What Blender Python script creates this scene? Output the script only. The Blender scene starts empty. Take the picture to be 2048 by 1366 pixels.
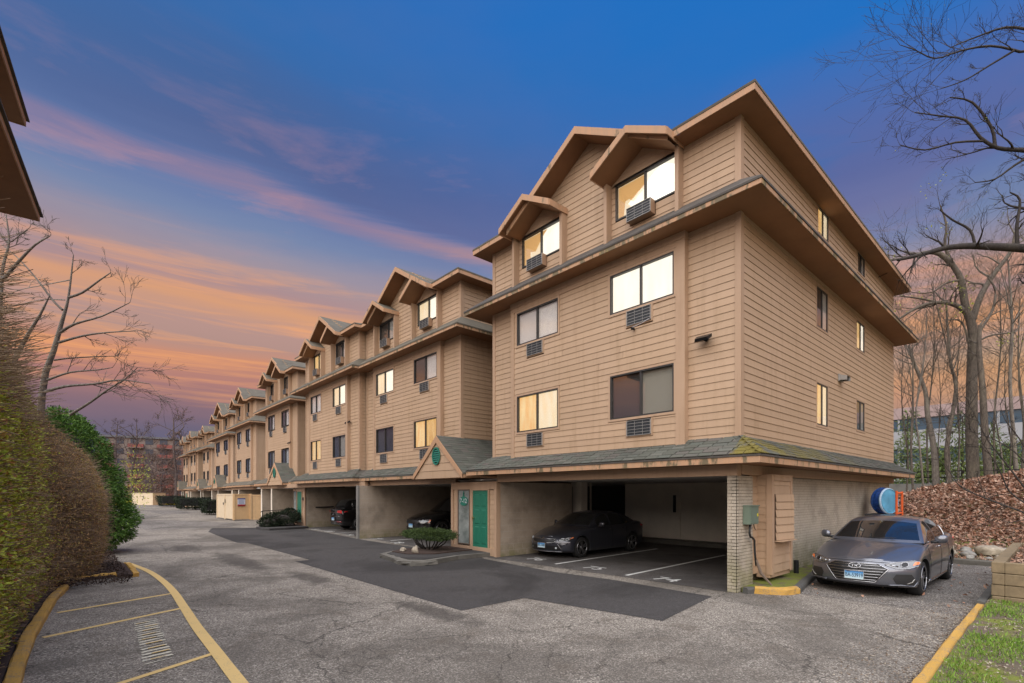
import bpy, bmesh, math, random
import numpy as np
from mathutils import Vector, Matrix
S = bpy.context.scene
C = S.collection
R = math.radians
rnd = random.Random(7)

# ------------------------------------------------------------------ camera
cam_d = bpy.data.cameras.new('camera'); cam = bpy.data.objects.new('camera', cam_d); C.objects.link(cam)
cam.location = (0, 0, 2.0)
cam.rotation_euler = (R(90), 0, -math.atan2(.6660, .7459))
cam_d.sensor_width = 36; cam_d.lens = 36*990/2048
cam_d.shift_y = (988-683)/2048
cam_d.clip_start = .05; cam_d.clip_end = 3000
S.camera = cam

# ------------------------------------------------------------------ light
S.view_settings.view_transform = 'Standard'; S.view_settings.look = 'None'
S.view_settings.exposure = 2.02; S.view_settings.gamma = 1
S.view_settings.use_curve_mapping = False
SUN_EL, SUN_AZ = R(55), math.atan2(-.90, -.45)      # azimuth: atan2(x, y)
sun_d = bpy.data.lights.new('sun', 'SUN'); sun_d.energy = 1.5; sun_d.angle = R(100); sun_d.color = (1, .95, .89)
sun = bpy.data.objects.new('sun', sun_d); C.objects.link(sun)
sdir = Vector((math.cos(SUN_EL)*math.sin(SUN_AZ), math.cos(SUN_EL)*math.cos(SUN_AZ), math.sin(SUN_EL)))
sun.rotation_euler = sdir.to_track_quat('Z', 'Y').to_euler()

def lin(c):
    return tuple(((v/255)/12.92 if v/255 <= .04045 else ((v/255+.055)/1.055)**2.4) for v in c)

W = bpy.data.worlds.new('World'); S.world = W; W.use_nodes = True
wt = W.node_tree; wt.nodes.clear()
def wn(t, **k):
    n = wt.nodes.new(t)
    for a, b in k.items(): setattr(n, a, b)
    return n
def wl(a, b): wt.links.new(a, b)
def wmath(op, a, b=None, c=None, clamp=False):
    n = wn('ShaderNodeMath', operation=op, use_clamp=clamp)
    for i, v in enumerate((a, b, c)):
        if v is None: continue
        if isinstance(v, (int, float)): n.inputs[i].default_value = v
        else: wl(v, n.inputs[i])
    return n.outputs[0]
def wramp(pts, fac, interp='LINEAR'):
    n = wn('ShaderNodeValToRGB'); r = n.color_ramp; r.interpolation = interp
    while len(r.elements) < len(pts): r.elements.new(.5)
    for e, (p, c) in zip(r.elements, pts):
        e.position = p; e.color = (*c, 1) if len(c) == 3 else c
    wl(fac, n.inputs[0]); return n.outputs[0]
def wmix(f, a, b, mode='MIX'):
    n = wn('ShaderNodeMix', data_type='RGBA', blend_type=mode)
    if isinstance(f, (int, float)): n.inputs[0].default_value = f
    else: wl(f, n.inputs[0])
    for i, v in ((6, a), (7, b)):
        if isinstance(v, tuple): n.inputs[i].default_value = (*v, 1)
        else: wl(v, n.inputs[i])
    return n.outputs[2]
tc = wn('ShaderNodeTexCoord'); sep = wn('ShaderNodeSeparateXYZ'); wl(tc.outputs['Generated'], sep.inputs[0])
dx, dy, dz = sep.outputs
def wnoise(scale, sx, sy, sz, detail=5, rough=.55, dist=0, off=(0, 0, 0)):
    m = wn('ShaderNodeMapping'); m.inputs['Scale'].default_value = (sx, sy, sz); m.inputs['Location'].default_value = off
    wl(tc.outputs['Generated'], m.inputs[0])
    n = wn('ShaderNodeTexNoise'); n.inputs['Scale'].default_value = scale; n.inputs['Detail'].default_value = detail
    n.inputs['Roughness'].default_value = rough; n.inputs['Distortion'].default_value = dist
    wl(m.outputs[0], n.inputs['Vector']); return n.outputs['Fac']
n1 = wnoise(1.3, 1, 1, 9, 5, .6, .3)
n2 = wnoise(2.6, .6, .6, 14, 6, .65, .5, (3, 1, 2))
n3 = wnoise(1.1, 1, 1, 3, 5, .62, .2, (1, 7, 4))
n4 = wnoise(3.0, 1, 1, 5, 6, .65, .3, (5, 2, 9))
mm_ = wmath('SUBTRACT', dx, dy)
lean = wmath('MAXIMUM', wmath('ADD', mm_, .64), 0.)       # the cloud bands sink where the heading swings towards +X
zz = wmath('ADD', wmath('ADD', dz, wmath('MULTIPLY', wmath('SUBTRACT', n1, .5), .075)), wmath('MULTIPLY', wmath('MINIMUM', lean, 1.), .05))
P = [(0,(88,92,112)),(.07,(88,92,122)),(.105,(104,94,116)),(.15,(138,106,114)),(.185,(174,122,114)),(.225,(204,140,110)),(.255,(178,142,132)),(.285,(184,146,136)),(.315,(218,158,116)),
     (.338,(176,142,140)),(.37,(170,146,148)),(.405,(150,144,162)),(.435,(118,134,170)),(.475,(102,122,168)),(.53,(80,104,154)),(.59,(64,102,158)),(.67,(50,106,172)),(.78,(38,108,188)),(1,(26,84,156))]
sky = wramp([(p, lin(c)) for p, c in P], zz)
# one long cloud ridge with a mauve mass above it
tt = wmath('ADD', wmath('ADD', dz, wmath('MULTIPLY', lean, .11)), wmath('MULTIPLY', wmath('SUBTRACT', n2, .5), .060))
mass = wramp([(.492, (0, 0, 0)), (.515, (1, 1, 1)), (.56, (.8, .8, .8)), (.64, (0, 0, 0))], tt)
mside = wramp([(.0, (0, 0, 0)), (.28, (1, 1, 1)), (.62, (1, 1, 1)), (.85, (.2, .2, .2))], wmath('MULTIPLY_ADD', mm_, .6, .55, clamp=True))
sky = wmix(wmath('MULTIPLY', wmath('MULTIPLY', mass, mside), .62), sky, lin((84, 92, 136)))
rid = wramp([(.462, (0, 0, 0)), (.484, (1, 1, 1)), (.490, (.8, .8, .8)), (.505, (0, 0, 0))], tt)
rcol = wramp([(.05, lin((146, 124, 152))), (.3, lin((176, 134, 142))), (.5, lin((226, 158, 116)))], wmath('MULTIPLY_ADD', mm_, .6, .55, clamp=True))
sky = wmix(wmath('MULTIPLY', rid, .60), sky, rcol)
# glowing thin streaks low in the sky
stre = wramp([(.50, (0, 0, 0)), (.64, (1, 1, 1))], n2)
lowm = wramp([(.12, (0, 0, 0)), (.20, (1, 1, 1)), (.34, (.8, .8, .8)), (.42, (0, 0, 0))], zz)
sky = wmix(wmath('MULTIPLY', wmath('MULTIPLY', stre, lowm), .62), sky, lin((252, 172, 104)))
# mauve cloud sheets higher up
shm = wramp([(.46, (0, 0, 0)), (.66, (1, 1, 1))], n3)
him = wramp([(.3, (0, 0, 0)), (.45, (1, 1, 1)), (.60, (.55, .55, .55)), (.8, (.1, .1, .1))], dz)
sky = wmix(wmath('MULTIPLY', wmath('MULTIPLY', shm, him), .42), sky, lin((112, 108, 150)))
wis = wramp([(.55, (0, 0, 0)), (.72, (1, 1, 1))], n4)
wim = wramp([(.36, (0, 0, 0)), (.46, (1, 1, 1)), (.56, (.3, .3, .3)), (.64, (0, 0, 0))], dz)
sky = wmix(wmath('MULTIPLY', wmath('MULTIPLY', wis, wim), .5), sky, lin((196, 146, 150)))
blob = wramp([(.50, (0, 0, 0)), (.62, (1, 1, 1))], wnoise(2.3, 1, 1, 3.2, 4, .55, .2, (2, 5, 1)))
bl2 = wramp([(.34, (0, 0, 0)), (.42, (1, 1, 1)), (.52, (.8, .8, .8)), (.62, (0, 0, 0))], dz)
# deeper, cleaner blue towards +X, hazier grey-blue towards +Y
azm = wmath('MULTIPLY_ADD', wmath('SUBTRACT', dx, dy), .75, .45, clamp=True)
upm = wramp([(.42, (0, 0, 0)), (.62, (1, 1, 1))], dz)
sky = wmix(wmath('MULTIPLY', wmath('MULTIPLY', azm, upm), .85), sky, lin((14, 112, 198)))
sky = wmix(wmath('MULTIPLY', wmath('MULTIPLY', blob, bl2), wmath('MULTIPLY', wmath('MULTIPLY_ADD', mm_, 1.2, .35, clamp=True), .38)), sky, lin((120, 100, 142)))
# yellow glow low over +X
yel = wramp([(.12, (0, 0, 0)), (.17, (1, 1, 1)), (.24, (1, 1, 1)), (.32, (0, 0, 0))], zz)
xm = wmath('MULTIPLY_ADD', wmath('SUBTRACT', dx, dy), 1.4, -.7, clamp=True)
sky = wmix(wmath('MULTIPLY', wmath('MULTIPLY', yel, xm), .6), sky, lin((214, 178, 112)))
yl2 = wramp([(.05, (0, 0, 0)), (.10, (1, 1, 1)), (.14, (1, 1, 1)), (.18, (0, 0, 0))], zz)
sky = wmix(wmath('MULTIPLY', wmath('MULTIPLY', yl2, xm), .8), sky, lin((205, 160, 122)))
nis = wn('ShaderNodeTexSky', sky_type='NISHITA'); nis.sun_disc = False
nis.sun_elevation = SUN_EL; nis.sun_rotation = SUN_AZ
skc = wmix(1.0, sky, wmix(1.0, nis.outputs[0], (.004, .004, .004), 'MULTIPLY'), 'ADD')
below = wramp([(.0, (1, 1, 1)), (.02, (0, 0, 0))], wmath('ADD', dz, .02, clamp=True))
skc = wmix(below, skc, (.10, .10, .10))
bg = wn('ShaderNodeBackground'); bg.inputs[1].default_value = 1/2**2.02
out = wn('ShaderNodeOutputWorld'); wl(skc, bg.inputs[0]); wl(bg.outputs[0], out.inputs[0])

# ------------------------------------------------------------------ materials
M = {}
def nt_new(name):
    m = bpy.data.materials.new(name); m.use_nodes = True; nt = m.node_tree
    b = nt.nodes['Principled BSDF']; M[name] = m
    return m, nt, b
def N(nt, t, ins=None, **k):
    n = nt.nodes.new(t)
    for a, b in k.items(): setattr(n, a, b)
    for a, v in (ins or {}).items():
        if isinstance(v, bpy.types.NodeSocket): nt.links.new(v, n.inputs[a])
        else: n.inputs[a].default_value = v
    return n
def ramp(nt, fac, pts, interp='LINEAR'):
    n = nt.nodes.new('ShaderNodeValToRGB'); r = n.color_ramp; r.interpolation = interp
    while len(r.elements) < len(pts): r.elements.new(.5)
    for e, (p, c) in zip(r.elements, pts):
        e.position = p; e.color = (c, c, c, 1) if isinstance(c, (int, float)) else (*c, 1)
    nt.links.new(fac, n.inputs[0]); return n.outputs[0]
def mixc(nt, f, a, b, mode='MIX'):
    n = nt.nodes.new('ShaderNodeMix'); n.data_type = 'RGBA'; n.blend_type = mode
    for i, v in ((0, f), (6, a), (7, b)):
        if isinstance(v, bpy.types.NodeSocket): nt.links.new(v, n.inputs[i])
        elif i == 0: n.inputs[0].default_value = v
        else: n.inputs[i].default_value = (*v, 1) if len(v) == 3 else v
    return n.outputs[2]
def mth(nt, op, a, b=0., clamp=False):
    n = nt.nodes.new('ShaderNodeMath'); n.operation = op; n.use_clamp = clamp
    for i, v in ((0, a), (1, b)):
        if isinstance(v, bpy.types.NodeSocket): nt.links.new(v, n.inputs[i])
        else: n.inputs[i].default_value = v
    return n.outputs[0]
def coord(nt, kind='pos', scale=(1, 1, 1)):
    if kind == 'pos': s = nt.nodes.new('ShaderNodeNewGeometry').outputs['Position']
    else: s = nt.nodes.new('ShaderNodeTexCoord').outputs['Object']
    return N(nt, 'ShaderNodeMapping', {'Vector': s, 'Scale': scale}).outputs[0]
def noise(nt, sc, vec, det=4, rough=.55, dist=0.):
    return N(nt, 'ShaderNodeTexNoise', {'Vector': vec, 'Scale': sc, 'Detail': det, 'Roughness': rough, 'Distortion': dist}).outputs['Fac']
def bump(nt, b, h, strength=.3, dist=.01):
    n = N(nt, 'ShaderNodeBump', {'Height': h, 'Strength': strength, 'Distance': dist})
    nt.links.new(n.outputs[0], b.inputs['Normal'])
def simple(name, col, rough=.6, metal=0., var=.0, vs=3., coat=0., emis=None, es=0., spec=None, island=0., fine=0.):
    m, nt, b = nt_new(name)
    b.inputs['Roughness'].default_value = rough; b.inputs['Metallic'].default_value = metal
    b.inputs['Coat Weight'].default_value = coat; b.inputs['Coat Roughness'].default_value = .04
    if spec is not None: b.inputs['Specular IOR Level'].default_value = spec
    c = None
    if var:
        p = coord(nt)
        f = noise(nt, vs, p, 5, .65)
        c = mixc(nt, ramp(nt, f, [(.3, 0.), (.7, 1.)]), tuple(v*(1-var) for v in col), tuple(min(1, v*(1+var)) for v in col))
    if island:
        g = nt.nodes.new('ShaderNodeNewGeometry').outputs['Random Per Island']
        g = mth(nt, 'MULTIPLY_ADD', g, 2*island); g.node.inputs[2].default_value = 1-island
        src = c if c is not None else N(nt, 'ShaderNodeRGB').outputs[0]
        if c is None: src.default_value = (*col, 1)
        mm = nt.nodes.new('ShaderNodeVectorMath'); mm.operation = 'SCALE'
        nt.links.new(src, mm.inputs[0]); nt.links.new(g, mm.inputs['Scale']); c = mm.outputs[0]
    if c is not None: nt.links.new(c, b.inputs['Base Color'])
    else: b.inputs['Base Color'].default_value = (*col, 1)
    if fine: bump(nt, b, noise(nt, fine, coord(nt), 3, .6), .25, .003)
    if emis: b.inputs['Emission Color'].default_value = (*emis, 1); b.inputs['Emission Strength'].default_value = es
    return m

def siding_mat(name, col, grime=.25):
    m, nt, b = nt_new(name)
    p = coord(nt)
    gr = noise(nt, 6., coord(nt, 'pos', (.6, .6, 14)), 4, .6)
    bl = noise(nt, .7, p, 4, .6)
    st = noise(nt, 3., coord(nt, 'pos', (2.2, 2.2, .25)), 5, .65)
    rnd_ = nt.nodes.new('ShaderNodeNewGeometry').outputs['Random Per Island']
    oi = nt.nodes.new('ShaderNodeObjectInfo').outputs['Random']
    c = mixc(nt, ramp(nt, bl, [(.35, 0.), (.7, 1.)]), col, (col[0]*1.05, col[1]*1.06, col[2]*1.1))
    c = mixc(nt, ramp(nt, st, [(.50, 0.), (.78, .6)]), c, (col[0]*.72, col[1]*.68, col[2]*.60))
    v = mth(nt, 'ADD', mth(nt, 'MULTIPLY', rnd_, .05), mth(nt, 'MULTIPLY', oi, .09)); v = mth(nt, 'ADD', v, .92)
    v = mth(nt, 'MULTIPLY', v, mth(nt, 'ADD', mth(nt, 'MULTIPLY', gr, .10), .95))
    mm = nt.nodes.new('ShaderNodeVectorMath'); mm.operation = 'SCALE'
    nt.links.new(c, mm.inputs[0]); nt.links.new(v, mm.inputs['Scale'])
    nt.links.new(mm.outputs[0], b.inputs['Base Color'])
    b.inputs['Roughness'].default_value = .62
    bump(nt, b, gr, .35, .004)
    return m
SID = (.430, .292, .182)
siding_mat('siding', SID)
siding_mat('trim', (.415, .276, .175))
simple('gap', (.13, .08, .05), .9)
simple('soffit', (.24, .118, .055), .75, var=.12, vs=1.2)
def fascia_mat(name, dirty):
    m, nt, b = nt_new(name)
    st = noise(nt, 2.2, coord(nt, 'pos', (1.6, 1.6, .5)), 6, .7)
    s2 = noise(nt, 9., coord(nt, 'pos', (1, 1, .15)), 4, .7)
    c = mixc(nt, ramp(nt, s2, [(.4, 0.), (.65, 1.)]), (.47, .27, .15), (.40, .25, .15))
    c = mixc(nt, ramp(nt, st, [(.60-dirty, 0.), (.66-dirty, .95)]), c, (.14, .11, .06))
    st2 = noise(nt, 4.2, coord(nt, 'pos', (1.2, 1.2, .5)), 5, .7)
    c = mixc(nt, ramp(nt, st2, [(.58, 0.), (.68, .75*min(1, dirty*8))]), c, (.33, .25, .07))
    nt.links.new(c, b.inputs['Base Color']); b.inputs['Roughness'].default_value = .7
    bump(nt, b, s2, .4, .006)
fascia_mat('fascia_dirty', .13); fascia_mat('fascia_stain', .08); fascia_mat('fascia', .0)
simple('drip', (.07, .06, .05), .8, var=.3, vs=3)

def shingle_mat(name, moss):
    m, nt, b = nt_new(name)
    oi = nt.nodes.new('ShaderNodeObjectInfo').outputs['Random']
    ri = nt.nodes.new('ShaderNodeNewGeometry').outputs['Random Per Island']
    r_ = mth(nt, 'FRACT', mth(nt, 'ADD', oi, ri))
    c = ramp(nt, r_, [(0, (.062, .062, .052)), (.35, (.092, .096, .078)), (.6, (.108, .088, .080)), (.8, (.080, .090, .076)), (1, (.128, .124, .105))], 'LINEAR')
    g = noise(nt, 160, coord(nt), 3, .7)
    c = mixc(nt, mth(nt, 'MULTIPLY', g, .5), c, (.15, .155, .13))
    st = noise(nt, .9, coord(nt, 'pos', (1, 1, 1)), 5, .65)
    c = mixc(nt, ramp(nt, st, [(.5, 0.), (.75, .55)]), c, (.06, .058, .05))
    mo = noise(nt, 1.4, coord(nt), 6, .7)
    mk = ramp(nt, mo, [(.50-moss, 0.), (.60-moss, 1.)])
    # moss grows only on the shaded flank facing -Y
    sx = nt.nodes.new('ShaderNodeSeparateXYZ'); ge = nt.nodes.new('ShaderNodeNewGeometry')
    nt.links.new(ge.outputs['Position'], sx.inputs[0])
    side = ramp(nt, sx.outputs[1], [(.0, 1.), (.001, 1.)]) if False else mth(nt, 'LESS_THAN', sx.outputs[1], 4.35)
    xf = nt.nodes.new('ShaderNodeMapRange'); nt.links.new(sx.outputs[0], xf.inputs[0])
    xf.inputs[1].default_value = 9.2; xf.inputs[2].default_value = 17.5; xf.inputs[3].default_value = 1; xf.inputs[4].default_value = .0
    mk = mth(nt, 'MULTIPLY', mth(nt, 'MULTIPLY', mk, side), xf.outputs[0])
    m2 = noise(nt, 30, coord(nt), 4, .7)
    c = mixc(nt, mk, c, mixc(nt, m2, (.09, .08, .018), (.24, .19, .045)))
    nt.links.new(c, b.inputs['Base Color']); b.inputs['Roughness'].default_value = .93
    b.inputs['Specular IOR Level'].default_value = .2
    bump(nt, b, mth(nt, 'ADD', g, mth(nt, 'MULTIPLY', m2, mk)), .5, .006)
shingle_mat('shingle', .06)
simple('shingle_far', (.125, .112, .088), .9, var=.18, vs=2.2, spec=.2, island=.2)

def asphalt(name, base, spk, crack, stain, scale=210, contrast=1.):
    m, nt, b = nt_new(name)
    p = coord(nt)
    vo = N(nt, 'ShaderNodeTexVoronoi', {'Vector': p, 'Scale': scale*.62}, feature='F1')
    hs = nt.nodes.new('ShaderNodeSeparateColor'); nt.links.new(vo.outputs['Color'], hs.inputs[0])
    nz = noise(nt, scale*.5, p, 4, .8)
    f = mth(nt, 'ADD', mth(nt, 'MULTIPLY', hs.outputs[0], .6), mth(nt, 'MULTIPLY', nz, .55))
    dk = tuple(v*(1-.72*contrast) for v in base)
    c = ramp(nt, f, [(.18, dk), (.46, base), (.66, tuple(v*1.15 for v in base)), (.9, spk)])
    big = noise(nt, .30, p, 6, .65, .6)
    c = mixc(nt, ramp(nt, big, [(.40, .62), (.52, 0.)]), c, tuple(v*.5 for v in base))
    mid = noise(nt, 1.7, p, 6, .65)
    c = mixc(nt, ramp(nt, mid, [(.52, 0.), (.72, stain)]), c, (base[0]*.52, base[1]*.47, base[2]*.42))
    if crack:
        wv = N(nt, 'ShaderNodeTexNoise', {'Vector': p, 'Scale': 2.2, 'Detail': 5., 'Roughness': .7})
        ad = nt.nodes.new('ShaderNodeVectorMath'); ad.operation = 'MULTIPLY_ADD'
        nt.links.new(wv.outputs['Color'], ad.inputs[0]); ad.inputs[1].default_value = (.55, .55, 0); nt.links.new(p, ad.inputs[2])
        for sc, wd, lo, hi, ps in ((1.1, .012, .47, .56, .4), (3.4, .03, .50, .60, .55), (.33, .0042, .3, .4, .25)):
            ve = N(nt, 'ShaderNodeTexVoronoi', {'Vector': ad.outputs[0], 'Scale': sc}, feature='DISTANCE_TO_EDGE')
            cr = ramp(nt, ve.outputs['Distance'], [(0, 1.), (wd, 0.)])
            mk = ramp(nt, noise(nt, ps, p, 3, .6), [(lo, 0.), (hi, 1.)])
            c = mixc(nt, mth(nt, 'MULTIPLY', mth(nt, 'MULTIPLY', cr, mk), .85*crack), c, (.03, .027, .023))
    if crack == 1.:       # crumbled dark trails, each with its own place and shape
        for (tx, ty, rx, ry, ang) in ((4.25, 12.0, .42, 1.5, -.10), (3.75, 16.5, .55, 3.6, .02), (4.6, 7.2, .35, 1.6, .25), (3.2, 21.5, .7, 2.0, 0.)):
            mp = N(nt, 'ShaderNodeMapping', {'Vector': p, 'Location': (-tx, -ty, 0)}); mp2 = N(nt, 'ShaderNodeMapping', {'Vector': mp.outputs[0], 'Rotation': (0, 0, ang), 'Scale': (1/rx, 1/ry, 0)})
            ln = nt.nodes.new('ShaderNodeVectorMath'); ln.operation = 'LENGTH'; nt.links.new(mp2.outputs[0], ln.inputs[0])
            wob = noise(nt, 2.6, p, 6, .75); rr_ = mth(nt, 'ADD', ln.outputs['Value'], mth(nt, 'MULTIPLY', mth(nt, 'SUBTRACT', wob, .5), 1.9))
            c = mixc(nt, mth(nt, 'MULTIPLY', ramp(nt, rr_, [(.45, 1.), (.95, 0.)]), .72), c, (.055, .048, .042))
    nt.links.new(c, b.inputs['Base Color']); b.inputs['Roughness'].default_value = .88
    b.inputs['Specular IOR Level'].default_value = .25
    bump(nt, b, f, .6, .006)
    return m
asphalt('asphalt', (.180, .158, .132), (.52, .47, .40), 1., .55, 105, 1.0)
asphalt('asphalt_worn', (.125, .111, .097), (.48, .44, .39), .6, .9, 105, 1.15)
asphalt('asphalt_new', (.050, .046, .044), (.12, .115, .11), 0, .3, 200, .5)
asphalt('garage_floor', (.105, .095, .088), (.2, .19, .18), .3, .8, 160, .45)
def paint(name, col, wear):
    m, nt, b = nt_new(name)
    p = coord(nt)
    f = noise(nt, 60, p, 6, .8); g = noise(nt, 4, p, 4, .6)
    k = ramp(nt, mth(nt, 'ADD', mth(nt, 'MULTIPLY', f, .7), mth(nt, 'MULTIPLY', g, .3)), [(.42+wear, 0.), (.50+wear, 1.)])
    c = mixc(nt, k, (.16, .15, .135), col)
    nt.links.new(c, b.inputs['Base Color']); b.inputs['Roughness'].default_value = .8
    bump(nt, b, f, .4, .004)
paint('paint_yellow', (.66, .46, .18), -.06); paint('paint_white', (.72, .72, .68), -.05); paint('paint_worn', (.60, .56, .44), -.01)
paint('kerb_yellow', (.50, .285, .055), -.02)
def conc(name, col, moss=0.):
    m, nt, b = nt_new(name)
    p = coord(nt)
    f = noise(nt, 40, p, 6, .75); g = noise(nt, 1.6, p, 5, .65)
    c = mixc(nt, f, tuple(v*.75 for v in col), tuple(v*1.2 for v in col))
    c = mixc(nt, ramp(nt, g, [(.45, 0.), (.7, .7)]), c, tuple(v*.5 for v in col))
    if moss:
        sx = nt.nodes.new('ShaderNodeSeparateXYZ'); ge = nt.nodes.new('ShaderNodeNewGeometry')
        nt.links.new(ge.outputs['Position'], sx.inputs[0])
        mr = nt.nodes.new('ShaderNodeMapRange'); nt.links.new(sx.outputs[2], mr.inputs[0])
        mr.inputs[1].default_value = .0; mr.inputs[2].default_value = moss; mr.inputs[3].default_value = 1; mr.inputs[4].default_value = 0
        k = mth(nt, 'MULTIPLY', mr.outputs[0], ramp(nt, noise(nt, 3, p, 5, .7), [(.3, 0.), (.6, 1.)]))
        c = mixc(nt, mth(nt, 'MULTIPLY', k, .8), c, (.17, .165, .05))
    nt.links.new(c, b.inputs['Base Color']); b.inputs['Roughness'].default_value = .85
    bump(nt, b, f, .4, .006)
conc('concrete', (.22, .21, .19)); conc('kerb_grey', (.09, .088, .08)); conc('kerb_old', (.14, .13, .11))
conc('brick', (.49, .425, .335), 1.0); conc('mortar', (.37, .32, .25), 1.0); conc('block', (.42, .345, .265), .5); conc('block_joint', (.45, .40, .33))
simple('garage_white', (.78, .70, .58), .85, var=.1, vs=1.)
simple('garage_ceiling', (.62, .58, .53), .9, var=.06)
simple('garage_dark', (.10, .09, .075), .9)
simple('rock', (.34, .29, .22), .9, var=.3, vs=9., fine=40)
simple('rock_grey', (.26, .25, .22), .9, var=.35, vs=6., fine=30)

# windows
simple('win_frame', (.035, .032, .03), .45)
simple('win_bronze', (.12, .085, .06), .5)
m, nt, b = nt_new('glass'); b.inputs['Base Color'].default_value = (.02, .022, .025, 1); b.inputs['Roughness'].default_value = .03
tr = nt.nodes.new('ShaderNodeBsdfTransparent'); gl = nt.nodes.new('ShaderNodeBsdfGlossy'); gl.inputs['Roughness'].default_value = .02
gl.inputs['Color'].default_value = (1, 1, 1, 1); tr.inputs['Color'].default_value = (.93, .92, .90, 1)
fr = nt.nodes.new('ShaderNodeLayerWeight'); fq = mth(nt, 'MULTIPLY_ADD', mth(nt, 'POWER', fr.outputs['Facing'], 5.), .5); fq.node.inputs[2].default_value = .10
mx = nt.nodes.new('ShaderNodeMixShader'); nt.links.new(fq, mx.inputs[0]); nt.links.new(tr.outputs[0], mx.inputs[1]); nt.links.new(gl.outputs[0], mx.inputs[2])
nt.links.new(mx.outputs[0], nt.nodes['Material Output'].inputs[0])
EX = 1/2**2.02
def lit(name, a, bcol, s):
    m, nt, b = nt_new(name)
    p = coord(nt, 'pos', (3, 3, .6)); f = noise(nt, 2.2, p, 4, .5)
    c = mixc(nt, ramp(nt, f, [(.35, 0.), (.65, 1.)]), a, bcol)
    b.inputs['Base Color'].default_value = (.1, .1, .1, 1)
    nt.links.new(c, b.inputs['Emission Color']); b.inputs['Emission Strength'].default_value = s*EX
    b.inputs['Roughness'].default_value = .8
lit('lit_white', (1., .90, .74), (1., .95, .84), 1.55)
lit('lit_cream', (1., .76, .46), (1., .86, .62), 1.2)
lit('lit_warm', (.95, .52, .17), (1., .74, .36), 1.15)
lit('lit_gold', (.80, .42, .09), (1., .62, .22), 1.0)
simple('curtain_gold', (.40, .25, .10), .9, emis=(.85, .50, .20), es=.80*EX)
def blind(name, col, sc=160):
    m, nt, b = nt_new(name)
    wv = N(nt, 'ShaderNodeTexWave', {'Vector': coord(nt), 'Scale': sc/20., 'Distortion': .3}, wave_type='BANDS', bands_direction='Z')
    c = mixc(nt, wv.outputs['Fac'], tuple(v*.78 for v in col), col)
    nt.links.new(c, b.inputs['Base Color']); b.inputs['Roughness'].default_value = .7
blind('blind_white', (.93, .95, .98)); blind('blind_grey', (.60, .64, .66)); blind('blind_dim', (.42, .42, .38), 300)
simple('dark_room', (.035, .036, .038), .8, var=.4, vs=2.); simple('screen', (.05, .055, .06), .75)
simple('sheer', (.92, .95, 1.0), .8, var=.06, vs=6)
simple('ac_metal', (.36, .35, .33), .45, .3); simple('ac_fin', (.035, .04, .045), .5, .3); simple('ac_case', (.38, .24, .15), .6)
simple('green_door', (.018, .155, .095), .42, var=.06); simple('green_vent', (.015, .16, .11), .5)
simple('brass', (.55, .40, .16), .3, .9); simple('black', (.012, .012, .013), .5); simple('black_metal', (.02, .02, .022), .35, .6)
simple('white_paint', (.62, .62, .60), .5); simple('light_pole', (.42, .38, .34), .7)
m, nt, b = nt_new('sidelight'); wv = noise(nt, 1.2, coord(nt, 'pos', (1, 1, 1.3)), 4, .6)
nt.links.new(ramp(nt, wv, [(.35, (.10, .12, .11)), (.65, (.30, .32, .30))]), b.inputs['Base Color']); b.inputs['Roughness'].default_value = .08
simple('elec_box', (.16, .21, .16), .45, .2, var=.1); simple('cable', (.015, .015, .015), .6); simple('old_wood', (.16, .12, .09), .85, var=.2)
simple('fence_tan', (.60, .40, .21), .65, var=.10, vs=1.5, island=.08); simple('fence_lit', (.62, .50, .34), .65, var=.08, island=.06)  # fence_lit: paler copy for street faces, light put into the colour
simple('red', (.5, .02, .02), .5); simple('red_dark', (.30, .02, .03), .5); simple('sign_white', (.62, .62, .66), .5)
simple('orange', (.62, .10, .02), .45)
simple('pool_blue', (.10, .33, .50), .4, var=.2, vs=4); simple('pool_dark', (.02, .08, .30), .4, var=.6, vs=14); simple('pool_pale', (.45, .58, .72), .4)
simple('timber', (.20, .150, .085), .8, var=.28, vs=5., fine=60)
simple('mulch', (.045, .026, .018), .95, var=.4, vs=30., fine=60)
simple('dirt', (.10, .075, .05), .95, var=.5, vs=8., fine=50)
def mossdirt(name, t):
    m, nt, b = nt_new(name)
    p = coord(nt); g = noise(nt, 1.7, p, 6, .7); f = noise(nt, 60, p, 4, .7)
    c = mixc(nt, f, (.06, .045, .03), (.17, .13, .09))
    c = mixc(nt, ramp(nt, g, [(t, 0.), (t+.1, 1.)]), c, mixc(nt, f, (.09, .11, .01), (.20, .22, .03)))
    nt.links.new(c, b.inputs['Base Color']); b.inputs['Roughness'].default_value = .95; bump(nt, b, f, .6, .01)
mossdirt('moss_dirt', .48); mossdirt('moss_bright', .40)
def leafmat(name, cols, rough=.6, trans=.0):
    m, nt, b = nt_new(name)
    ri = nt.nodes.new('ShaderNodeNewGeometry').outputs['Random Per Island']
    n = len(cols)
    c = ramp(nt, ri, [(i/(max(1, n-1)), c) for i, c in enumerate(cols)])
    nt.links.new(c, b.inputs['Base Color']); b.inputs['Roughness'].default_value = rough
    b.inputs['Specular IOR Level'].default_value = .25
    if trans: b.inputs['Subsurface Weight'].default_value = 0
leafmat('leaf_litter', [(.17, .075, .045), (.31, .16, .10), (.43, .255, .175), (.24, .125, .08), (.54, .38, .28), (.11, .06, .04)], .8)
leafmat('hedge_leaf', [(.42, .48, .06), (.60, .63, .09), (.30, .38, .04), (.50, .52, .08), (.42, .15, .09), (.72, .74, .18)])
leafmat('hedge_twig', [(.20, .13, .08), (.34, .23, .14), (.11, .07, .05), (.46, .33, .21), (.26, .18, .10)], .8)
leafmat('hedge_tip', [(.46, .27, .12), (.34, .20, .09), (.56, .36, .16), (.40, .34, .09), (.25, .15, .08)], .8)
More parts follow.
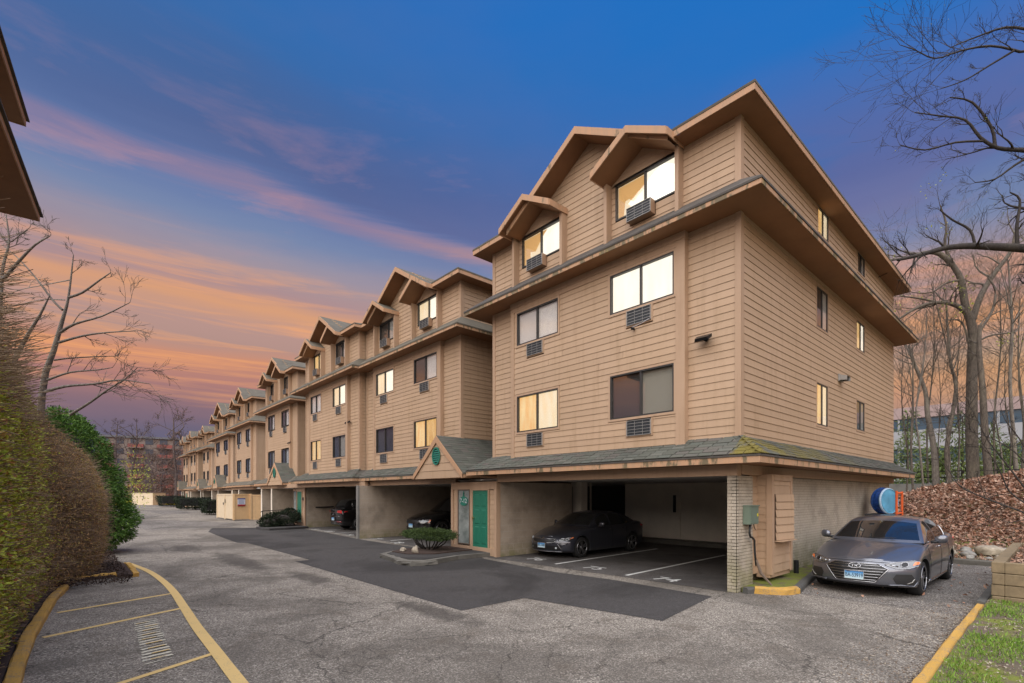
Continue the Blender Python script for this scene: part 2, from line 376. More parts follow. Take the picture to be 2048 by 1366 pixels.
leafmat('evergreen', [(.03, .075, .012), (.06, .14, .02), (.12, .23, .035), (.04, .10, .015), (.18, .30, .05)], .6)
leafmat('box_green', [(.02, .035, .012), (.035, .055, .015), (.05, .085, .02), (.075, .11, .03)], .6)
leafmat('dark_hedge', [(.008, .014, .007), (.014, .022, .009), (.02, .032, .012)], .7)
leafmat('pine', [(.05, .085, .025), (.11, .15, .04), (.17, .21, .06), (.08, .11, .035)], .7)
leafmat('grass', [(.08, .17, .02), (.14, .27, .03), (.20, .30, .05), (.11, .20, .02), (.27, .30, .08)], .7)
leafmat('chips', [(.30, .25, .19), (.42, .37, .29), (.16, .12, .09), (.22, .16, .11), (.10, .07, .05)], .85)
leafmat('daffodil', [(.65, .50, .02), (.75, .60, .03), (.3, .35, .04)], .7)
leafmat('red_bud', [(.16, .085, .06), (.12, .07, .05), (.19, .11, .08)], .8)
leafmat('bud_green', [(.34, .36, .04), (.24, .28, .03), (.42, .42, .08)], .7)
def bark(name, a, c2):
    m, nt, b = nt_new(name)
    p = coord(nt, 'pos', (1, 1, .35)); f = noise(nt, 14, p, 6, .75); g = noise(nt, 2.0, p, 4, .6)
    c = mixc(nt, ramp(nt, f, [(.35, 0.), (.65, 1.)]), a, c2); c = mixc(nt, ramp(nt, g, [(.5, 0.), (.7, .5)]), c, (c2[0]*1.2, c2[1]*1.25, c2[2]*1.1))
    nt.links.new(c, b.inputs['Base Color']); b.inputs['Roughness'].default_value = .9; bump(nt, b, f, .8, .03)
bark('bark', (.045, .036, .028), (.16, .13, .10)); bark('bark_dark', (.018, .014, .012), (.05, .04, .033)); bark('bark_grey', (.10, .085, .07), (.24, .205, .17))
bark('bark_far', (.07, .05, .045), (.14, .10, .09))

# ------------------------------------------------------------------ mesh helpers
LOC = {}
def wloc(o):
    return LOC.get(o.name, Vector((0, 0, 0)))
def link(name, me, parent=None, mats=None):
    o = bpy.data.objects.new(name, me); C.objects.link(o)
    if mats:
        for m_ in (mats if isinstance(mats, (list, tuple)) else [mats]): me.materials.append(M[m_])
    if parent is not None: o.parent = parent; LOC[o.name] = wloc(parent)
    return o
def thing(name, label, cat, loc=(0, 0, 0), group=None, rz=0.):
    o = bpy.data.objects.new(name, None); C.objects.link(o); o.location = loc; o.rotation_euler.z = rz
    o.empty_display_size = .2
    o['label'] = label; o['category'] = cat
    if group: o['group'] = group
    LOC[o.name] = Vector(loc)
    return o
def tag(o, label, cat, group=None):
    o['label'] = label; o['category'] = cat
    if group: o['group'] = group
    return o
def struct(o, kind='structure'):
    o['kind'] = kind; return o
class MB:
    def __init__(s): s.v = []; s.f = []; s.mi = []; s.cur = 0
    def add(s, vs, fs):
        n = len(s.v); s.v += [tuple(v) for v in vs]
        for f in fs: s.f.append(tuple(i+n for i in f)); s.mi.append(s.cur)
        return s
    def box(s, x0, x1, y0, y1, z0, z1):
        if x0 > x1: x0, x1 = x1, x0
        if y0 > y1: y0, y1 = y1, y0
        if z0 > z1: z0, z1 = z1, z0
        return s.add([(x0,y0,z0),(x1,y0,z0),(x1,y1,z0),(x0,y1,z0),(x0,y0,z1),(x1,y0,z1),(x1,y1,z1),(x0,y1,z1)],
                     [(0,3,2,1),(4,5,6,7),(0,1,5,4),(1,2,6,5),(2,3,7,6),(3,0,4,7)])
    def prism(s, pts, z0, z1):
        a = sum(pts[i][0]*pts[(i+1) % len(pts)][1]-pts[(i+1) % len(pts)][0]*pts[i][1] for i in range(len(pts)))
        if a < 0: pts = pts[::-1]
        n = len(pts)
        return s.add([(p[0], p[1], z0) for p in pts]+[(p[0], p[1], z1) for p in pts],
                     [tuple(range(n))[::-1], tuple(range(n, 2*n))]+[(i, (i+1) % n, n+(i+1) % n, n+i) for i in range(n)])
    def ext(s, pts, axis, a0, a1):
        """2D outline pts extruded along axis 'x' (pts are (y,z)) or 'y' (pts are (x,z))"""
        n = len(pts)
        if axis == 'x': A = [(a0, p, q) for p, q in pts]; B = [(a1, p, q) for p, q in pts]
        else: A = [(p, a0, q) for p, q in pts]; B = [(p, a1, q) for p, q in pts]
        return s.add(A+B, [tuple(range(n)), tuple(range(n, 2*n))[::-1]]+[(i, n+i, n+(i+1) % n, (i+1) % n) for i in range(n)])
    def sheet(s, pts, z): return s.add([(p[0], p[1], z) for p in pts], [tuple(range(len(pts)))])
    def tube(s, pts, rad, n=6, cap=True):
        pts = [Vector(p) for p in pts]; k = len(pts)
        if isinstance(rad, (int, float)): rad = [rad]*k
        t0 = (pts[1]-pts[0]).normalized()
        up = Vector((0, 0, 1)) if abs(t0.z) < .9 else Vector((1, 0, 0))
        u = t0.cross(up).normalized(); base = len(s.v)
        for i in range(k):
            t = (pts[min(i+1, k-1)]-pts[max(i-1, 0)]).normalized()
            u = (u-t*u.dot(t)).normalized(); w = t.cross(u)
            for j in range(n):
                a = 2*math.pi*j/n; s.v.append(tuple(pts[i]+(u*math.cos(a)+w*math.sin(a))*rad[i]))
        for i in range(k-1):
            for j in range(n):
                a = base+i*n+j; b_ = base+i*n+(j+1) % n
                s.f.append((a, b_, b_+n, a+n)); s.mi.append(s.cur)
        if cap and n > 2:
            s.f.append(tuple(base+j for j in range(n))[::-1]); s.mi.append(s.cur)
            s.f.append(tuple(base+(k-1)*n+j for j in range(n))); s.mi.append(s.cur)
        return s
    def build(s, name, mats, parent=None, smooth=False, shift=True):
        me = bpy.data.meshes.new(name); off = wloc(parent) if (parent is not None and shift) else Vector((0, 0, 0))
        me.from_pydata([(a-off.x, b-off.y, c-off.z) for a, b, c in s.v], [], s.f)
        o = link(name, me, parent, mats)
        if any(s.mi): me.polygons.foreach_set('material_index', s.mi)
        bm = bmesh.new(); bm.from_mesh(me); bmesh.ops.recalc_face_normals(bm, faces=bm.faces); bm.to_mesh(me); bm.free()
        if smooth: me.polygons.foreach_set('use_smooth', [True]*len(me.polygons))
        return o
def np_mesh(name, V, F, mat, parent=None, smooth=False, shift=True):
    """V (n,3), F (m,k) arrays"""
    V = np.asarray(V, dtype=np.float64)
    if parent is not None and shift: V = V-np.array(wloc(parent))
    F = np.asarray(F, dtype=np.int32); m_, k = F.shape
    me = bpy.data.meshes.new(name); me.vertices.add(len(V)); me.vertices.foreach_set('co', V.astype(np.float32).ravel())
    me.loops.add(m_*k); me.loops.foreach_set('vertex_index', F.ravel())
    me.polygons.add(m_); me.polygons.foreach_set('loop_start', np.arange(0, m_*k, k, dtype=np.int32))
    me.update(calc_edges=True); me.validate()
    o = link(name, me, parent, mat)
    me.polygons.foreach_set('use_smooth', [bool(smooth)]*len(me.polygons))
    return o
def leaves(name, P0, mat, size, parent=None, rng=None, dirs=None, aspect=.5, sizes=None, flat=0., fold=True):
    """one folded quad (two triangles) per point"""
    rng = rng or np.random.default_rng(1); n = len(P0)
    d = dirs if dirs is not None else rng.normal(size=(n, 3))
    d = d/np.linalg.norm(d, axis=1, keepdims=True)
    r = rng.normal(size=(n, 3)); r[:, 2] = r[:, 2]+0
    if flat: r = r*(1-flat); r[:, 2] = 0
    w = np.cross(d, r); w /= (np.linalg.norm(w, axis=1, keepdims=True)+1e-9)
    if flat:   # lay leaves down with some tilt
        d[:, 2] *= (1-flat); d /= np.linalg.norm(d, axis=1, keepdims=True)
        w = np.cross(d, np.array([[0, 0, 1.]])+rng.normal(size=(n, 3))*(1-flat)*1.2); w /= (np.linalg.norm(w, axis=1, keepdims=True)+1e-9)
    s_ = (size*(.6+.8*rng.random(n)) if sizes is None else sizes)[:, None]
    h = s_*aspect*.5
    a = P0; b_ = P0+d*s_; nrm = np.cross(d, w)
    m1 = P0+d*s_*.5+w*h+nrm*h*.35; m2 = P0+d*s_*.5-w*h+nrm*h*.35
    V = np.stack([a, m1, b_, m2], 1).reshape(-1, 3)
    i = np.arange(n)[:, None]*4
    F = np.concatenate([i+np.array([[0, 1, 2]]), i+np.array([[0, 2, 3]])], 1).reshape(-1, 3)
    return np_mesh(name, V, F, mat, parent)
def sticks(name, A, B, r0, mat, parent=None, rng=None, bend=0.):
    """thin three sided twigs from A to B"""
    n = len(A); d = B-A; L = np.linalg.norm(d, axis=1, keepdims=True); d = d/(L+1e-9)
    up = np.zeros((n, 3)); up[:, 2] = 1; up[np.abs(d[:, 2]) > .9] = (1, 0, 0)
    u = np.cross(d, up); u /= np.linalg.norm(u, axis=1, keepdims=True); w = np.cross(d, u)
    r0 = np.broadcast_to(np.asarray(r0, float).reshape(-1, 1), (n, 1))
    vs = []
    for (pt, rr) in ((A, r0), (B, r0*.35)):
        for k in range(3):
            a = 2*math.pi*k/3; vs.append(pt+(u*math.cos(a)+w*math.sin(a))*rr)
    V = np.stack(vs, 1).reshape(-1, 3); i = np.arange(n)[:, None]*6
    F = np.concatenate([i+np.array([[k, (k+1) % 3, 3+(k+1) % 3, 3+k]]) for k in range(3)], 1).reshape(-1, 4)
    return np_mesh(name, V, F, mat, parent)
CAMP = Vector((0, 0, 2.0))
def at(px, py, depth):
    a = (px-1024)/990; b_ = (988-py)/990
    return Vector(((.746*a+.666)*depth, (.7459-.6661*a)*depth, 2+b_*depth))
def text_mesh(name, body, size, mat, parent, matrix, ext=.001, align='CENTER'):
    cu = bpy.data.curves.new(name, 'FONT'); cu.body = body; cu.size = size; cu.extrude = ext; cu.align_x = align; cu.align_y = 'CENTER'
    tmp = bpy.data.objects.new(name, cu); C.objects.link(tmp)
    dg = bpy.context.evaluated_depsgraph_get(); me = bpy.data.meshes.new_from_object(tmp.evaluated_get(dg))
    bpy.data.objects.remove(tmp); bpy.data.curves.remove(cu)
    me.transform(matrix); me.materials.clear()
    return link(name, me, parent, mat)
# ================================================================== ground
g = MB(); g.sheet([(-700, -500), (1200, -500), (1200, 1200), (-700, 1200)], -.03)
struct(g.build('ground', 'dirt'))
g = MB(); g.sheet([(-.42, -25), (5.3, -25), (5.3, .95), (13.6, .95), (19.0, 1.0), (19.0, 4.5), (10.85, 4.5), (10.85, 4.6), (60, 4.6), (60, 112), (-14, 112), (-14, 22.4), (-.42, 22.4)], 0)
struct(g.build('road', 'asphalt'))
g = MB(); g.sheet([(5.44,30.2),(5.2,25.5),(5.1,22.6),(5.4,22.3),(5.42,15.3),(4.97,15.2),(4.98,9.4),(5.0,6.9),(6.5,6.93),(6.95,4.23),(9.33,4.6),(9.42,7.1),(9.25,8.75),(9.5,11.9),(9.75,12.4),(9.72,15.2),(9.5,18.5),(9.55,21.2),(9.85,24.9),(10.0,29.1),(9.8,31.5),(8.4,31.9),(6.2,33.3)], .005)
struct(g.build('road_patch', 'asphalt_new'))
g = MB(); g.sheet([(3.2,33.5),(7.2,33.8),(8.6,36.5),(6.9,44),(4.4,47),(2.7,43)], .0045); g.sheet([(1.2,31),(2.6,30.4),(2.5,34.5),(1.6,36)], .0045)
g.sheet([(6.8,58),(9.4,60),(9.9,72),(6.5,75)], .0045)
g.sheet([(1.2,50),(4.5,49),(6.5,56),(4,63),(1.5,58)], .0045); g.sheet([(.5,70),(5,68),(6.5,80),(2,86)], .0045)
struct(g.build('road_patch', 'asphalt_worn'))
g = MB(); g.sheet([(10.0, 4.65), (26, 4.65), (26, 110), (13.4, 110), (11.5, 54), (10.5, 32), (10.05, 21.3), (9.75, 15)], .009)
struct(g.build('garage_floor', 'garage_floor'))
g = MB(); g.sheet([(10.9, 1.0), (19, 1.0), (19, 4.1), (13.4, 4.08), (10.95, 3.68)], .004)
struct(g.build('parking_pad', 'asphalt_worn'))
# painted markings: every stripe is its own piece
def stripe(pts, mat, z=.013, name='painted_line', label=None):
    g = MB(); g.sheet(pts, z); return struct(g.build(name, mat))
def band(cl, w, mat, z=.01, name='painted_line'):
    L = []; Rr = []
    for i, p in enumerate(cl):
        a = Vector(cl[max(0, i-1)]); b_ = Vector(cl[min(len(cl)-1, i+1)]); t = (b_-a).normalized(); n = Vector((-t.y, t.x))
        L.append(Vector(p)+n*w/2); Rr.append(Vector(p)-n*w/2)
    g = MB()
    for i in range(len(cl)-1): g.add([(*L[i], z), (*L[i+1], z), (*Rr[i+1], z), (*Rr[i], z)], [(0, 1, 2, 3)])
    return struct(g.build(name, mat))
def smooth(cl, n=6):
    o = []
    for i in range(len(cl)-1):
        p0, p1, p2, p3 = (Vector(cl[max(0, i-1)]), Vector(cl[i]), Vector(cl[i+1]), Vector(cl[min(len(cl)-1, i+2)]))
        for k in range(n):
            t = k/n
            o.append(.5*((2*p1)+(-p0+p2)*t+(2*p0-5*p1+4*p2-p3)*t*t+(-p0+3*p1-3*p2+p3)*t**3))
    o.append(Vector(cl[-1])); return o
band(smooth([(1.22, 18.2), (1.49, 16.0), (1.58, 14.2), (1.58, 12.3), (1.50, 10.4), (1.42, 8.7), (1.38, 7.2), (1.34, 5.86), (1.28, 3)]), .14, 'paint_yellow')
band([(-.16, 11.3), (1.52, 11.95)], .10, 'paint_yellow', .006); band([(-.28, 9.48), (1.46, 10.3)], .10, 'paint_yellow', .006)
band([(-.4, 6.25), (1.36, 7.12)], .09, 'paint_yellow', .006)
# worn stencil between the stripes, overpainted words long worn to bars
g = MB(); rr = random.Random(3)
for i in range(19):
    t = i/18; y = 9.62-2.45*t; w = .115 if i % 6 else .05
    x0 = .74-.10*t; g.sheet([(x0+rr.uniform(-.03, .03), y), (x0+.30+rr.uniform(-.04, .02), y+.07), (x0+.30, y+.07+w*.55), (x0, y+w*.55)], .008)
struct(g.build('painted_marking', 'paint_worn'))
g = MB()
for i in range(9):
    t = (i+.5)/9; y = 9.6-2.4*t; x0 = .74-.10*t+rr.uniform(0, .12); g.sheet([(x0, y), (x0+rr.uniform(.10, .2), y+.04), (x0+.18, y+.075), (x0, y+.03)], .012)
struct(g.build('painted_marking', 'paint_yellow'))
for a, b_ in (((10.27, 9.66), (15.9, 9.9)), ((10.14, 7.16), (15.9, 7.4)), ((9.97, 24.6), (15, 24.9)), ((10.2, 19.2), (15, 19.4)), ((9.95, 26.9), (15, 27.1))):
    band([a, b_], .10, 'paint_white', .014)
MK = lambda x, y, a: Matrix.Translation((x, y, .014)) @ Matrix.Rotation(a, 4, 'Z')
for x, y, s_ in ((10.35, 6.2, '74'), (10.50, 8.45, '75'), (10.62, 10.78, '76'), (10.1, 20.35, '77'), (9.95, 18.2, '78'), (10.05, 23.2, '79'), (10.2, 25.9, '80'), (10.3, 28.1, '81')):
    struct(text_mesh('painted_number', s_, .62, 'paint_white', None, MK(x, y, R(-90)), .0005))
# kerbs
def kerb(name, cl, w, h, mat, label, grp=None, jit=0.0):
    """a rounded kerb stone run with end caps"""
    r_ = random.Random(len(cl)*7+int(cl[0][0]*10)); cl = [Vector(c) for c in cl]; g = MB(); rings = []
    prof = [(-.5, -.02), (-.5, .72), (-.36, .96), (0, 1.0), (.36, .96), (.5, .72), (.5, -.02)]
    for i, p in enumerate(cl):
        a = cl[max(0, i-1)]; b_ = cl[min(len(cl)-1, i+1)]; t = (b_-a).normalized(); n = Vector((-t.y, t.x))
        rings.append([((p+n*(q[0]*w)).x+r_.uniform(-jit, jit), (p+n*(q[0]*w)).y+r_.uniform(-jit, jit), max(-.02, q[1]*h+r_.uniform(-jit, jit))) for q in prof])
    k = len(prof)
    for r0 in rings: g.v += r0
    for i in range(len(rings)-1):
        for j in range(k-1): g.f.append((i*k+j, i*k+j+1, (i+1)*k+j+1, (i+1)*k+j)); g.mi.append(0)
    g.f.append(tuple(range(k))); g.mi.append(0); g.f.append(tuple((len(rings)-1)*k+j for j in range(k))); g.mi.append(0)
    o = g.build(name, mat, None, smooth=False); return tag(o, label, 'kerb', grp)
def dens(cl, step=.35):
    o = []
    for i in range(len(cl)-1):
        a = Vector(cl[i]); b_ = Vector(cl[i+1]); n = max(1, int((b_-a).length/step))
        for k in range(n): o.append(a+(b_-a)*k/n)
    o.append(Vector(cl[-1])); return o
kerb('kerb', dens([(-.50, 2), (-.43, 9.4), (-.25, 12.6), (-.08, 14.0)]), .14, .10, 'kerb_yellow', 'long yellow kerb under the budding hedge', jit=.008)
kerb('kerb', dens([(.10, 15.05), (.45, 15.3), (.84, 15.3)], .12), .16, .10, 'kerb_yellow', 'broken yellow kerb piece at the front edge of the mulch bed', 'broken kerb pieces', .022)
kerb('kerb', dens([(1.19, 14.95), (1.22, 16.2), (1.2, 17.6)], .2), .12, .08, 'kerb_yellow', 'broken yellow kerb piece on the lane side of the mulch bed', 'broken kerb pieces', .02)
kerb('kerb', dens([(10.33, 4.2), (10.42, 3.95), (10.62, 3.72), (10.95, 3.64)], .1), .17, .14, 'kerb_yellow', 'short yellow kerb corner beside the brick pier', jit=.012)
kerb('kerb', dens([(10.96, 3.64), (12.2, 3.86), (13.6, 4.08), (18.9, 4.3)]), .16, .13, 'kerb_grey', 'dark grey kerb running back beside the brick side wall', jit=.006)
kerb('kerb', dens([(10.12, 4.30), (10.32, 4.22)], .1), .15, .12, 'kerb_grey', 'stub of dark kerb at the foot of the brick pier', jit=.006)
kerb('kerb', dens([(4.2, 1.0), (6.86, 1.0), (11.85, 1.0)]), .12, .09, 'kerb_yellow', 'long yellow kerb along the grass strip', jit=.008)
kerb('kerb', dens([(11.87, 1.0), (18.9, 1.0)]), .15, .12, 'kerb_grey', 'grey kerb in front of the timber planter', jit=.006)
kerb('kerb', dens([(19.0, .95), (19.0, 4.3)], .5), .16, .16, 'kerb_old', 'mossy kerb across the back of the parking bay', jit=.01)
# side bed by the wall
g = MB(); g.prism([(10.2, 4.40), (10.34, 4.18), (10.5, 3.9), (10.7, 3.76), (10.96, 3.70), (13.6, 4.12), (19.0, 4.34), (24, 4.4), (24, 4.56), (10.8, 4.56), (10.8, 4.40)], -.02, .11)
struct(g.build('bed_soil', 'moss_bright'))
# mulch bed under the hedge end
g = MB(); g.prism([(-.1, 14.0), (.15, 15.0), (.84, 15.22), (1.14, 15.0), (1.15, 17.6), (.95, 18.6), (.8, 20.5), (.9, 23), (.3, 26), (-14, 26), (-14, 13.8)], -.02, .06)
struct(g.build('mulch_bed', 'mulch'))
g = MB(); g.prism([(-.6, -25), (-.52, 9.4), (-.34, 12.6), (-.15, 14.05), (-14, 14.05), (-14, -25)], -.02, .09)
struct(g.build('hedge_soil', 'mulch'))
# grass strip
def terr(name, xs, ys, fz, mat):
    nx, ny = len(xs), len(ys); Xg, Yg = np.meshgrid(xs, ys, indexing='ij'); Z = fz(Xg, Yg)
    V = np.stack([Xg, Yg, Z], -1).reshape(-1, 3); i = np.arange(nx-1)[:, None]*ny+np.arange(ny-1)[None]; i = i.reshape(-1, 1)
    F = np.concatenate([i, i+ny, i+ny+1, i+1], 1)
    return np_mesh(name, V, F, mat, smooth=True)
rg = np.random.default_rng(5)
def sm(a, b_, x): t = np.clip((x-a)/(b_-a), 0, 1); return t*t*(3-2*t)
def fgrass(x, y): return .10+.012*np.sin(x*5.1+y*3)+.01*np.sin(y*7.3-x*2)
struct(terr('lawn', np.linspace(4.2, 30, 90), np.linspace(-14, .93, 60), fgrass, 'moss_dirt'))
def ridge(y):
    return np.interp(y, [-30, -6, 1.3, 2.1, 3.3, 4.5, 5.7, 8, 12], [4.2, 3.7, 2.95, 2.8, 2.5, 2.28, 1.95, 1.2, .6])
def hill(x, y):
    rise = sm(22.6, 33.5, x+np.clip(.9-y, 0, 3)*.9)
    return .09+(ridge(y)-.09)*rise+.07*np.sin(x*1.3+y*.8)*rise+.04*np.sin(x*3.1-y*2.3)*rise - .02*np.clip(x-38, 0, 40)
struct(terr('hill', np.concatenate([np.linspace(19.05, 36, 90), np.linspace(37, 110, 30)]), np.concatenate([np.linspace(-60, -8, 20), np.linspace(-7.5, 9, 80), np.linspace(10, 90, 24)]),
    lambda x, y: np.where((x < 24.6) & (y > 4.35), -.01, hill(x, y)), 'moss_dirt'))

# ================================================================== apartment row
EXP = .157
class Boards:
    """collects boards of one building, later: the 300 largest become objects, the rest one mesh"""
    def __init__(s): s.items = []
    def add(s, origin, rot, length, h):
        if length < .03 or h < .012: return
        c = Vector(origin)+Matrix.Rotation(rot, 3, 'Z') @ Vector((length/2, 0, 0)); d = (c-CAMP).length
        nrm = Matrix.Rotation(rot, 3, 'Z') @ Vector((0, -1, 0)); f = max(.02, (CAMP-c).normalized().dot(nrm))
        s.items.append((length*h*f/d**2, tuple(origin), rot, length, h))
    def build(s, parent, name='siding_board', mat='siding', limit=300, T=None):
        s.items.sort(key=lambda t: -t[0]); off = wloc(parent); T = T or board_mesh(mat)
        for it in s.items[:limit]:
            o = bpy.data.objects.new(name, T); C.objects.link(o); o.parent = parent; LOC[o.name] = off
            o.location = Vector(it[1])-off; o.rotation_euler.z = it[2]; o.scale = (it[3], 1, it[4]/EXP)
        rest = s.items[limit:]
        if rest:
            tv = np.array([v.co[:] for v in T.vertices]); tf = np.array([p.vertices[:] for p in T.polygons]); n = len(rest)
            sc = np.array([(i[3], 1, i[4]/EXP) for i in rest]); o_ = np.array([i[1] for i in rest]); ro = np.array([i[2] for i in rest])
            P = tv[None]*sc[:, None]; c, s_ = np.cos(ro)[:, None], np.sin(ro)[:, None]
            X = P[..., 0]*c-P[..., 1]*s_; Y = P[..., 0]*s_+P[..., 1]*c
            V = np.stack([X, Y, P[..., 2]], -1)+o_[:, None]
            F = (tf[None]+(np.arange(n)*len(tv))[:, None, None]).reshape(-1, tf.shape[1])
            o = np_mesh(name, V.reshape(-1, 3), F, mat, parent); o['kind'] = 'stuff'
_bm = {}
def board_mesh(mat):
    if mat not in _bm:
        me = bpy.data.meshes.new('siding_board'); h = EXP
        me.from_pydata([(0, -.017, 0), (1, -.017, 0), (1, -.004, h), (0, -.004, h), (0, .10, 0), (1, .10, 0), (1, .10, h), (0, .10, h)], [],
                       [(0, 1, 2, 3), (0, 4, 5, 1), (3, 2, 6, 7), (0, 3, 7, 4), (1, 5, 6, 2)])
        me.materials.append(M[mat]); _bm[mat] = me
    return _bm[mat]
def siding(B, face, plane, u0, u1, z0, z1, holes=(), prof=None, joints=True, exp=EXP):
    """face 'X': wall facing -X lying in x=plane, u is y.  face 'Y': facing -Y in y=plane, u is x"""
    z = z0; k = 0
    while z < z1-.01:
        zb = min(z1, z+exp); a, b_ = (prof(z+.5*(zb-z)) if prof else (u0, u1))
        if b_-a > .03:
            rects = [(a, b_, z, zb)]
            for h in holes:
                nr_ = []
                for (s0, s1, q0, q1) in rects:
                    if h[1] <= s0 or h[0] >= s1 or h[3] <= q0 or h[2] >= q1: nr_.append((s0, s1, q0, q1)); continue
                    if h[0]-s0 > .02: nr_.append((s0, h[0], q0, q1))
                    if s1-h[1] > .02: nr_.append((h[1], s1, q0, q1))
                    m0, m1 = max(s0, h[0]), min(s1, h[1])
                    if h[2]-q0 > .02: nr_.append((m0, m1, q0, h[2]))
                    if q1-h[3] > .02: nr_.append((m0, m1, h[3], q1))
                rects = nr_
            for s0, s1, q0, q1 in rects:
                fs = [(s0, s1)]
                if joints and s1-s0 > 3.2:
                    r_ = random.Random(int(plane*97)+k*13+int(s0*7)); m_ = s0+(s1-s0)*r_.uniform(.25, .75); fs = [(s0, m_-.003), (m_+.003, s1)]
                for f0, f1 in fs:
                    if face == 'X': B.add((plane, f1, q0), -math.pi/2, f1-f0, (q1-q0)*.99)
                    else: B.add((f0, plane, q0), 0, f1-f0, (q1-q0)*.99)
        z = zb; k += 1

AC_ME = {}
def pbox(g, face, plane, u0, u1, z0, z1, d0, d1):
    """box on a wall: d is measured outwards from the plane"""
    if face == 'X': g.box(plane-d1, plane-d0, u0, u1, z0, z1)
    else: g.box(u0, u1, plane-d1, plane-d0, z0, z1)
def window(parent, face, plane, u0, u1, z0, z1, kinds, lod=0, casing=True, label=None, frame='win_frame', shallow=False):
    """kinds: materials behind the two sashes, in order of rising u"""
    g = MB(); f = .035; mid = (u0+u1)/2; single = len(kinds) == 1
    for a in ((u0, u1, z0, z0+f), (u0, u1, z1-f, z1), (u0, u0+f, z0+f, z1-f), (u1-f, u1, z0+f, z1-f)): pbox(g, face, plane, *a, -.06, .022 if not shallow else .010)
    if not single: pbox(g, face, plane, mid-.022, mid+.022, z0+f, z1-f, -.05, .012)
    o = g.build('window', frame, parent)
    if label: o['label'] = label
    rng_ = [(u0+f, u1-f)] if single else [(u0+f, mid-.022), (mid+.022, u1-f)]
    for (a, b_), kd in zip(rng_, kinds):
        p = MB(); pbox(p, face, plane, a, b_, z0+f, z1-f, -.008 if shallow else -.030, -.003 if shallow else -.024); p.build('pane', 'glass', o)
        c = MB(); pbox(c, face, plane, a-(0 if shallow else .02), b_+(0 if shallow else .02), z0+.01, z1-.01, -.030 if shallow else -.085, -.022 if shallow else -.075)
        c.build('curtain' if kd.startswith(('lit', 'sheer', 'curtain')) else 'blind', kd, o)
    if casing and lod < 2:
        t = MB(); w = .055
        for a in ((u0-w, u1+w, z1, z1+w), (u0-w, u1+w, z0-w, z0), (u0-w, u0, z0, z1), (u1, u1+w, z0, z1)): pbox(t, face, plane, *a, -.06, .028 if not shallow else .018)
        t.build('window_trim', 'trim', parent)
    return o
def aircon(parent, face, plane, u0, u1, z0, z1, depth, lod=0):
    g = MB(); pbox(g, face, plane, u0, u1, z0, z1, -.05, depth-.02)
    o = g.build('air_conditioner', 'ac_case' if depth > .1 else 'ac_metal', parent)
    g = MB(); pbox(g, face, plane, u0+.015, u1-.015, z0+.015, z1-.015, depth-.02, depth-.012); g.build('grille_back', 'ac_fin', o)
    t = .010
    g = MB()
    for a in ((u0, u1, z0, z0+t), (u0, u1, z1-t, z1), (u0, u0+t, z0, z1), (u1-t, u1, z0, z1)): pbox(g, face, plane, *a, depth-.02, depth+.006)
    n = 5 if lod < 2 else 3
    for i in range(1, n):
        z = z0+(z1-z0)*i/n; pbox(g, face, plane, u0+t, u1-t, z-.004, z+.004, depth-.012, depth)
    if lod < 2:
        for i in (1, 2): u = u0+(u1-u0)*(i/3.); pbox(g, face, plane, u-.0025, u+.0025, z0+t, z1-t, depth-.012, depth-.003)
    g.build('grille', 'ac_metal', o)
    return o
LIFT = [0.]
def eave_ring(parent, x1, y0, y1, x2, o, zb, zf, zt, fmat='fascia', name='cornice', shingle='shingle_far', pitchwall=0., skip_left=False, th=.03, ends=True):
    """projecting eave round front and both flanks: soffit, fascia boards, sloping top"""
    X0, Y0, Y1 = x1-o, y0-o, y1+o; zb += LIFT[0]; zf += LIFT[0]; zt += LIFT[0]
    s_ = MB(); s_.add([(X0+.01, Y0+.01, zb+.004), (x2, Y0+.01, zb+.004), (x2, y0+.06, zb+.004), (x1+.06, y0+.06, zb+.004), (x1+.06, y1-.06, zb+.004), (x2, y1-.06, zb+.004), (x2, Y1-.01, zb+.004), (X0+.01, Y1-.01, zb+.004)],
        [(0, 1, 2, 3), (0, 3, 4, 7), (4, 5, 6, 7)]); s_.build('soffit', 'soffit', parent)
    for a in ((X0-.02, X0, Y0-.02, Y1+.02), (X0, x2, Y0-.02, Y0), (X0, x2, Y1, Y1+.02)):
        f = MB(); f.box(a[0], a[1], a[2], a[3], zb-.006, zf); f.build('fascia', fmat, parent)
    t = MB(); e = .035; z_ = zf
    v = [(X0-e, Y0-e, z_), (x2, Y0-e, z_), (x2, y0+.02, zt), (x1+.02, y0+.02, zt), (x1+.02, y1-.02, zt), (x2, y1-.02, zt), (x2, Y1+e, z_), (X0-e, Y1+e, z_)]
    t.add(v+[(a, b_, c+th) for a, b_, c in v], [(0, 1, 2, 3), (0, 3, 4, 7), (4, 5, 6, 7), (8, 9, 10, 11), (8, 11, 12, 15), (12, 13, 14, 15), (0, 1, 9, 8), (7, 0, 8, 15), (6, 7, 15, 14)])
    return t.build(name, shingle, parent)

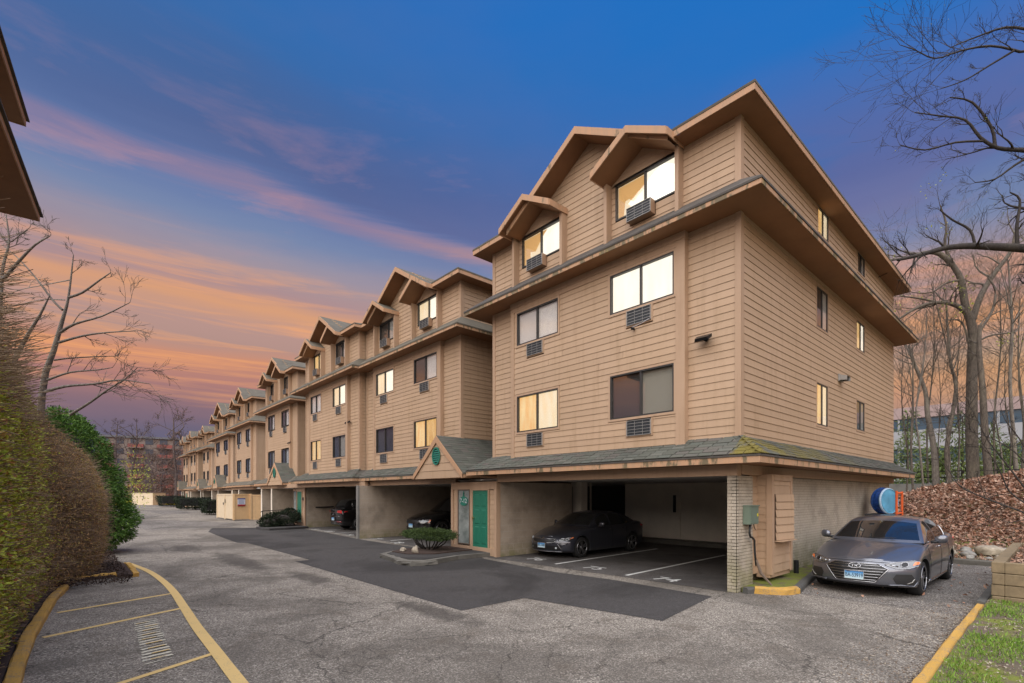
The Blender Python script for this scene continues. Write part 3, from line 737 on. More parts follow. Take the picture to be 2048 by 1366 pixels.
def hip_roof(parent, x1, y0, y1, x2, o, zf, pitch, gy0, gy1, gx, gap, lod=0):
    """hip roof over the block with a cross gable on the street side"""
    X0, Y0, Y1, X2 = x1-o-.03, y0-o-.03, y1+o+.03, x2+o
    yc = (Y0+Y1)/2; hw = (Y1-Y0)/2; zr = zf+hw*pitch
    g = MB(); th = .05
    xi = x1+.12; zi = zf+(xi-X0)*pitch; r0, r1 = gy0-.0, gy1+.0      # the front slope is cut away behind dormers and gable
    v = [(X0, Y0, zf), (X2, Y0, zf), (X2, Y1, zf), (X0, Y1, zf), (X0+hw, yc, zr), (X2-hw, yc, zr),
         (X0, r0, zf), (xi, r0, zi), (xi, r1, zi), (X0, r1, zf)]; v = [(a, b_, c+th) for a, b_, c in v]
    g.add(v, [(0, 1, 5, 4), (1, 2, 5), (2, 3, 4, 5), (0, 4, 7, 6), (4, 8, 7), (3, 9, 8, 4)])
    for a, b_ in ((0, 1), (1, 2), (2, 3), (3, 9), (9, 8), (8, 7), (7, 6), (6, 0)): p, q = v[a], v[b_]; g.add([p, q, (q[0], q[1], q[2]-th), (p[0], p[1], p[2]-th)], [(0, 1, 2, 3)])
    g.build('roof', 'shingle_far', parent)
    # gable roof slabs
    gc = (gy0+gy1)/2; za = gap; zl = zf-.02
    xb = X0+hw*(za-zf)/(zr-zf) if zr > za else X0+hw; xb = max(xb, x1+3.0)
    for sgn, ye in ((-1, gy0), (1, gy1)):
        s_ = MB(); v = [(gx, gc, za), (xb, gc, za), (xb, ye, zl), (gx, ye, zl)]
        s_.add(v+[(a, b_, c-.05) for a, b_, c in v], [(0, 1, 2, 3), (4, 5, 6, 7), (0, 1, 5, 4), (1, 2, 6, 5), (2, 3, 7, 6), (3, 0, 4, 7)])
        s_.build('gable_roof', 'shingle_far', parent)
        # rake board and sloping soffit
        q = MB(); b_ = .19; t = .05
        yo = ye; v2 = [(gx-.025, gc, za-.005), (gx-.025, yo, zl-.005), (gx-.025, yo, zl-b_), (gx-.025, gc, za-b_)]
        q.add(v2+[(a+.03, c, d) for a, c, d in v2], [(0, 1, 2, 3), (4, 5, 6, 7), (0, 1, 5, 4), (1, 2, 6, 5), (2, 3, 7, 6), (3, 0, 4, 7)]); q.build('rake_board', 'fascia', parent)
        q = MB(); v3 = [(gx+.004, gc, za-b_+.02), (x1+.1, gc, za-b_+.02), (x1+.1, yo, zl-b_+.02), (gx+.004, yo, zl-b_+.02)]
        q.add(v3, [(0, 1, 2, 3)]); q.build('soffit', 'soffit', parent)
def dormer(parent, B, x1, ya, yb, win, kinds, zb, ac, gx, lod, zcor=8.2, xf=None, zea=9.82, rise=.58):
    """two fins, window wall and a small gable roof"""
    xf = xf if xf is not None else x1-.225; w = .09; zt = zea-.1
    for a in ((ya, ya+w), (yb-w, yb)):
        g = MB(); g.box(xf, x1+.05, a[0], a[1], zcor-.3, zt); g.build('dormer_fin', 'trim', parent)
    c = (ya+yb)/2; hw = (yb-ya)/2; za = zea+rise; bb = .17
    for ye in (ya-.01, yb+.01):
        s_ = MB(); v = [(gx, c, za), (x1+1.6, c, za), (x1+1.6, ye, zea), (gx, ye, zea)]
        s_.add(v+[(a, b_, d-.045) for a, b_, d in v], [(0, 1, 2, 3), (4, 5, 6, 7), (0, 1, 5, 4), (1, 2, 6, 5), (2, 3, 7, 6), (3, 0, 4, 7)]); s_.build('dormer_roof', 'shingle_far', parent)
        q = MB(); v2 = [(gx-.025, c, za-.005), (gx-.025, ye, zea-.005), (gx-.025, ye, zea-bb), (gx-.025, c, za-bb)]
        q.add(v2+[(a+.03, d, e) for a, d, e in v2], [(0, 1, 2, 3), (4, 5, 6, 7), (0, 1, 5, 4), (1, 2, 6, 5), (2, 3, 7, 6), (3, 0, 4, 7)]); q.build('rake_board', 'fascia', parent)
        q = MB(); q.add([(gx+.004, c, za-bb+.02), (x1+.08, c, za-bb+.02), (x1+.08, ye, zea-bb+.02), (gx+.004, ye, zea-bb+.02)], [(0, 1, 2, 3)]); q.build('soffit', 'soffit', parent)
        d = .02 if ye > c else -.02; q = MB(); q.box(gx, x1+.02, ye, ye+d, zea-bb, zea-.01); q.build('fascia', 'fascia', parent)
    g = MB(); g.add([(x1-.012, ya+w, win[3]+.05), (x1-.012, yb-w, win[3]+.05), (x1-.012, yb-w, zea-.15), (x1-.012, c, za-bb), (x1-.012, ya+w, zea-.15)], [(0, 1, 2, 3, 4)])
    g.build('dormer_wall', 'trim', parent)
    window(parent, 'X', x1, win[0], win[1], win[2], win[3], kinds, lod, casing=False)
    aircon(parent, 'X', x1, ac[0], ac[1], zb[0], zb[1], .20, lod)
    siding(B, 'X', x1, ya+w, yb-w, 8.15, 9.75, holes=[(win[0]-.005, win[1]+.005, win[2]-.005, 9.9), (ac[0]-.03, ac[1]+.03, zb[0]-.02, zb[1])], joints=False)

SECZ = dict(f2=(3.84, 4.92), f3=(6.44, 7.41), f4=(8.80, 9.68))
def section(T, B, x1, y0, y1, kinds, lod=0, right=None, left=None, depth=13.3, skirt=True, o3=.616, side_win=None, gcol=(0, 1)):
    """one four storey module. T parent thing. y0..y1 street width; kinds[(floor, side)] -> materials"""
    s = (y1-y0)/7.864; Y = lambda v: y0+(v-4.42)*s
    x0 = x1-.14; b0, b1 = Y(5.55), Y(11.27); x2 = x1+depth
    zs0, zs1 = 2.62, 9.75
    # dark core behind the boards
    c = MB(); c.box(x1+.11, x2, y0+.11, y1-.11, 2.55, 9.8); c.build('wall', 'gap', T)
    wR = (Y(5.815), Y(7.56)); wL = (Y(9.32), Y(11.0))
    aR = (Y(6.39), Y(7.05)); aL = (Y(9.91), Y(10.54))
    # ---- bay of floors two and three
    holes = []
    for (za, zb_) in (SECZ['f2'], SECZ['f3']):
        for w in (wR, wL): holes.append((w[0]-.055, w[1]+.055, za-.055, zb_+.055))
        for a in (aR, aL): holes.append((a[0]-.04, a[1]+.04, za-.46, za-.05))
    siding(B, 'X', x0, b0+.22*s, b1-.15*s, 2.95, 7.52, holes)
    g = MB(); g.box(x0-.03, x1+.1, b0, b0+.22*s, 2.85, 7.6); g.build('pilaster', 'trim', T)
    g = MB(); g.box(x0-.03, x1+.1, b1-.15*s, b1, 2.85, 7.6); g.build('pilaster', 'trim', T)
    g = MB(); g.box(x0-.03, x1+.1, b0+.22*s, b1-.15*s, 7.47, 7.6); g.build('frieze_board', 'trim', T)
    g = MB(); g.box(x0-.045, x1+.1, b0-.01, b1+.01, 7.6, 7.86); g.build('frieze_board', 'trim', T)
    for fl, zac in (('f2', (3.39, 3.75)), ('f3', (6.035, 6.385))):
        z0, z1 = SECZ[fl]
        window(T, 'X', x0, *wR, z0, z1, kinds.get((fl, 'R'), ('screen', 'blind_grey'))[::-1], lod)
        window(T, 'X', x0, *wL, z0, z1, kinds.get((fl, 'L'), ('screen', 'blind_grey'))[::-1], lod)
        for a in (aR, aL):
            aircon(T, 'X', x0, *a, *zac, .055, lod)
            if lod < 2:
                t = MB(); pbox(t, 'X', x0, a[0]-.04, a[0], zac[0]-.03, zac[1]+.02, -.05, .03); pbox(t, 'X', x0, a[1], a[1]+.04, zac[0]-.03, zac[1]+.02, -.05, .03)
                pbox(t, 'X', x0, a[0], a[1], zac[0]-.03, zac[0], -.05, .03); t.build('sleeve_trim', 'trim', T)
    # ---- corner strips and corner boards
    siding(B, 'X', x1, y0+.10, b0, 2.95, 7.86, joints=False); siding(B, 'X', x1, b1, y1-.10, 2.95, 7.86, joints=False)
    for a, b_ in ((y0-.025, y0+.10), (y1-.10, y1+.025)):
        g = MB(); g.box(x1-.03, x1+.12, a, b_, 2.7, 7.86); g.build('corner_board', 'trim', T)
        g = MB(); g.box(x1-.03, x1+.12, a, b_, 8.0, 9.73); g.build('corner_board', 'trim', T)
    # ---- top floor
    dz = SECZ['f4']
    # outer corners of each dormer
    R0, R1, L0, L1 = Y(5.67), Y(7.71), Y(9.12), Y(11.15)
    siding(B, 'X', x1, y0+.10, R0, 8.0, 9.74, joints=False); siding(B, 'X', x1, L1, y1-.10, 8.0, 9.74, joints=False)
    gy0, gy1 = Y(5.72), Y(10.98); gc = (gy0+gy1)/2; hwg = (gy1-gy0)/2; gap = 9.80+hwg*.60
    za = gap-.2
    def prof(z):
        if z < 9.70: return (R1, L0)
        h = (za-z)/(za-9.62)*hwg+.28
        return (gc-h, gc+h)
    siding(B, 'X', x1, R1, L0, 8.0, za+.1, prof=prof, joints=True)
    c = MB(); c.add([(x1+.11, gy0, 9.6), (x1+.11, gy1, 9.6), (x1+.11, gc, za)], [(0, 1, 2)]); c.build('wall', 'gap', T)
    g_x = x1-.73; gxb = x1-.57
    kk = kinds
    dormer(T, B, x1, R0, R1, (Y(5.815), Y(7.50), *dz), kk.get(('f4', 'R'), ('screen', 'blind_grey'))[::-1], (8.53, 8.85), aR, g_x, lod)
    dormer(T, B, x1, L0, L1, (Y(9.33), Y(10.93), *dz), kk.get(('f4', 'L'), ('screen', 'blind_grey'))[::-1], (8.53, 8.85), aL, g_x, lod)
    hip_roof(T, x1, y0, y1, x2, .46, 9.83, .42, gy0, gy1, gxb, gap, lod)
    # top eave: front runs only beside the dormers
    o = .46; e = MB(); X0 = x1-o; zq = 9.706+LIFT[0]
    e.add([(X0+.01, y0-o+.01, zq), (x2+o, y0-o+.01, zq), (x2+o, y0+.05, zq), (x1+.05, y0+.05, zq), (x1+.05, R0, zq), (X0+.01, R0, zq)], [(0, 1, 2, 3), (0, 3, 4, 5)])
    e.add([(X0+.01, y1+o-.01, zq), (x2+o, y1+o-.01, zq), (x2+o, y1-.05, zq), (x1+.05, y1-.05, zq), (x1+.05, L1, zq), (X0+.01, L1, zq)], [(0, 1, 2, 3), (0, 3, 4, 5)])
    e.build('soffit', 'soffit', T)
    for a in ((X0-.02, X0, y0-o-.02, R0-.01), (X0-.02, X0, L1+.01, y1+o+.02), (X0, x2+o, y0-o-.02, y0-o), (X0, x2+o, y1+o, y1+o+.02)):
        f = MB(); f.box(*a, 9.70+LIFT[0], 9.83+LIFT[0]); f.build('fascia', 'fascia', T)
    # ---- mid cornice
    eave_ring(T, x1, y0, y1, x2+.55, .66, 7.75, 7.835, 8.38, 'fascia_dirty' if lod == 0 else 'fascia_stain' if lod == 1 else 'fascia', shingle='drip' if lod == 0 else 'shingle_far', th=.045)
    # ---- flanks
    if right is not None:      # wall facing -Y is seen
        xe, hl = right; hl = hl or []
        siding(B, 'Y', y0, x1+.10, xe, 2.95, 7.9, [h for h in hl]); siding(B, 'Y', y0, x1+.10, xe, 8.0, 9.74, [h for h in hl])
        for zz_ in ((2.7, 7.86), (8.0, 9.73)):
            pass
    return dict(x0=x0, x1=x1, y0=y0, y1=y1, x2=x2)

def shingle_run(B, parent, face, plane_out, plane_in, u0, u1, zlo, zhi, exp=.125, w=.31, hip=True, seed=1):
    """slate-like tabs laid in courses up a sloping skirt. stored as (matrix) list"""
    dx_, dz_ = plane_in-plane_out, zhi-zlo; L = math.hypot(dx_, dz_); ang = math.atan2(dz_, dx_); n = int(L/exp)+1
    r_ = random.Random(seed)
    for k in range(n):
        t = k*exp/L
        if t > .97: break
        o = plane_out+dx_*t; z = zlo+dz_*t; a = u0+(dx_*t if hip else 0); b_ = u1-(dx_*t if hip else 0)
        u = a-(.5*w if k % 2 else 0)
        while u < b_-.02:
            s0, s1 = max(a, u), min(b_, u+w)
            if s1-s0 > .03:
                if face == 'X': base = Vector((o, s1-.003, z)); rot = (0, 0, -math.pi/2)
                else: base = Vector((s0+.003, o, z)); rot = (0, 0, 0)
                d = (base-CAMP).length
                B.append((1/d**2, base, rot, s1-s0-.016, ang, exp+.03, r_.uniform(-.004, .006)))
            u += w
def shingles_build(B, parent, limit=300):
    me = bpy.data.meshes.new('shingle'); v = [(0, 0, .012), (1, 0, .012), (1, 1, .004), (0, 1, .004), (0, 0, -.002), (1, 0, -.002)]
    me.from_pydata(v, [], [(0, 1, 2, 3), (4, 5, 1, 0), (0, 3, 4), (1, 5, 2)]); me.materials.append(M['shingle'])
    B.sort(key=lambda t: -t[0]); off = wloc(parent)
    for i, it in enumerate(B[:limit]):
        o = bpy.data.objects.new('shingle', me); C.objects.link(o); o.parent = parent; LOC[o.name] = off
        m_ = Matrix.Translation(it[1]+Vector((0, 0, .022+it[6]))-off) @ Matrix.Rotation(it[2][2], 4, 'Z') @ Matrix.Rotation(it[4], 4, 'X') @ Matrix.Diagonal((it[3], it[5], 1, 1))
        o.matrix_local = m_
    V = []; F = []
    for it in B[limit:]:
        m_ = Matrix.Translation(it[1]+Vector((0, 0, .022+it[6]))) @ Matrix.Rotation(it[2][2], 4, 'Z') @ Matrix.Rotation(it[4], 4, 'X') @ Matrix.Diagonal((it[3], it[5], 1, 1))
        n = len(V); V += [tuple(m_ @ Vector(q)) for q in v]; F += [(n, n+1, n+2, n+3), (n+4, n+5, n+1, n)]
    if V: o = np_mesh('shingle', V, F, 'shingle', parent); o['kind'] = 'stuff'
def brick_wall(parent, face, plane, u0, u1, z0, z1, bl=.205, bh=.067, limit=0, name='brick', mat='brick', items=None, gapm=.013, mort='mortar', proud=.014, seed=2):
    g = MB(); pbox(g, face, plane, u0, u1, z0, z1, -.10, 0); g.build('wall', mort, parent)
    r_ = random.Random(seed); k = 0; z = z0; L = items if items is not None else []
    while z < z1-.02:
        zb = min(z1, z+bh); u = u0-(bl/2 if k % 2 else 0)
        while u < u1-.01:
            a, b_ = max(u0, u), min(u1, u+bl)
            if b_-a > .03:
                c = Vector((plane, (a+b_)/2, z)) if face == 'X' else Vector(((a+b_)/2, plane, z))
                L.append(((CAMP-c).length, face, plane, a+gapm/2, b_-gapm/2, z+gapm/2, zb-gapm/2, proud+r_.uniform(-.003, .003)))
            u += bl
        z += bh; k += 1
    if items is None: bricks_build(L, parent, limit, name, mat)
def bricks_build(L, parent, limit, name='brick', mat='brick'):
    L.sort(key=lambda t: t[0]); off = wloc(parent)
    me = bpy.data.meshes.new(name); me.from_pydata([(0,0,0),(1,0,0),(1,1,0),(0,1,0),(0,0,1),(1,0,1),(1,1,1),(0,1,1)], [], [(0,3,2,1),(4,5,6,7),(0,1,5,4),(1,2,6,5),(2,3,7,6),(3,0,4,7)]); me.materials.append(M[mat])
    g = MB()
    for i, (d, face, pl, a, b_, z0, z1, pr) in enumerate(L):
        if i < limit:
            o = bpy.data.objects.new(name, me); C.objects.link(o); o.parent = parent; LOC[o.name] = off
            if face == 'X': o.location = Vector((pl-pr, a, z0))-off; o.scale = (pr+.02, b_-a, z1-z0)
            else: o.location = Vector((a, pl-pr, z0))-off; o.scale = (b_-a, pr+.02, z1-z0)
        else: pbox(g, face, pl, a, b_, z0, z1, -.02, pr)
    if g.v: o = g.build(name, mat, parent); o['kind'] = 'stuff'

def porch(T, gx, ya, yb, zf, za, xin, lod, vent=True, B=None):
    """entry gable: pediment, roof slopes, round louvred vent"""
    c = (ya+yb)/2; hw = (yb-ya)/2
    for ye, sg in ((ya, -1), (yb, 1)):
        r_ = MB(); v = [(gx-.03, c, za), (xin, c, za), (xin, ye+sg*.03, zf+.12), (gx-.03, ye+sg*.03, zf+.12)]
        r_.add(v+[(a, b_, d-.05) for a, b_, d in v], [(0, 1, 2, 3), (4, 5, 6, 7), (0, 1, 5, 4), (1, 2, 6, 5), (2, 3, 7, 6), (3, 0, 4, 7)]); r_.build('porch_roof', 'shingle_far', T)
        if lod < 2:
            L = math.hypot(hw, za-zf-.12); n = int(L/.125)
            cs = MB()
            for k in range(n):
                t0, t1 = k/n, (k+1)/n; rr_ = random.Random(k*3+int(ye*7)); x = gx-.03
                while x < xin:
                    x1_ = min(xin, x+.31); y_a = ye+sg*.03+(c-ye-sg*.03)*t0; y_b = ye+sg*.03+(c-ye-sg*.03)*min(1, t1+.02)
                    z_a = zf+.12+(za-zf-.12)*t0; z_b = zf+.12+(za-zf-.12)*min(1, t1+.02); l = rr_.uniform(.010, .020)
                    cs.add([(x+.003, y_a, z_a+l), (x1_-.003, y_a, z_a+l), (x1_-.003, y_b, z_b+.003), (x+.003, y_b, z_b+.003), (x+.003, y_a, z_a), (x1_-.003, y_a, z_a)], [(0, 1, 2, 3), (4, 5, 1, 0)])
                    x = x1_
            o = cs.build('shingle', 'shingle', T); o['kind'] = 'stuff'
        q = MB(); b_ = .19; v2 = [(gx-.055, c, za-.01), (gx-.055, ye, zf+.11), (gx-.055, ye, zf-.06), (gx-.055, c, za-b_-.06)]
        q.add(v2+[(a+.03, d, e) for a, d, e in v2], [(0, 1, 2, 3), (4, 5, 6, 7), (0, 1, 5, 4), (1, 2, 6, 5), (2, 3, 7, 6), (3, 0, 4, 7)]); q.build('rake_board', 'fascia', T)
        f = MB(); f.box(gx, xin, ye, ye+sg*.02, zf-.04, zf+.10); f.build('fascia', 'fascia', T)
    z = zf-.03; k = 0
    while z < za-.25:
        zb = min(za-.22, z+.26); h0 = hw*(1-(z-zf)/(za-zf-.12))-.05; h1 = hw*(1-(zb-zf)/(za-zf-.12))-.05; h0 = min(h0, hw-.03)
        if h1 < .02: break
        b_ = MB(); b_.add([(gx-.012, c-h0, z), (gx-.012, c+h0, z), (gx, c+h1, zb-.008), (gx, c-h1, zb-.008), (gx+.05, c-h0, z), (gx+.05, c+h0, z), (gx+.05, c+h1, zb-.008), (gx+.05, c-h1, zb-.008)],
            [(0, 1, 2, 3), (4, 5, 6, 7), (0, 1, 5, 4), (3, 2, 6, 7)]); b_.build('gable_board', 'siding', T); z = zb
    s_ = MB(); s_.box(gx, xin, ya+.02, yb-.02, zf-.045, zf-.025); s_.build('soffit', 'soffit', T)
    if vent:
        zc = zf+.74; r0 = .22
        g = MB(); n = 28
        ring = [(math.cos(2*math.pi*i/n), math.sin(2*math.pi*i/n)) for i in range(n)]
        for rr_, xx in ((r0+.05, gx-.03), (r0+.05, gx-.055), (r0, gx-.055), (r0, gx-.01)): g.v += [(xx, c+rr_*a*.92, zc+rr_*b_*1.15) for a, b_ in ring]
        for j in range(3):
            for i in range(n): g.f.append((j*n+i, j*n+(i+1) % n, (j+1)*n+(i+1) % n, (j+1)*n+i)); g.mi.append(0)
        o = g.build('round_vent', 'green_vent', T)
        d = MB(); d.add([(gx-.016, c+r0*a*.92, zc+r0*b_*1.15) for a, b_ in ring], [tuple(range(n))]); d.build('vent_backing', 'black', o)
        for i in range(6):
            zz_ = zc-r0*1.15+.03+i*(2.3*r0-.06)/6+.02; hh = .92*math.sqrt(max(0, r0*r0-((zz_+.02-zc)/1.15)**2))-.004
            if hh > .03:
                l = MB(); l.add([(gx-.05, c-hh, zz_), (gx-.05, c+hh, zz_), (gx-.018, c+hh, zz_+.055), (gx-.018, c-hh, zz_+.055), (gx-.042, c-hh, zz_), (gx-.042, c+hh, zz_)], [(0, 1, 2, 3), (4, 5, 2, 3), (0, 1, 5, 4)]); l.build('louvre', 'green_vent', o)
def door(T, x, ya, yb, z0, z1, side='green_door'):
    g = MB(); g.box(x-.01, x+.05, ya, yb, z0, z1); o = g.build('door', side, T)
    w = (yb-ya); h = z1-z0
    for cx in (.28, .72):
        for a, b_ in ((.06, .36), (.41, .66), (.72, .93)):
            p = MB(); y_0 = ya+w*(cx-.15); y_1 = ya+w*(cx+.15); za_, zb_ = z0+h*a, z0+h*b_; i = .022; X_ = x-.01
            p.add([(X_-.001, y_0, za_), (X_-.001, y_1, za_), (X_-.001, y_1, zb_), (X_-.001, y_0, zb_), (X_-.012, y_0+i, za_+i), (X_-.012, y_1-i, za_+i), (X_-.012, y_1-i, zb_-i), (X_-.012, y_0+i, zb_-i)],
                  [(0, 1, 5, 4), (1, 2, 6, 5), (2, 3, 7, 6), (3, 0, 4, 7), (4, 5, 6, 7)]); p.build('door_panel', side, o)
    k = MB(); k.tube([(x-.01, yb-.06, z0+.95), (x-.05, yb-.06, z0+.95)], .012, 8); k.tube([(x-.05, yb-.06, z0+.95), (x-.09, yb-.06, z0+.95)], [.03, .026], 10); k.build('door_knob', 'brass', o)
    f = MB()
    for a in ((ya-.05, ya, z0, z1+.05), (yb, yb+.05, z0, z1+.05), (ya, yb, z1, z1+.05)): f.box(x-.035, x+.05, *a)
    f.build('door_frame', 'trim', T)
    return o
# ---- building one (nearest)
T1 = thing('apartment_building', 'nearest tan clapboard apartment block over an open garage, with its brick side wall', 'building', (10.04, 8.35, 0), 'row of apartment buildings')
B1 = Boards()
SW = dict(n2=(14.77, 15.68, 3.85, 4.97), f2=(18.52, 19.43, 4.04, 4.97), n3=(14.77, 15.68, 6.46, 7.53), f3=(18.52, 19.43, 6.60, 7.50), n4=(14.86, 15.74, 8.98, 9.70), f4=(18.64, 19.46, 9.08, 9.70))
sh = [(a-.055, b_+.055, c-.055, d+.055) for a, b_, c, d in SW.values()]
section(T1, B1, 10.18, 4.42, 12.284, {('f2', 'R'): ('screen', 'blind_dim'), ('f2', 'L'): ('lit_warm', 'lit_cream'), ('f3', 'R'): ('lit_white', 'lit_white'), ('f3', 'L'): ('blind_white', 'sheer'),
    ('f4', 'R'): ('lit_cream', 'lit_white'), ('f4', 'L'): ('lit_cream', 'lit_white')}, 0, right=(23.55, sh))
for k, kd in dict(n2=('lit_warm', 'lit_cream'), f2=('dark_room', 'blind_dim'), n3=('screen', 'blind_grey'), f3=('lit_warm', 'lit_white'), n4=('lit_warm', 'lit_cream'), f4=('screen', 'blind_grey')).items():
    window(T1, 'Y', 4.42, *SW[k], kd, 0, shallow=True)
# curtains swagged inside the two dormer windows
def swag(T, y0, y1, z0, z1, kind):
    g = MB()
    def P(u, v): return (10.243-.012*math.sin(u*38), y1-(y1-y0)*u, z0+(z1-z0)*v)
    if kind: pts = [(0, 1), (.47, 1), (.47, .62), (.26, .36), (.20, .50), (.12, .50), (.09, .04), (0, .04)]
    else: pts = [(0, 1), (.62, 1), (.50, .80), (.36, .48), (.30, .40), (.17, .46), (.17, .02), (0, .02)]
    n = len(pts); g.add([P(*p) for p in pts], [tuple(range(n))]); g.build('curtain', 'curtain_gold', T)
swag(T1, 5.85, 7.46, 8.84, 9.64, 1); swag(T1, 9.36, 10.9, 8.84, 9.64, 0)
B1.build(T1)
# skirt roof
eave_ring(T1, 10.18, 4.42, 12.284, 23.6, .616, 2.60, 2.715, 3.13, 'fascia_stain', 'skirt_roof', 'drip')  # dark underlay puts the shadows between the shingle tabs into the colour
SB = []
shingle_run(SB, T1, 'X', 9.53, 10.17, 3.77, 12.9, 2.745, 3.16, seed=4)
shingle_run(SB, T1, 'Y', 3.77, 4.41, 9.53, 24.0, 2.745, 3.16, seed=5)
shingles_build(SB, T1)
g = MB()
for i in range(6):
    t = i/6; a = Vector((9.545+.62*t, 3.785+.62*t, 2.765+.41*t)); b_ = Vector((9.545+.62*(t+.19), 3.785+.62*(t+.19), 2.765+.41*(t+.19)-.006)); w = .13
    g = MB(); g.add([a+Vector((-.02, w*1.2, .012)), a+Vector((.0, 0, .03)), a+Vector((w*1.2, -.02, .012)), b_+Vector((w*1.2, -.02, .012)), b_+Vector((0, 0, .03)), b_+Vector((-.02, w*1.2, .012))], [(0, 1, 4, 5), (1, 2, 3, 4)])
    g.build('hip_cap', 'shingle', T1)
# beams, pier, side wall
def slab(T, name, mat, *a): g = MB(); g.box(*a); return g.build(name, mat, T)
slab(T1, 'beam', 'trim', 10.03, 10.22, 4.42, 11.95, 2.375, 2.60); slab(T1, 'beam', 'trim', 10.22, 23.55, 4.40, 4.54, 2.40, 2.60)
items = []
brick_wall(T1, 'X', 10.05, 4.44, 4.63, 0, 2.375, items=items, seed=3)
brick_wall(T1, 'Y', 4.44, 10.05, 10.80, 0, 2.375, items=items, seed=4)
brick_wall(T1, 'Y', 4.55, 12.33, 23.5, 0.05, 2.40, items=items, seed=6, proud=.012)
bricks_build(items, T1, 300)
slab(T1, 'wall', 'block', 10.06, 10.79, 4.545, 4.625, 0, 2.375); slab(T1, 'wall', 'block', 10.79, 23.5, 4.652, 4.74, 0, 2.40)
B1b = Boards()
siding(B1b, 'Y', 4.50, 10.80, 11.18, .28, 2.40, joints=False); siding(B1b, 'X', 11.18, 4.24, 4.52, .30, 2.42, joints=False)
siding(B1b, 'Y', 4.20, 11.26, 12.24, .30, 1.0, joints=False, exp=.185); siding(B1b, 'Y', 4.20, 11.26, 12.24, 2.0, 2.30, joints=False, exp=.185)
B1b.build(T1)
slab(T1, 'wall', 'gap', 11.28, 12.30, 4.30, 4.6, .29, 2.42)
for a in ((11.15, 11.27, 4.17, 4.29), (12.22, 12.33, 4.17, 4.29)): slab(T1, 'corner_board', 'trim', *a, .27, 2.42)
slab(T1, 'trim_board', 'trim', 11.27, 12.22, 4.165, 4.25, 2.29, 2.42); slab(T1, 'trim_board', 'trim', 11.17, 12.31, 4.22, 4.5, .20, .30)
# meter cupboard door hanging ajar with a sloping shelf lid
md = MB(); md.add([(11.33, 4.175, 1.0), (12.14, 4.09, 1.0), (12.14, 4.09, 2.0), (11.33, 4.175, 2.0), (11.33, 4.20, 1.0), (12.14, 4.115, 1.0), (12.14, 4.115, 2.0), (11.33, 4.20, 2.0)], [(0,3,2,1),(4,5,6,7),(0,1,5,4),(1,2,6,5),(2,3,7,6),(3,0,4,7)])
mdo = md.build('cupboard_door', 'gap', T1); mdo['label'] = 'clapboard meter cupboard door hanging ajar'
for i in range(6):
    z = 1.0+i/6; g = MB(); g.add([(11.33, 4.150, z), (12.14, 4.065, z), (12.14, 4.085, z+.162), (11.33, 4.170, z+.162)], [(0, 1, 2, 3)]); g.add([(11.33, 4.150, z), (12.14, 4.065, z), (12.14, 4.09, z), (11.33, 4.175, z)], [(0, 1, 2, 3)]); g.build('door_board', 'siding', mdo)
g = MB(); g.box(11.31, 12.16, 4.02, 4.17, .975, .99); g.build('door_shelf', 'siding', mdo)
# garage interior
slab(T1, 'garage_ceiling', 'garage_ceiling', 10.2, 23.5, 4.62, 13.3, 2.44, 2.50)
slab(T1, 'garage_wall', 'garage_white', 18.5, 18.7, 4.66, 13.13, .16, 2.44); slab(T1, 'garage_step', 'kerb_old', 17.75, 18.5, 4.66, 13.13, .0, .15)
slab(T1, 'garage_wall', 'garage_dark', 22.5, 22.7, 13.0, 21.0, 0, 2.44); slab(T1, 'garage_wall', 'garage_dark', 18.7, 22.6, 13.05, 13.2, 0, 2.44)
dd = slab(T1, 'garage_door', 'garage_white', 18.46, 18.5, 10.44, 11.45, .16, 2.2); slab(dd, 'door_window', 'black', 18.455, 18.462, 10.62, 10.75, 1.25, 1.95)
slab(T1, 'garage_column', 'garage_white', 14.0, 14.35, 11.86, 12.28, 0, 2.44); g = MB(); g.tube([(15.2, 12.4, 0), (15.2, 12.4, 2.44)], .04); g.build('garage_pipe', 'garage_white', T1)
# entry core between blocks one and two
it2 = []
brick_wall(T1, 'Y', 11.95, 10.12, 13.6, 0, 2.375, bl=.405, bh=.2, items=it2, gapm=.01, mort='block_joint', proud=.0035, seed=9)
bricks_build(it2, T1, 300, 'block', 'block')
g = MB(); g.box(10.16, 13.6, 12.0, 14.38, .02, 2.4); g.build('wall', 'gap', T1)
Be = Boards()
siding(Be, 'X', 10.05, 12.0, 14.34, .26, 2.15, [(12.30, 14.12, .2, 2.2)], joints=False)
Be.build(T1)
slab(T1, 'trim_board', 'trim', 10.0, 10.16, 11.94, 14.42, 2.15, 2.40); slab(T1, 'trim_board', 'trim', 10.0, 10.16, 11.94, 14.42, .02, .26)
for y in (11.93, 14.30): slab(T1, 'corner_board', 'trim', 9.99, 10.16, y, y+.11, .0, 2.16)
door(T1, 10.03, 12.37, 13.18, .26, 2.12)
def sidelight(T, x, ya, yb, z0, z1):
    g = MB(); f = .035
    for a in ((ya-f, yb+f, z1, z1+f), (ya-f, yb+f, z0-f, z0), (ya-f, ya, z0, z1), (yb, yb+f, z0, z1)): g.box(x-.03, x+.05, *a)
    o = g.build('sidelight', 'win_bronze', T)
    g = MB(); g.box(x-.008, x, ya, yb, z0, z1); g.build('pane', 'sidelight', o)
    return o
sidelight(T1, 10.02, 13.36, 13.98, .33, 2.12)
slab(T1, 'trim_board', 'trim', 10.0, 10.05, 13.23, 13.32, .26, 2.15); slab(T1, 'trim_board', 'trim', 10.0, 10.05, 14.02, 14.12, .26, 2.15)
slab(T1, 'recess_wall', 'gap', 12.3, 12.5, 12.1, 14.6, 2.4, 9.7)
porch(T1, 9.5, 13.02, 16.08, 2.575, 4.03, 12.3, 0)
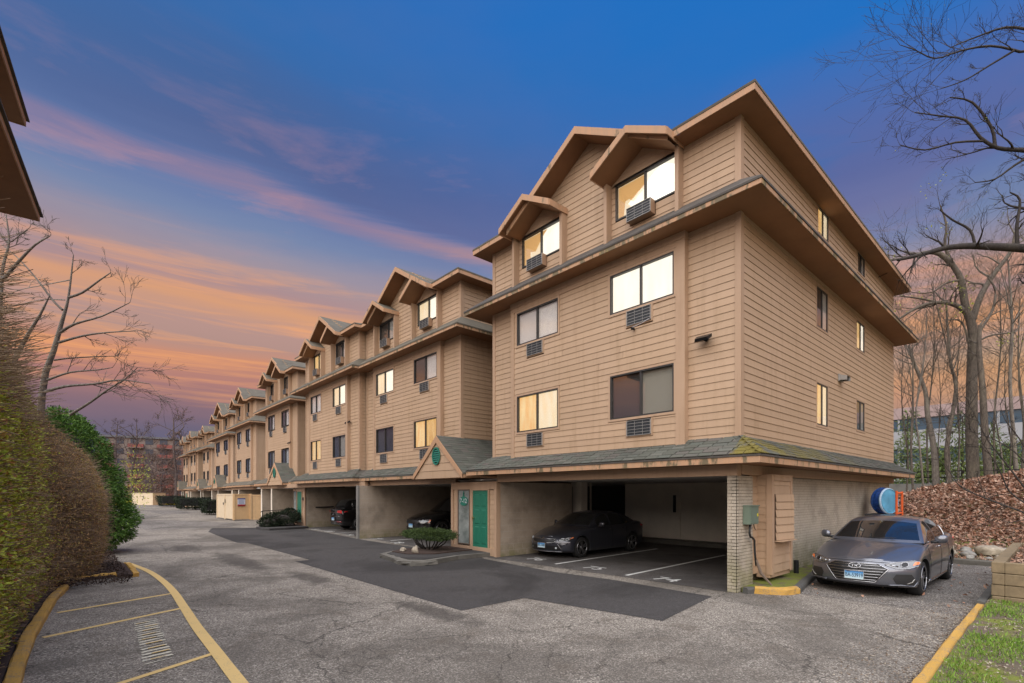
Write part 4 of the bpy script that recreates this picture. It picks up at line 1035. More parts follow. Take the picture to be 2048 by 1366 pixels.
# unit number sign on the side light
sg = thing('unit_sign', 'small green oval sign reading 7-12 in the tall side light', 'sign', (10.0, 13.67, 1.78))
n = 24; ring = [(math.cos(2*math.pi*i/n), math.sin(2*math.pi*i/n)) for i in range(n)]
g = MB(); g.v = [(10.002, 13.67+.235*a, 1.76+.16*b_) for a, b_ in ring]+[(9.992, 13.67+.235*a, 1.76+.16*b_) for a, b_ in ring]; g.f = [tuple(range(n, 2*n))]+[(i, (i+1) % n, n+(i+1) % n, n+i) for i in range(n)]; g.mi = [0]*len(g.f)
g.build('board', 'green_vent', sg)
for k in range(3):
    g = MB(); w = .07-.018*k; z = 1.90+k*.055; g.add([(9.99, 13.67-w, z), (9.99, 13.67+w, z), (9.99, 13.67, z+.09), (9.998, 13.67-w, z), (9.998, 13.67+w, z), (9.998, 13.67, z+.09)], [(0, 1, 2), (3, 4, 5), (0, 1, 4, 3), (1, 2, 5, 4), (2, 0, 3, 5)]); g.build('tree_emblem', 'green_vent', sg)
MX = lambda x, y, z, rz=-90: Matrix.Translation(Vector((x, y, z))) @ Matrix.Rotation(R(rz), 4, 'Z') @ Matrix.Rotation(R(90), 4, 'X')
o = text_mesh('number', '7-12', .22, 'sign_white', sg, Matrix.Translation(-wloc(sg)) @ MX(9.986, 13.67, 1.76)); 

# ---- building two: blocks 2a and 2b
T2 = thing('apartment_building', 'second tan apartment block from the camera, its far half stepping forward', 'building', (10.5, 22, 0), 'row of apartment buildings')
B2 = Boards()
section(T2, B2, 10.53, 14.55, 22.12, {('f2', 'R'): ('lit_warm', 'lit_gold'), ('f2', 'L'): ('screen', 'dark_room'), ('f3', 'R'): ('screen', 'blind_white'), ('f3', 'L'): ('lit_cream', 'lit_white'),
    ('f4', 'R'): ('lit_cream', 'lit_white'), ('f4', 'L'): ('screen', 'blind_grey')}, 1, right=(14.5, []))
LIFT[0] = .007
section(T2, B2, 10.22, 22.25, 29.37, {('f2', 'R'): ('screen', 'blind_dim'), ('f2', 'L'): ('lit_warm', 'lit_warm'), ('f3', 'R'): ('lit_cream', 'lit_white'), ('f3', 'L'): ('blind_white', 'sheer'),
    ('f4', 'R'): ('screen', 'blind_white'), ('f4', 'L'): ('lit_warm', 'lit_cream')}, 1, right=(10.55, []))
B2.build(T2); LIFT[0] = 0
eave_ring(T2, 10.53, 14.55, 22.2, 23.6, .616, 2.60, 2.715, 3.13, 'fascia_stain', 'skirt_roof', 'shingle')
eave_ring(T2, 10.22, 22.25, 29.37, 23.6, .616, 2.598, 2.717, 3.13, 'fascia_stain', 'skirt_roof', 'shingle')
SB = []; shingle_run(SB, T2, 'X', 9.88, 10.52, 14.0, 22.0, 2.745, 3.16, seed=7); shingle_run(SB, T2, 'X', 9.57, 10.2, 21.6, 30.0, 2.745, 3.16, seed=8); shingle_run(SB, T2, 'Y', 21.6, 22.2, 9.57, 10.4, 2.745, 3.16, seed=9)
shingles_build(SB, T2)
slab(T2, 'beam', 'trim', 10.2, 10.4, 14.42, 21.25, 2.375, 2.60); slab(T2, 'beam', 'trim', 9.93, 10.1, 21.1, 32.3, 2.375, 2.60)
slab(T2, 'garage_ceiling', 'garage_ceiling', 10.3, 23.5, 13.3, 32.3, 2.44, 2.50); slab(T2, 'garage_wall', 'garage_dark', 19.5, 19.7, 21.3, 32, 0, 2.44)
it2 = []
brick_wall(T2, 'Y', 21.0, 9.60, 17, 0, 2.375, bl=.405, bh=.2, items=it2, gapm=.01, mort='block_joint', proud=.0035, seed=10)
brick_wall(T2, 'Y', 30.1, 10.5, 17, 0, 2.375, bl=.405, bh=.2, items=it2, gapm=.01, mort='block_joint', proud=.0035, seed=11)
brick_wall(T2, 'Y', 38.9, 10.7, 15, 0, 2.375, bl=.405, bh=.2, items=it2, gapm=.01, mort='block_joint', proud=.0035, seed=12)
bricks_build(it2, T2, 300, 'block', 'block')
slab(T2, 'pier_edge', 'concrete', 9.53, 9.62, 20.97, 21.12, 0, 2.375); slab(T2, 'wall', 'block', 9.6, 17, 21.1, 21.16, 0, 2.37)
slab(T2, 'wall', 'trim', 10.42, 13.5, 30.2, 32.25, 0, 2.4)
slab(T2, 'corner_board', 'trim', 10.38, 10.44, 30.1, 30.24, 0, 2.4)
door(T2, 10.41, 30.62, 31.42, .3, 2.15); sidelight(T2, 10.41, 31.56, 32.08, .36, 2.15)
porch(T2, 9.7, 32.2-.3, 35.05, 2.6, 4.0, 12.3, 1)
slab(T2, 'recess_wall', 'gap', 12.3, 12.5, 29.3, 32.2, 2.4, 9.7)
rl = MB(); rl.tube([(11.0, 30.0, 1.2), (15.5, 30.0, 1.26)], .045, 6); rl.build('bumper_rail', 'black', T2)
# ---- farther blocks
def far_block(label, loc, secs, porches, skirts, lod=2):
    T = thing('apartment_building', label, 'building', loc, 'row of apartment buildings'); B = Boards()
    for (x1, y0, y1, xr, kn) in secs:
        LIFT[0] += .007
        section(T, B, x1, y0, y1, kn, lod, right=(x1+xr, []))
        eave_ring(T, x1, y0, y1, x1+13.4, .616, 2.60, 2.715, 3.13, 'fascia', 'skirt_roof', 'shingle_far')
        slab(T, 'beam', 'trim', x1-.3, x1-.1, y0-.3, y1+.3, 2.375, 2.60)
        slab(T, 'garage_ceiling', 'garage_ceiling', x1-.1, x1+13, y0-2.5, y1+.3, 2.44, 2.50)
        slab(T, 'garage_wall', 'block', x1+8, x1+8.2, y0-2.5, y1+.2, 0, 2.44)
        for yy in (y1-.2, (y0+y1)/2+.8): slab(T, 'garage_wall', 'block', x1-.3, x1+8, yy, yy+.2, 0, 2.375); slab(T, 'pier_edge', 'garage_white', x1-.34, x1-.3, yy-.02, yy+.2, 0, 2.375)
    B.build(T, limit=0); LIFT[0] = 0
    for (gx, ya, yb) in porches: porch(T, gx, ya, yb, 2.6, 3.95, gx+2.6, lod)
    for (x, y) in skirts:
        slab(T, 'wall', 'trim', x, x+2.5, y-1.2, y+1.2, 0, 2.4); door(T, x-.02, y-.9, y-.1, .25, 2.1); sidelight(T, x-.02, y+.05, y+.6, .3, 2.1)
    return T
KA = {('f3', 'R'): ('screen', 'blind_white'), ('f3', 'L'): ('screen', 'blind_white'), ('f2', 'R'): ('screen', 'blind_grey'), ('f2', 'L'): ('dark_room', 'blind_dim'), ('f4', 'R'): ('screen', 'screen'), ('f4', 'L'): ('dark_room', 'screen')}
KB = {('f3', 'R'): ('screen', 'blind_white'), ('f3', 'L'): ('screen', 'blind_white'), ('f2', 'R'): ('dark_room', 'blind_grey'), ('f2', 'L'): ('dark_room', 'blind_grey'), ('f4', 'R'): ('screen', 'screen'), ('f4', 'L'): ('dark_room', 'screen')}
KC = {k: ('screen', 'dark_room') for k in KA}
far_block('third tan apartment block, partly behind the dumpster enclosure', (10.6, 41, 0), [(10.64, 32.06, 38.8, 4, KA), (11.32, 43.9, 50.6, 4, KB)], [], [])
far_block('fourth tan apartment block, behind the dark clipped hedges', (12, 58, 0), [(11.9, 54.2, 62.4, 5, KC), (13.4, 72.0, 77.5, 7, KC)], [(10.9, 56, 58.5), (12.3, 73.6, 75.7)], [(11.7, 53)])
far_block('farthest tan apartment block at the end of the row', (13, 85, 0), [(13.1, 79.2, 84.5, 5, KC), (13.5, 88, 93.4, 5, KC)], [(12.3, 89.5, 91.1)], [(12.9, 87)])
# ---- left building: only its two eaves reach into the picture
TL = thing('apartment_building', 'apartment building at the left edge, only two dark-edged eaves showing', 'building', (-1.3, 13.8, 0))
def rot_pts(pts, a, c=(-.5, 14.5)):
    ca, sa = math.cos(a), math.sin(a); return [(c[0]+(x*ca-y*sa), c[1]+(x*sa+y*ca)) for x, y in pts]
for (dx_, z0, z1, zr, o, nm) in ((0, 7.78, 7.90, 8.35, .66, 'cornice'), (-.2, 9.66, 9.80, 11.6, .46, 'roof')):
    A = R(-5.2)
    out = rot_pts([(dx_, dx_*.4), (dx_, -6.5), (dx_-7, -6.5), (dx_-7, dx_*.4)], A)
    ins = rot_pts([(dx_-o, dx_*.4-o), (dx_-o, -6.5+o), (dx_-7+o, -6.5+o), (dx_-7+o, dx_*.4-o)], A)
    g = MB(); g.add([(*p, z0+.006) for p in out], [(0, 1, 2, 3)]); g.build('soffit', 'soffit', TL)
    for i in range(4):
        a, b_ = Vector(out[i]), Vector(out[(i+1) % 4]); t = (b_-a).normalized(); n_ = Vector((-t.y, t.x))*.022
        g = MB(); g.prism([tuple(a-t*.02), tuple(b_+t*.02), tuple(b_+t*.02+n_), tuple(a-t*.02+n_)], z0, z1); g.build('fascia', 'fascia', TL)
        a2 = a+n_*3.2-t*.07; b2 = b_+n_*3.2+t*.07; g = MB(); g.prism([tuple(a-t*.02), tuple(b_+t*.02), tuple(b2), tuple(a2)], z1, z1+.03); g.build('drip_edge', 'drip', TL)
    g = MB(); mid = ins if nm == 'cornice' else rot_pts([(-3.6, -3.3), (-3.6, -3.4), (-3.7, -3.4), (-3.7, -3.3)], A)
    g.add([(*p, z1+.03) for p in out]+[(*p, zr) for p in mid], [(0, 1, 5, 4), (1, 2, 6, 5), (2, 3, 7, 6), (3, 0, 4, 7)]); g.build(nm, 'shingle_far', TL)
A = R(-5.2); wl_ = rot_pts([(-.66, -.6), (-.66, -5.9), (-6.4, -5.9), (-6.4, -.6)], A)
g = MB(); g.prism(wl_, 0, 7.79); g.build('wall', 'siding', TL); g = MB(); g.prism([tuple(Vector(p)) for p in wl_], 7.9, 9.67); g.build('wall', 'siding', TL)

# ---- small things fixed to the walls
def flood(loc, label, s=1., double=False, rz=0):
    t = thing('floodlight', label, 'wall light', loc)
    x, y, z = loc
    for k in ((0,) if not double else (-.16, .16)):
        g = MB(); g.tube([(x, y+k*.4, z), (x-.05, y+k*.6, z), (x-.1*s, y+k, z+.0)], .018, 6); g.build('bracket', 'black_metal', t)
        g = MB(); a, b_, c = .17*s, .10*s, .05*s
        v = [(-.0, -a, -.02), (0, a, -.02), (-.13*s, a*.9, -.10*s), (-.13*s, -a*.9, -.10*s), (0, -a, c), (0, a, c), (-.15*s, a*.8, -.04*s), (-.15*s, -a*.8, -.04*s)]
        if double: v = [(p*.8, q*.35, r_) for p, q, r_ in v]
        g.add([(x-.09*s+p, y+k+q, z+.02+r_) for p, q, r_ in v], [(0,3,2,1),(4,5,6,7),(0,1,5,4),(1,2,6,5),(2,3,7,6),(3,0,4,7)]); g.build('lamp_head', 'black_metal', t)
    g = MB(); g.tube([(x+.01, y, z), (x-.02, y, z)], .05, 10); g.build('wall_plate', 'black_metal', t)
    return t
flood((10.15, 5.13, 5.31), 'black floodlight on the corner strip of the nearest block')
flood((10.19, 23.3, 5.5), 'black twin floodlight beside the pilaster of the second block', .9, True)
flood((10.6, 33.2, 5.3), 'small black floodlight on the third block in the row', .9, True)
def dryer_vent():
    t = thing('dryer_vent', 'small grey hooded vent on the long side wall', 'vent', (16.75, 4.40, 5.38))
    g = MB(); g.box(16.58, 16.94, 4.37, 4.40, 5.28, 5.48); g.build('wall_plate', 'ac_metal', t)
    g = MB(); g.add([(16.60, 4.37, 5.46), (16.92, 4.37, 5.46), (16.92, 4.18, 5.40), (16.60, 4.18, 5.40), (16.60, 4.37, 5.30), (16.92, 4.37, 5.30), (16.92, 4.18, 5.28), (16.60, 4.18, 5.28)], [(0, 1, 2, 3), (0, 3, 7, 4), (1, 5, 6, 2)]); g.build('hood', 'ac_metal', t)
    g = MB(); g.box(16.62, 16.90, 4.22, 4.24, 5.28, 5.42); g.build('flap', 'black', t)
dryer_vent()
t = thing('drain_pipe', 'little black pipe elbow dangling below the air conditioner under the brightest window', 'pipe', (9.95, 6.85, 5.95))
g = MB(); g.tube([(10.02, 6.86, 5.93), (9.93, 6.86, 5.93), (9.90, 6.83, 5.90)], .028, 8); g.build('elbow', 'black', t)
g = MB(); g.tube([(9.96, 6.42, 6.05), (9.95, 6.60, 5.99), (9.93, 6.84, 5.95)], .006, 5); g.build('wire', 'sign_white', t)
eb = thing('meter_box', 'grey-green electrical box on the brick pier with a yellow mark', 'electrical box', (10.5, 4.34, 1.56))
g = MB(); g.box(10.30, 10.70, 4.27, 4.42, 1.38, 1.745); g.build('cabinet', 'elec_box', eb)
g = MB(); g.box(10.29, 10.71, 4.25, 4.44, 1.745, 1.77); g.build('lid', 'elec_box', eb)
g = MB(); g.box(10.32, 10.68, 4.262, 4.27, 1.40, 1.73); g.build('cover', 'elec_box', eb); g = MB(); g.box(10.61, 10.65, 4.256, 4.262, 1.54, 1.60); g.build('sticker', 'daffodil', eb)
t = thing('cable', 'black conduit curling down from the electrical box to the soil', 'cable', (10.45, 4.35, .7))
g = MB(); g.tube([(10.42, 4.33, 1.38), (10.40, 4.33, 1.2), (10.42, 4.32, 1.12), (10.55, 4.34, 1.10), (10.66, 4.34, 1.04), (10.68, 4.34, .8), (10.70, 4.32, .5)], .022, 8); g.build('conduit', 'cable', t, True)
g = MB(); g.tube([(10.60, 4.33, 1.38), (10.75, 4.38, 1.30), (10.95, 4.44, 1.24)], .01, 6); g.build('branch_wire', 'cable', t, True)
t = tag(MB().tube([(10.70, 4.32, .62), (10.74, 4.24, .35), (10.84, 4.06, .10)], [.03, .035, .02], 6).build('stick', 'old_wood'), 'weathered brown stick leaning at the foot of the brick pier', 'stick')
t = tag(MB().tube([(12.95, 4.30, .1), (12.95, 4.30, .42)], .055, 10).build('pipe_stub', 'black'), 'short black pipe standing by the brick side wall', 'pipe')
sc_ = thing('door_chime', 'small black box beside the second green door', 'intercom', (10.38, 30.35, 1.7)); MB().box(10.35, 10.40, 30.27, 30.43, 1.62, 1.80).build('case', 'black', sc_)
MB().tube([(10.38, 30.35, 1.62), (10.38, 30.35, 1.2)], .01, 5).build('wire', 'black', sc_)
# ================================================================== cars
simple('paint_grey', (.14, .148, .172), .28, .6, coat=1.); simple('paint_kia', (.045, .048, .062), .28, .5, coat=1.); simple('paint_black', (.008, .008, .009), .25, .2, coat=1.)
simple('paint_silver', (.50, .51, .53), .3, .5, coat=1.); simple('tyre', (.014, .014, .014), .85); simple('arch', (.004, .004, .004), .95); simple('chrome', (.50, .50, .51), .14, 1.)
simple('rim', (.33, .33, .34), .3, .9); simple('lamp_clear', (.12, .125, .13), .10, .3, coat=1.); simple('lamp_amber', (.75, .17, .02), .25, coat=1.); simple('lamp_red', (.60, .01, .012), .2, coat=1.)
simple('car_glass', (.012, .014, .015), .03, .0, coat=1., spec=.9); simple('grille_black', (.006, .006, .007), .45); simple('trim_black', (.02, .02, .021), .5)
simple('seat_dark', (.03, .03, .03), .8); simple('plate_white', (.55, .60, .62), .5)
m, nt, b = nt_new('plate_blue'); oc = nt.nodes.new('ShaderNodeTexCoord').outputs['Generated']; sx_ = nt.nodes.new('ShaderNodeSeparateXYZ'); nt.links.new(oc, sx_.inputs[0])
nt.links.new(ramp(nt, sx_.outputs[2], [(.15, (.50, .66, .72)), (.6, (.28, .52, .72)), (.85, (.05, .22, .50)), (1, (.03, .15, .40))]), b.inputs['Base Color']); b.inputs['Roughness'].default_value = .4
simple('plate_ink', (.01, .02, .07), .5)

def cr(tab, x):
    """catmull-rom through a table [(x, v...)]"""
    n = len(tab); i = 0
    while i < n-2 and x > tab[i+1][0]: i += 1
    a, b_ = tab[i], tab[i+1]; p, q = tab[max(0, i-1)], tab[min(n-1, i+2)]
    h = b_[0]-a[0]; t = min(1, max(0, (x-a[0])/h)); o = []
    for k in range(1, len(a)):
        m0 = (b_[k]-p[k])/(b_[0]-p[0]) if b_[0] != p[0] else 0; m1 = (q[k]-a[k])/(q[0]-a[0]) if q[0] != a[0] else 0
        if i == 0: m0 = (b_[k]-a[k])/h
        if i == n-2: m1 = (b_[k]-a[k])/h
        t2, t3 = t*t, t*t*t
        o.append((2*t3-3*t2+1)*a[k]+(t3-2*t2+t)*h*m0+(-2*t3+3*t2)*b_[k]+(t3-t2)*h*m1)
    return o
SEDAN = dict(L=4.62,
    body=[(0, .845, .22, .575, .675), (.16, .868, .185, .66, .745), (.45, .888, .17, .745, .83), (.9, .90, .17, .825, .905), (1.35, .902, .17, .885, .96), (2.0, .90, .17, .925, .975), (2.8, .90, .17, .945, .985), (3.5, .898, .18, .965, 1.01),
          (3.9, .888, .19, .98, 1.045), (4.3, .866, .24, .975, 1.055), (4.5, .845, .28, .93, 1.03), (4.62, .82, .32, .86, .97)],
    cab=[(1.18, .945, .80, .93), (1.32, 1.03, .80, .935), (1.55, 1.165, .80, .94), (1.95, 1.345, .80, .945), (2.25, 1.415, .80, .95), (2.7, 1.438, .80, .955), (3.15, 1.405, .795, .965), (3.5, 1.315, .78, .985), (3.8, 1.20, .74, 1.01), (4.08, 1.075, .70, 1.035)],
    ws=(1.27, 1.93), rw=(3.28, 3.95), sides=((1.62, 2.38), (2.48, 3.12), (3.16, 3.52)), roofw=.555, wheels=(.90, 3.60), wr=.325, cf=.40, cr=.30)
SUV = dict(L=4.5,
    body=[(0, .86, .26, .72, .83), (.16, .885, .23, .80, .91), (.45, .90, .22, .88, .98), (.9, .91, .22, .94, 1.03), (1.35, .912, .22, .99, 1.07), (2.0, .91, .22, 1.02, 1.08), (3.2, .91, .22, 1.05, 1.10), (4.0, .90, .24, 1.06, 1.12), (4.3, .885, .27, 1.05, 1.12), (4.5, .86, .32, 1.00, 1.10)],
    cab=[(1.15, 1.06, .80, 1.05), (1.35, 1.20, .80, 1.05), (1.7, 1.45, .80, 1.055), (2.05, 1.62, .80, 1.06), (2.6, 1.67, .80, 1.065), (3.4, 1.655, .79, 1.08), (3.95, 1.60, .77, 1.09), (4.2, 1.42, .75, 1.10), (4.42, 1.12, .73, 1.10)],
    ws=(1.22, 2.02), rw=(3.98, 4.38), sides=((1.75, 2.45), (2.52, 3.2), (3.27, 3.8)), roofw=.60, wheels=(.88, 3.48), wr=.36, cf=.34, cr=.16)
PROF = [(0, 'b', 0), (.84, 'b', 0), (.955, 'b', .045), (.985, 's', .22), (1.0, 's', .48), (.995, 's', .70), (.972, 's', .88), (.925, 's', 1.0), (.80, 't', .62), (.5, 't', .93), (0, 't', 1.0)]
def car(name, label, loc, rz, spec, paint, k=1.05, front='hex', plate=None, tilt=0., group=None, rear_detail=True):
    T = thing(name, label, 'car', loc, group, rz)
    if tilt: T.rotation_euler.y = tilt
    Lg = spec['L']; W0 = .90
    def fx(xs, yf, z):
        o = 0.
        if xs < 1.2:
            f = (1-xs/1.2)**1.6; o += spec['cf']*f*abs(yf)**2.4
            zt_ = spec['body'][0][4]; u = max(0, (z-(zt_-.22))/.22); o += .13*f*u*u; u = max(0, (.34-z)/.14); o += .035*f*u*u
        if xs > Lg-1.0:
            f = ((xs-(Lg-1.0))/1.0)**1.6; o -= spec['cr']*f*abs(yf)**2.6; o -= .05*f*max(0, (.5-z)/.2)
        return xs+o
    def ring(xs):
        w, zb, zs, zc = cr(spec['body'], xs); o = []
        for f, kd, t in PROF:
            z = zb+t if kd == 'b' else zb+t*(zs-zb) if kd == 's' else zs+t*(zc-zs); o.append((f, w, z))
        return o
    def bp(xs, v, sg=1):
        r_ = ring(xs); i = min(len(r_)-2, int(v)); t = v-i
        y_ = cr([(j, r_[j][0], r_[j][2]) for j in range(len(r_))], v) if 0 < v < len(r_)-1 else (r_[int(v)][0], r_[int(v)][2])
        yf = max(0, y_[0]); w = r_[0][1]; return Vector((fx(xs, yf, y_[1]), sg*yf*w, y_[1]))
    def put(g, nm, mat, par=T, smooth=True):
        g.v = [(a*k, b_*k, c*k) for a, b_, c in g.v]; return g.build(nm, mat, par, smooth, shift=False)
    # --- body shell
    xs_ = sorted(set([Lg*i/64 for i in range(65)]+[.05, .1, .25, Lg-.05, Lg-.1])); vs = [0, .5, 1, 1.5, 2, 2.5, 3, 3.5, 4, 4.5, 5, 5.5, 6, 6.33, 6.66, 7, 7.33, 7.66, 8, 8.5, 9, 9.5, 10]; nv = len(vs)
    g = MB(); nr = 2*nv-2
    for x in xs_:
        left = [bp(x, v, 1) for v in vs]; right = [Vector((p.x, -p.y, p.z)) for p in left[1:-1]][::-1]; g.v += [tuple(p) for p in left+right]
    for i in range(len(xs_)-1):
        for j in range(nr): a = i*nr+j; b_ = i*nr+(j+1) % nr; g.f.append((a, b_, b_+nr, a+nr)); g.mi.append(0)
    # end caps as draped grids
    for end, xs in ((0, 0.), (len(xs_)-1, Lg)):
        base = end*nr; rows = []
        for j in range(1, nv-1):
            li, ri = base+j, base+nr-j; p = Vector(g.v[li]); row = [ri]; m_ = 12
            for q in range(1, m_):
                yy = -p.y+2*p.y*q/m_; w = cr(spec['body'], xs)[0]; g.v.append((fx(xs, yy/w, p.z), yy, p.z)); row.append(len(g.v)-1)
            rows.append(row+[li])
        for r0, r1 in zip(rows, rows[1:]):
            for q in range(12): g.f.append((r0[q], r0[q+1], r1[q+1], r1[q])); g.mi.append(0)
        r0 = rows[0]; c_ = base; g.f += [(c_, r0[q], r0[q+1]) for q in range(12)]; g.mi += [0]*12
        r1 = rows[-1]; c_ = base+nv-1; g.f += [(c_, r1[q+1], r1[q]) for q in range(12)]; g.mi += [0]*12
    body = put(g, 'body', [paint, 'arch'])
    bm = bmesh.new(); bm.from_mesh(body.data); bmesh.ops.remove_doubles(bm, verts=bm.verts, dist=.0004); bmesh.ops.recalc_face_normals(bm, faces=bm.faces); bm.to_mesh(body.data); bm.free()
    # wheel wells cut out
    cut = MB(); wr = spec['wr']
    for wx in spec['wheels']:
        for sg in (1, -1): cut.tube([(wx, sg*.60, wr), (wx, sg*1.2, wr)], wr+.045, 40)
    co = put(cut, 'cutter', 'arch', T, False)
    md = body.modifiers.new('b', 'BOOLEAN'); md.object = co; md.operation = 'DIFFERENCE'; md.solver = 'EXACT'
    try: md.material_mode = 'TRANSFER'
    except Exception: pass
    bpy.context.view_layer.update()
    dg = bpy.context.evaluated_depsgraph_get(); nm = bpy.data.meshes.new_from_object(body.evaluated_get(dg)); body.modifiers.clear(); body.data = nm
    bpy.data.objects.remove(co)
    # sharpen where the cut walls are
    for p in nm.polygons:
        c = p.center/k
        for wx in spec['wheels']:
            if math.hypot(c.x-wx, c.z-wr) < wr+.043 or (abs(c.y) < .62 and math.hypot(c.x-wx, c.z-wr) < wr+.05 and abs(abs(c.y)-.6) < .03): p.use_smooth = False
    # --- cabin
    cab = spec['cab']; xa, xb = cab[0][0], cab[-1][0]; brk = sorted(set([xa+(xb-xa)*i/36 for i in range(37)]+list(spec['ws'])+list(spec['rw'])+[q for s_ in spec['sides'] for q in s_]))
    sv = [0, .06, .2, .4, .6, .8, .90, 1.0]; tv = [1.0, 1.07, 1.12, 1.3, 1.5, 1.75, 2.0]
    def cpt(x, v, sg):
        zc, yb, zbel = cr(cab, x); rw = spec['roofw']; crown = .05*min(1, (zc-zbel)/.25); zr = max(zbel+.001, zc-crown)
        full = 1.40 if spec is SEDAN else 1.60; yr = yb-(yb-rw)*min(1, (zr-zbel)/(full-zbel))**1.0
        if v <= 1: t = v; y = yb+(yr-yb)*t-.0; z = zbel+(zr-zbel)*t; y += .03*math.sin(math.pi*t)*min(1, (zr-zbel)/.3)
        else: t = v-1; y = yr*(1-t); z = zr+(zc-zr)*(1-(1-t)**2.2)
        xo = 0
        if x < 2.1: xo = .20*(1-(x-xa)/(2.1-xa))**.8*(y/.8)**2
        if x > xb-.9: xo = -.22*((x-(xb-.9))/.9)*(y/.8)**2
        return Vector((x+xo, sg*y, z))
    parts = {'roof': MB(), 'windscreen': MB(), 'rear_window': MB()}; sides = {(i, sg): MB() for i in range(len(spec['sides'])) for sg in (1, -1)}
    for sg in (1, -1):
        for i in range(len(brk)-1):
            x0, x1 = brk[i], brk[i+1]; xm = (x0+x1)/2
            for seq in (sv, tv):
                for v0, v1 in zip(seq, seq[1:]):
                    vm = (v0+v1)/2; tgt = parts['roof']
                    if vm > 1.07 and spec['ws'][0] < xm < spec['ws'][1]: tgt = parts['windscreen']
                    elif vm > 1.07 and spec['rw'][0] < xm < spec['rw'][1]: tgt = parts['rear_window']
                    elif .06 < vm < .90:
                        for si, (a, b_) in enumerate(spec['sides']):
                            if a < xm < b_: tgt = sides[(si, sg)]
                    q = [cpt(x0, v0, sg), cpt(x1, v0, sg), cpt(x1, v1, sg), cpt(x0, v1, sg)]
                    if sg < 0: q = q[::-1]
                    tgt.add(q, [(0, 1, 2, 3)])
    def weld(o):
        bm = bmesh.new(); bm.from_mesh(o.data); bmesh.ops.remove_doubles(bm, verts=bm.verts, dist=.0005); bmesh.ops.recalc_face_normals(bm, faces=bm.faces); bm.to_mesh(o.data); bm.free()
        for p in o.data.polygons: p.use_smooth = True
        return o
    weld(put(parts['roof'], 'roof', paint)); weld(put(parts['windscreen'], 'windscreen', 'car_glass')); weld(put(parts['rear_window'], 'rear_window', 'car_glass'))
    for m_ in sides.values(): weld(put(m_, 'side_window', 'car_glass'))
    for sg in (1, -1):     # bright line along the belt and round the last side window
        a, b_ = spec['sides'][0][0]-.05, spec['sides'][-1][1]+.02; pts = [cpt(a+(b_-a)*i/16, .05, sg)+Vector((0, sg*.004, 0)) for i in range(17)]
        pts += [cpt(b_+.01, v, sg)+Vector((0, sg*.004, 0)) for v in (.3, .6, .88)]
        g = MB(); g.tube(pts, .008, 5); put(g, 'window_trim', 'chrome' if front in ('hex', 'suv_rear') else 'trim_black')
    # --- draped details on the nose
    zt_ = spec['body'][0][4]; w0 = spec['body'][0][1]
    def F(y, z): return fx(0., min(1.08, abs(y)/w0), z)
    def panel(poly, nm, mat, off=.006, n=18, m_=4, par=T, rear=False):
        ys = [p[0] for p in poly]; y0, y1 = min(ys), max(ys); g = MB(); cols = []
        for i in range(n+1):
            y = y0+(y1-y0)*(i/n); y = min(max(y, y0+1e-4), y1-1e-4); zs = []
            for (a, b_) in zip(poly, poly[1:]+poly[:1]):
                if (a[0]-y)*(b_[0]-y) <= 0 and a[0] != b_[0]: zs.append(a[1]+(b_[1]-a[1])*(y-a[0])/(b_[0]-a[0]))
            if len(zs) < 2: continue
            za, zb = min(zs), max(zs)
            if rear: cols.append([(Rr(y, za+(zb-za)*j/m_)+off, y, za+(zb-za)*j/m_) for j in range(m_+1)])
            else: cols.append([(F(y, za+(zb-za)*j/m_)-off, y, za+(zb-za)*j/m_) for j in range(m_+1)])
        for c in cols: g.v += c
        for i in range(len(cols)-1):
            for j in range(m_): a = i*(m_+1)+j; g.f.append((a, a+1, a+m_+2, a+m_+1)); g.mi.append(0)
        return put(g, nm, mat, par)
    def Rr(y, z): return fx(Lg, min(1.05, abs(y)/spec['body'][-1][1]), z)
    def line(pts, r_, nm, mat, off=.01, par=T, closed=False, n=5):
        P_ = [];
        for (a, b_) in zip(pts, pts[1:]+(pts[:1] if closed else [])):
            m_ = max(1, int(math.hypot(b_[0]-a[0], b_[1]-a[1])/.05))
            P_ += [(a[0]+(b_[0]-a[0])*i/m_, a[1]+(b_[1]-a[1])*i/m_) for i in range(m_)]
        P_.append(pts[0] if closed else pts[-1]); g = MB(); g.tube([(F(y, z)-off, y, z) for y, z in P_], r_, n); return put(g, nm, mat, par)
    mir = lambda L, sg: [(p[0]*sg, p[1]) for p in L]
    if front == 'hex':
        hx = [(-.345, .605), (.345, .605), (.50, .525), (.315, .275), (-.315, .275), (-.50, .525)]
        gr = panel(hx, 'grille', 'grille_black', .006, 24)
        for i in range(6):
            z = .575-.052*i; hw = .36+.14*(.605-z)/.08 if z > .525 else .50-.185*(.525-z)/.25; hw -= .008
            line([(-hw, z), (hw, z)], .006, 'grille_bar', 'chrome', .016, gr)
        line(hx, .007, 'grille_surround', 'chrome', .012, gr, True)
        el = [(.095*math.cos(a*math.pi/12), .56+.047*math.sin(a*math.pi/12)) for a in range(24)]; eo = panel(el, 'emblem', 'grille_black', .022, 14, 2, gr); line(el, .007, 'emblem_ring', 'chrome', .026, gr, True)
        line([(.045, .592), (.022, .53)], .009, 'emblem_stroke', 'chrome', .028, gr); line([(-.022, .590), (-.045, .528)], .009, 'emblem_stroke', 'chrome', .028, gr); line([(.03, .566), (0, .562), (-.03, .553)], .008, 'emblem_stroke', 'chrome', .028, gr)
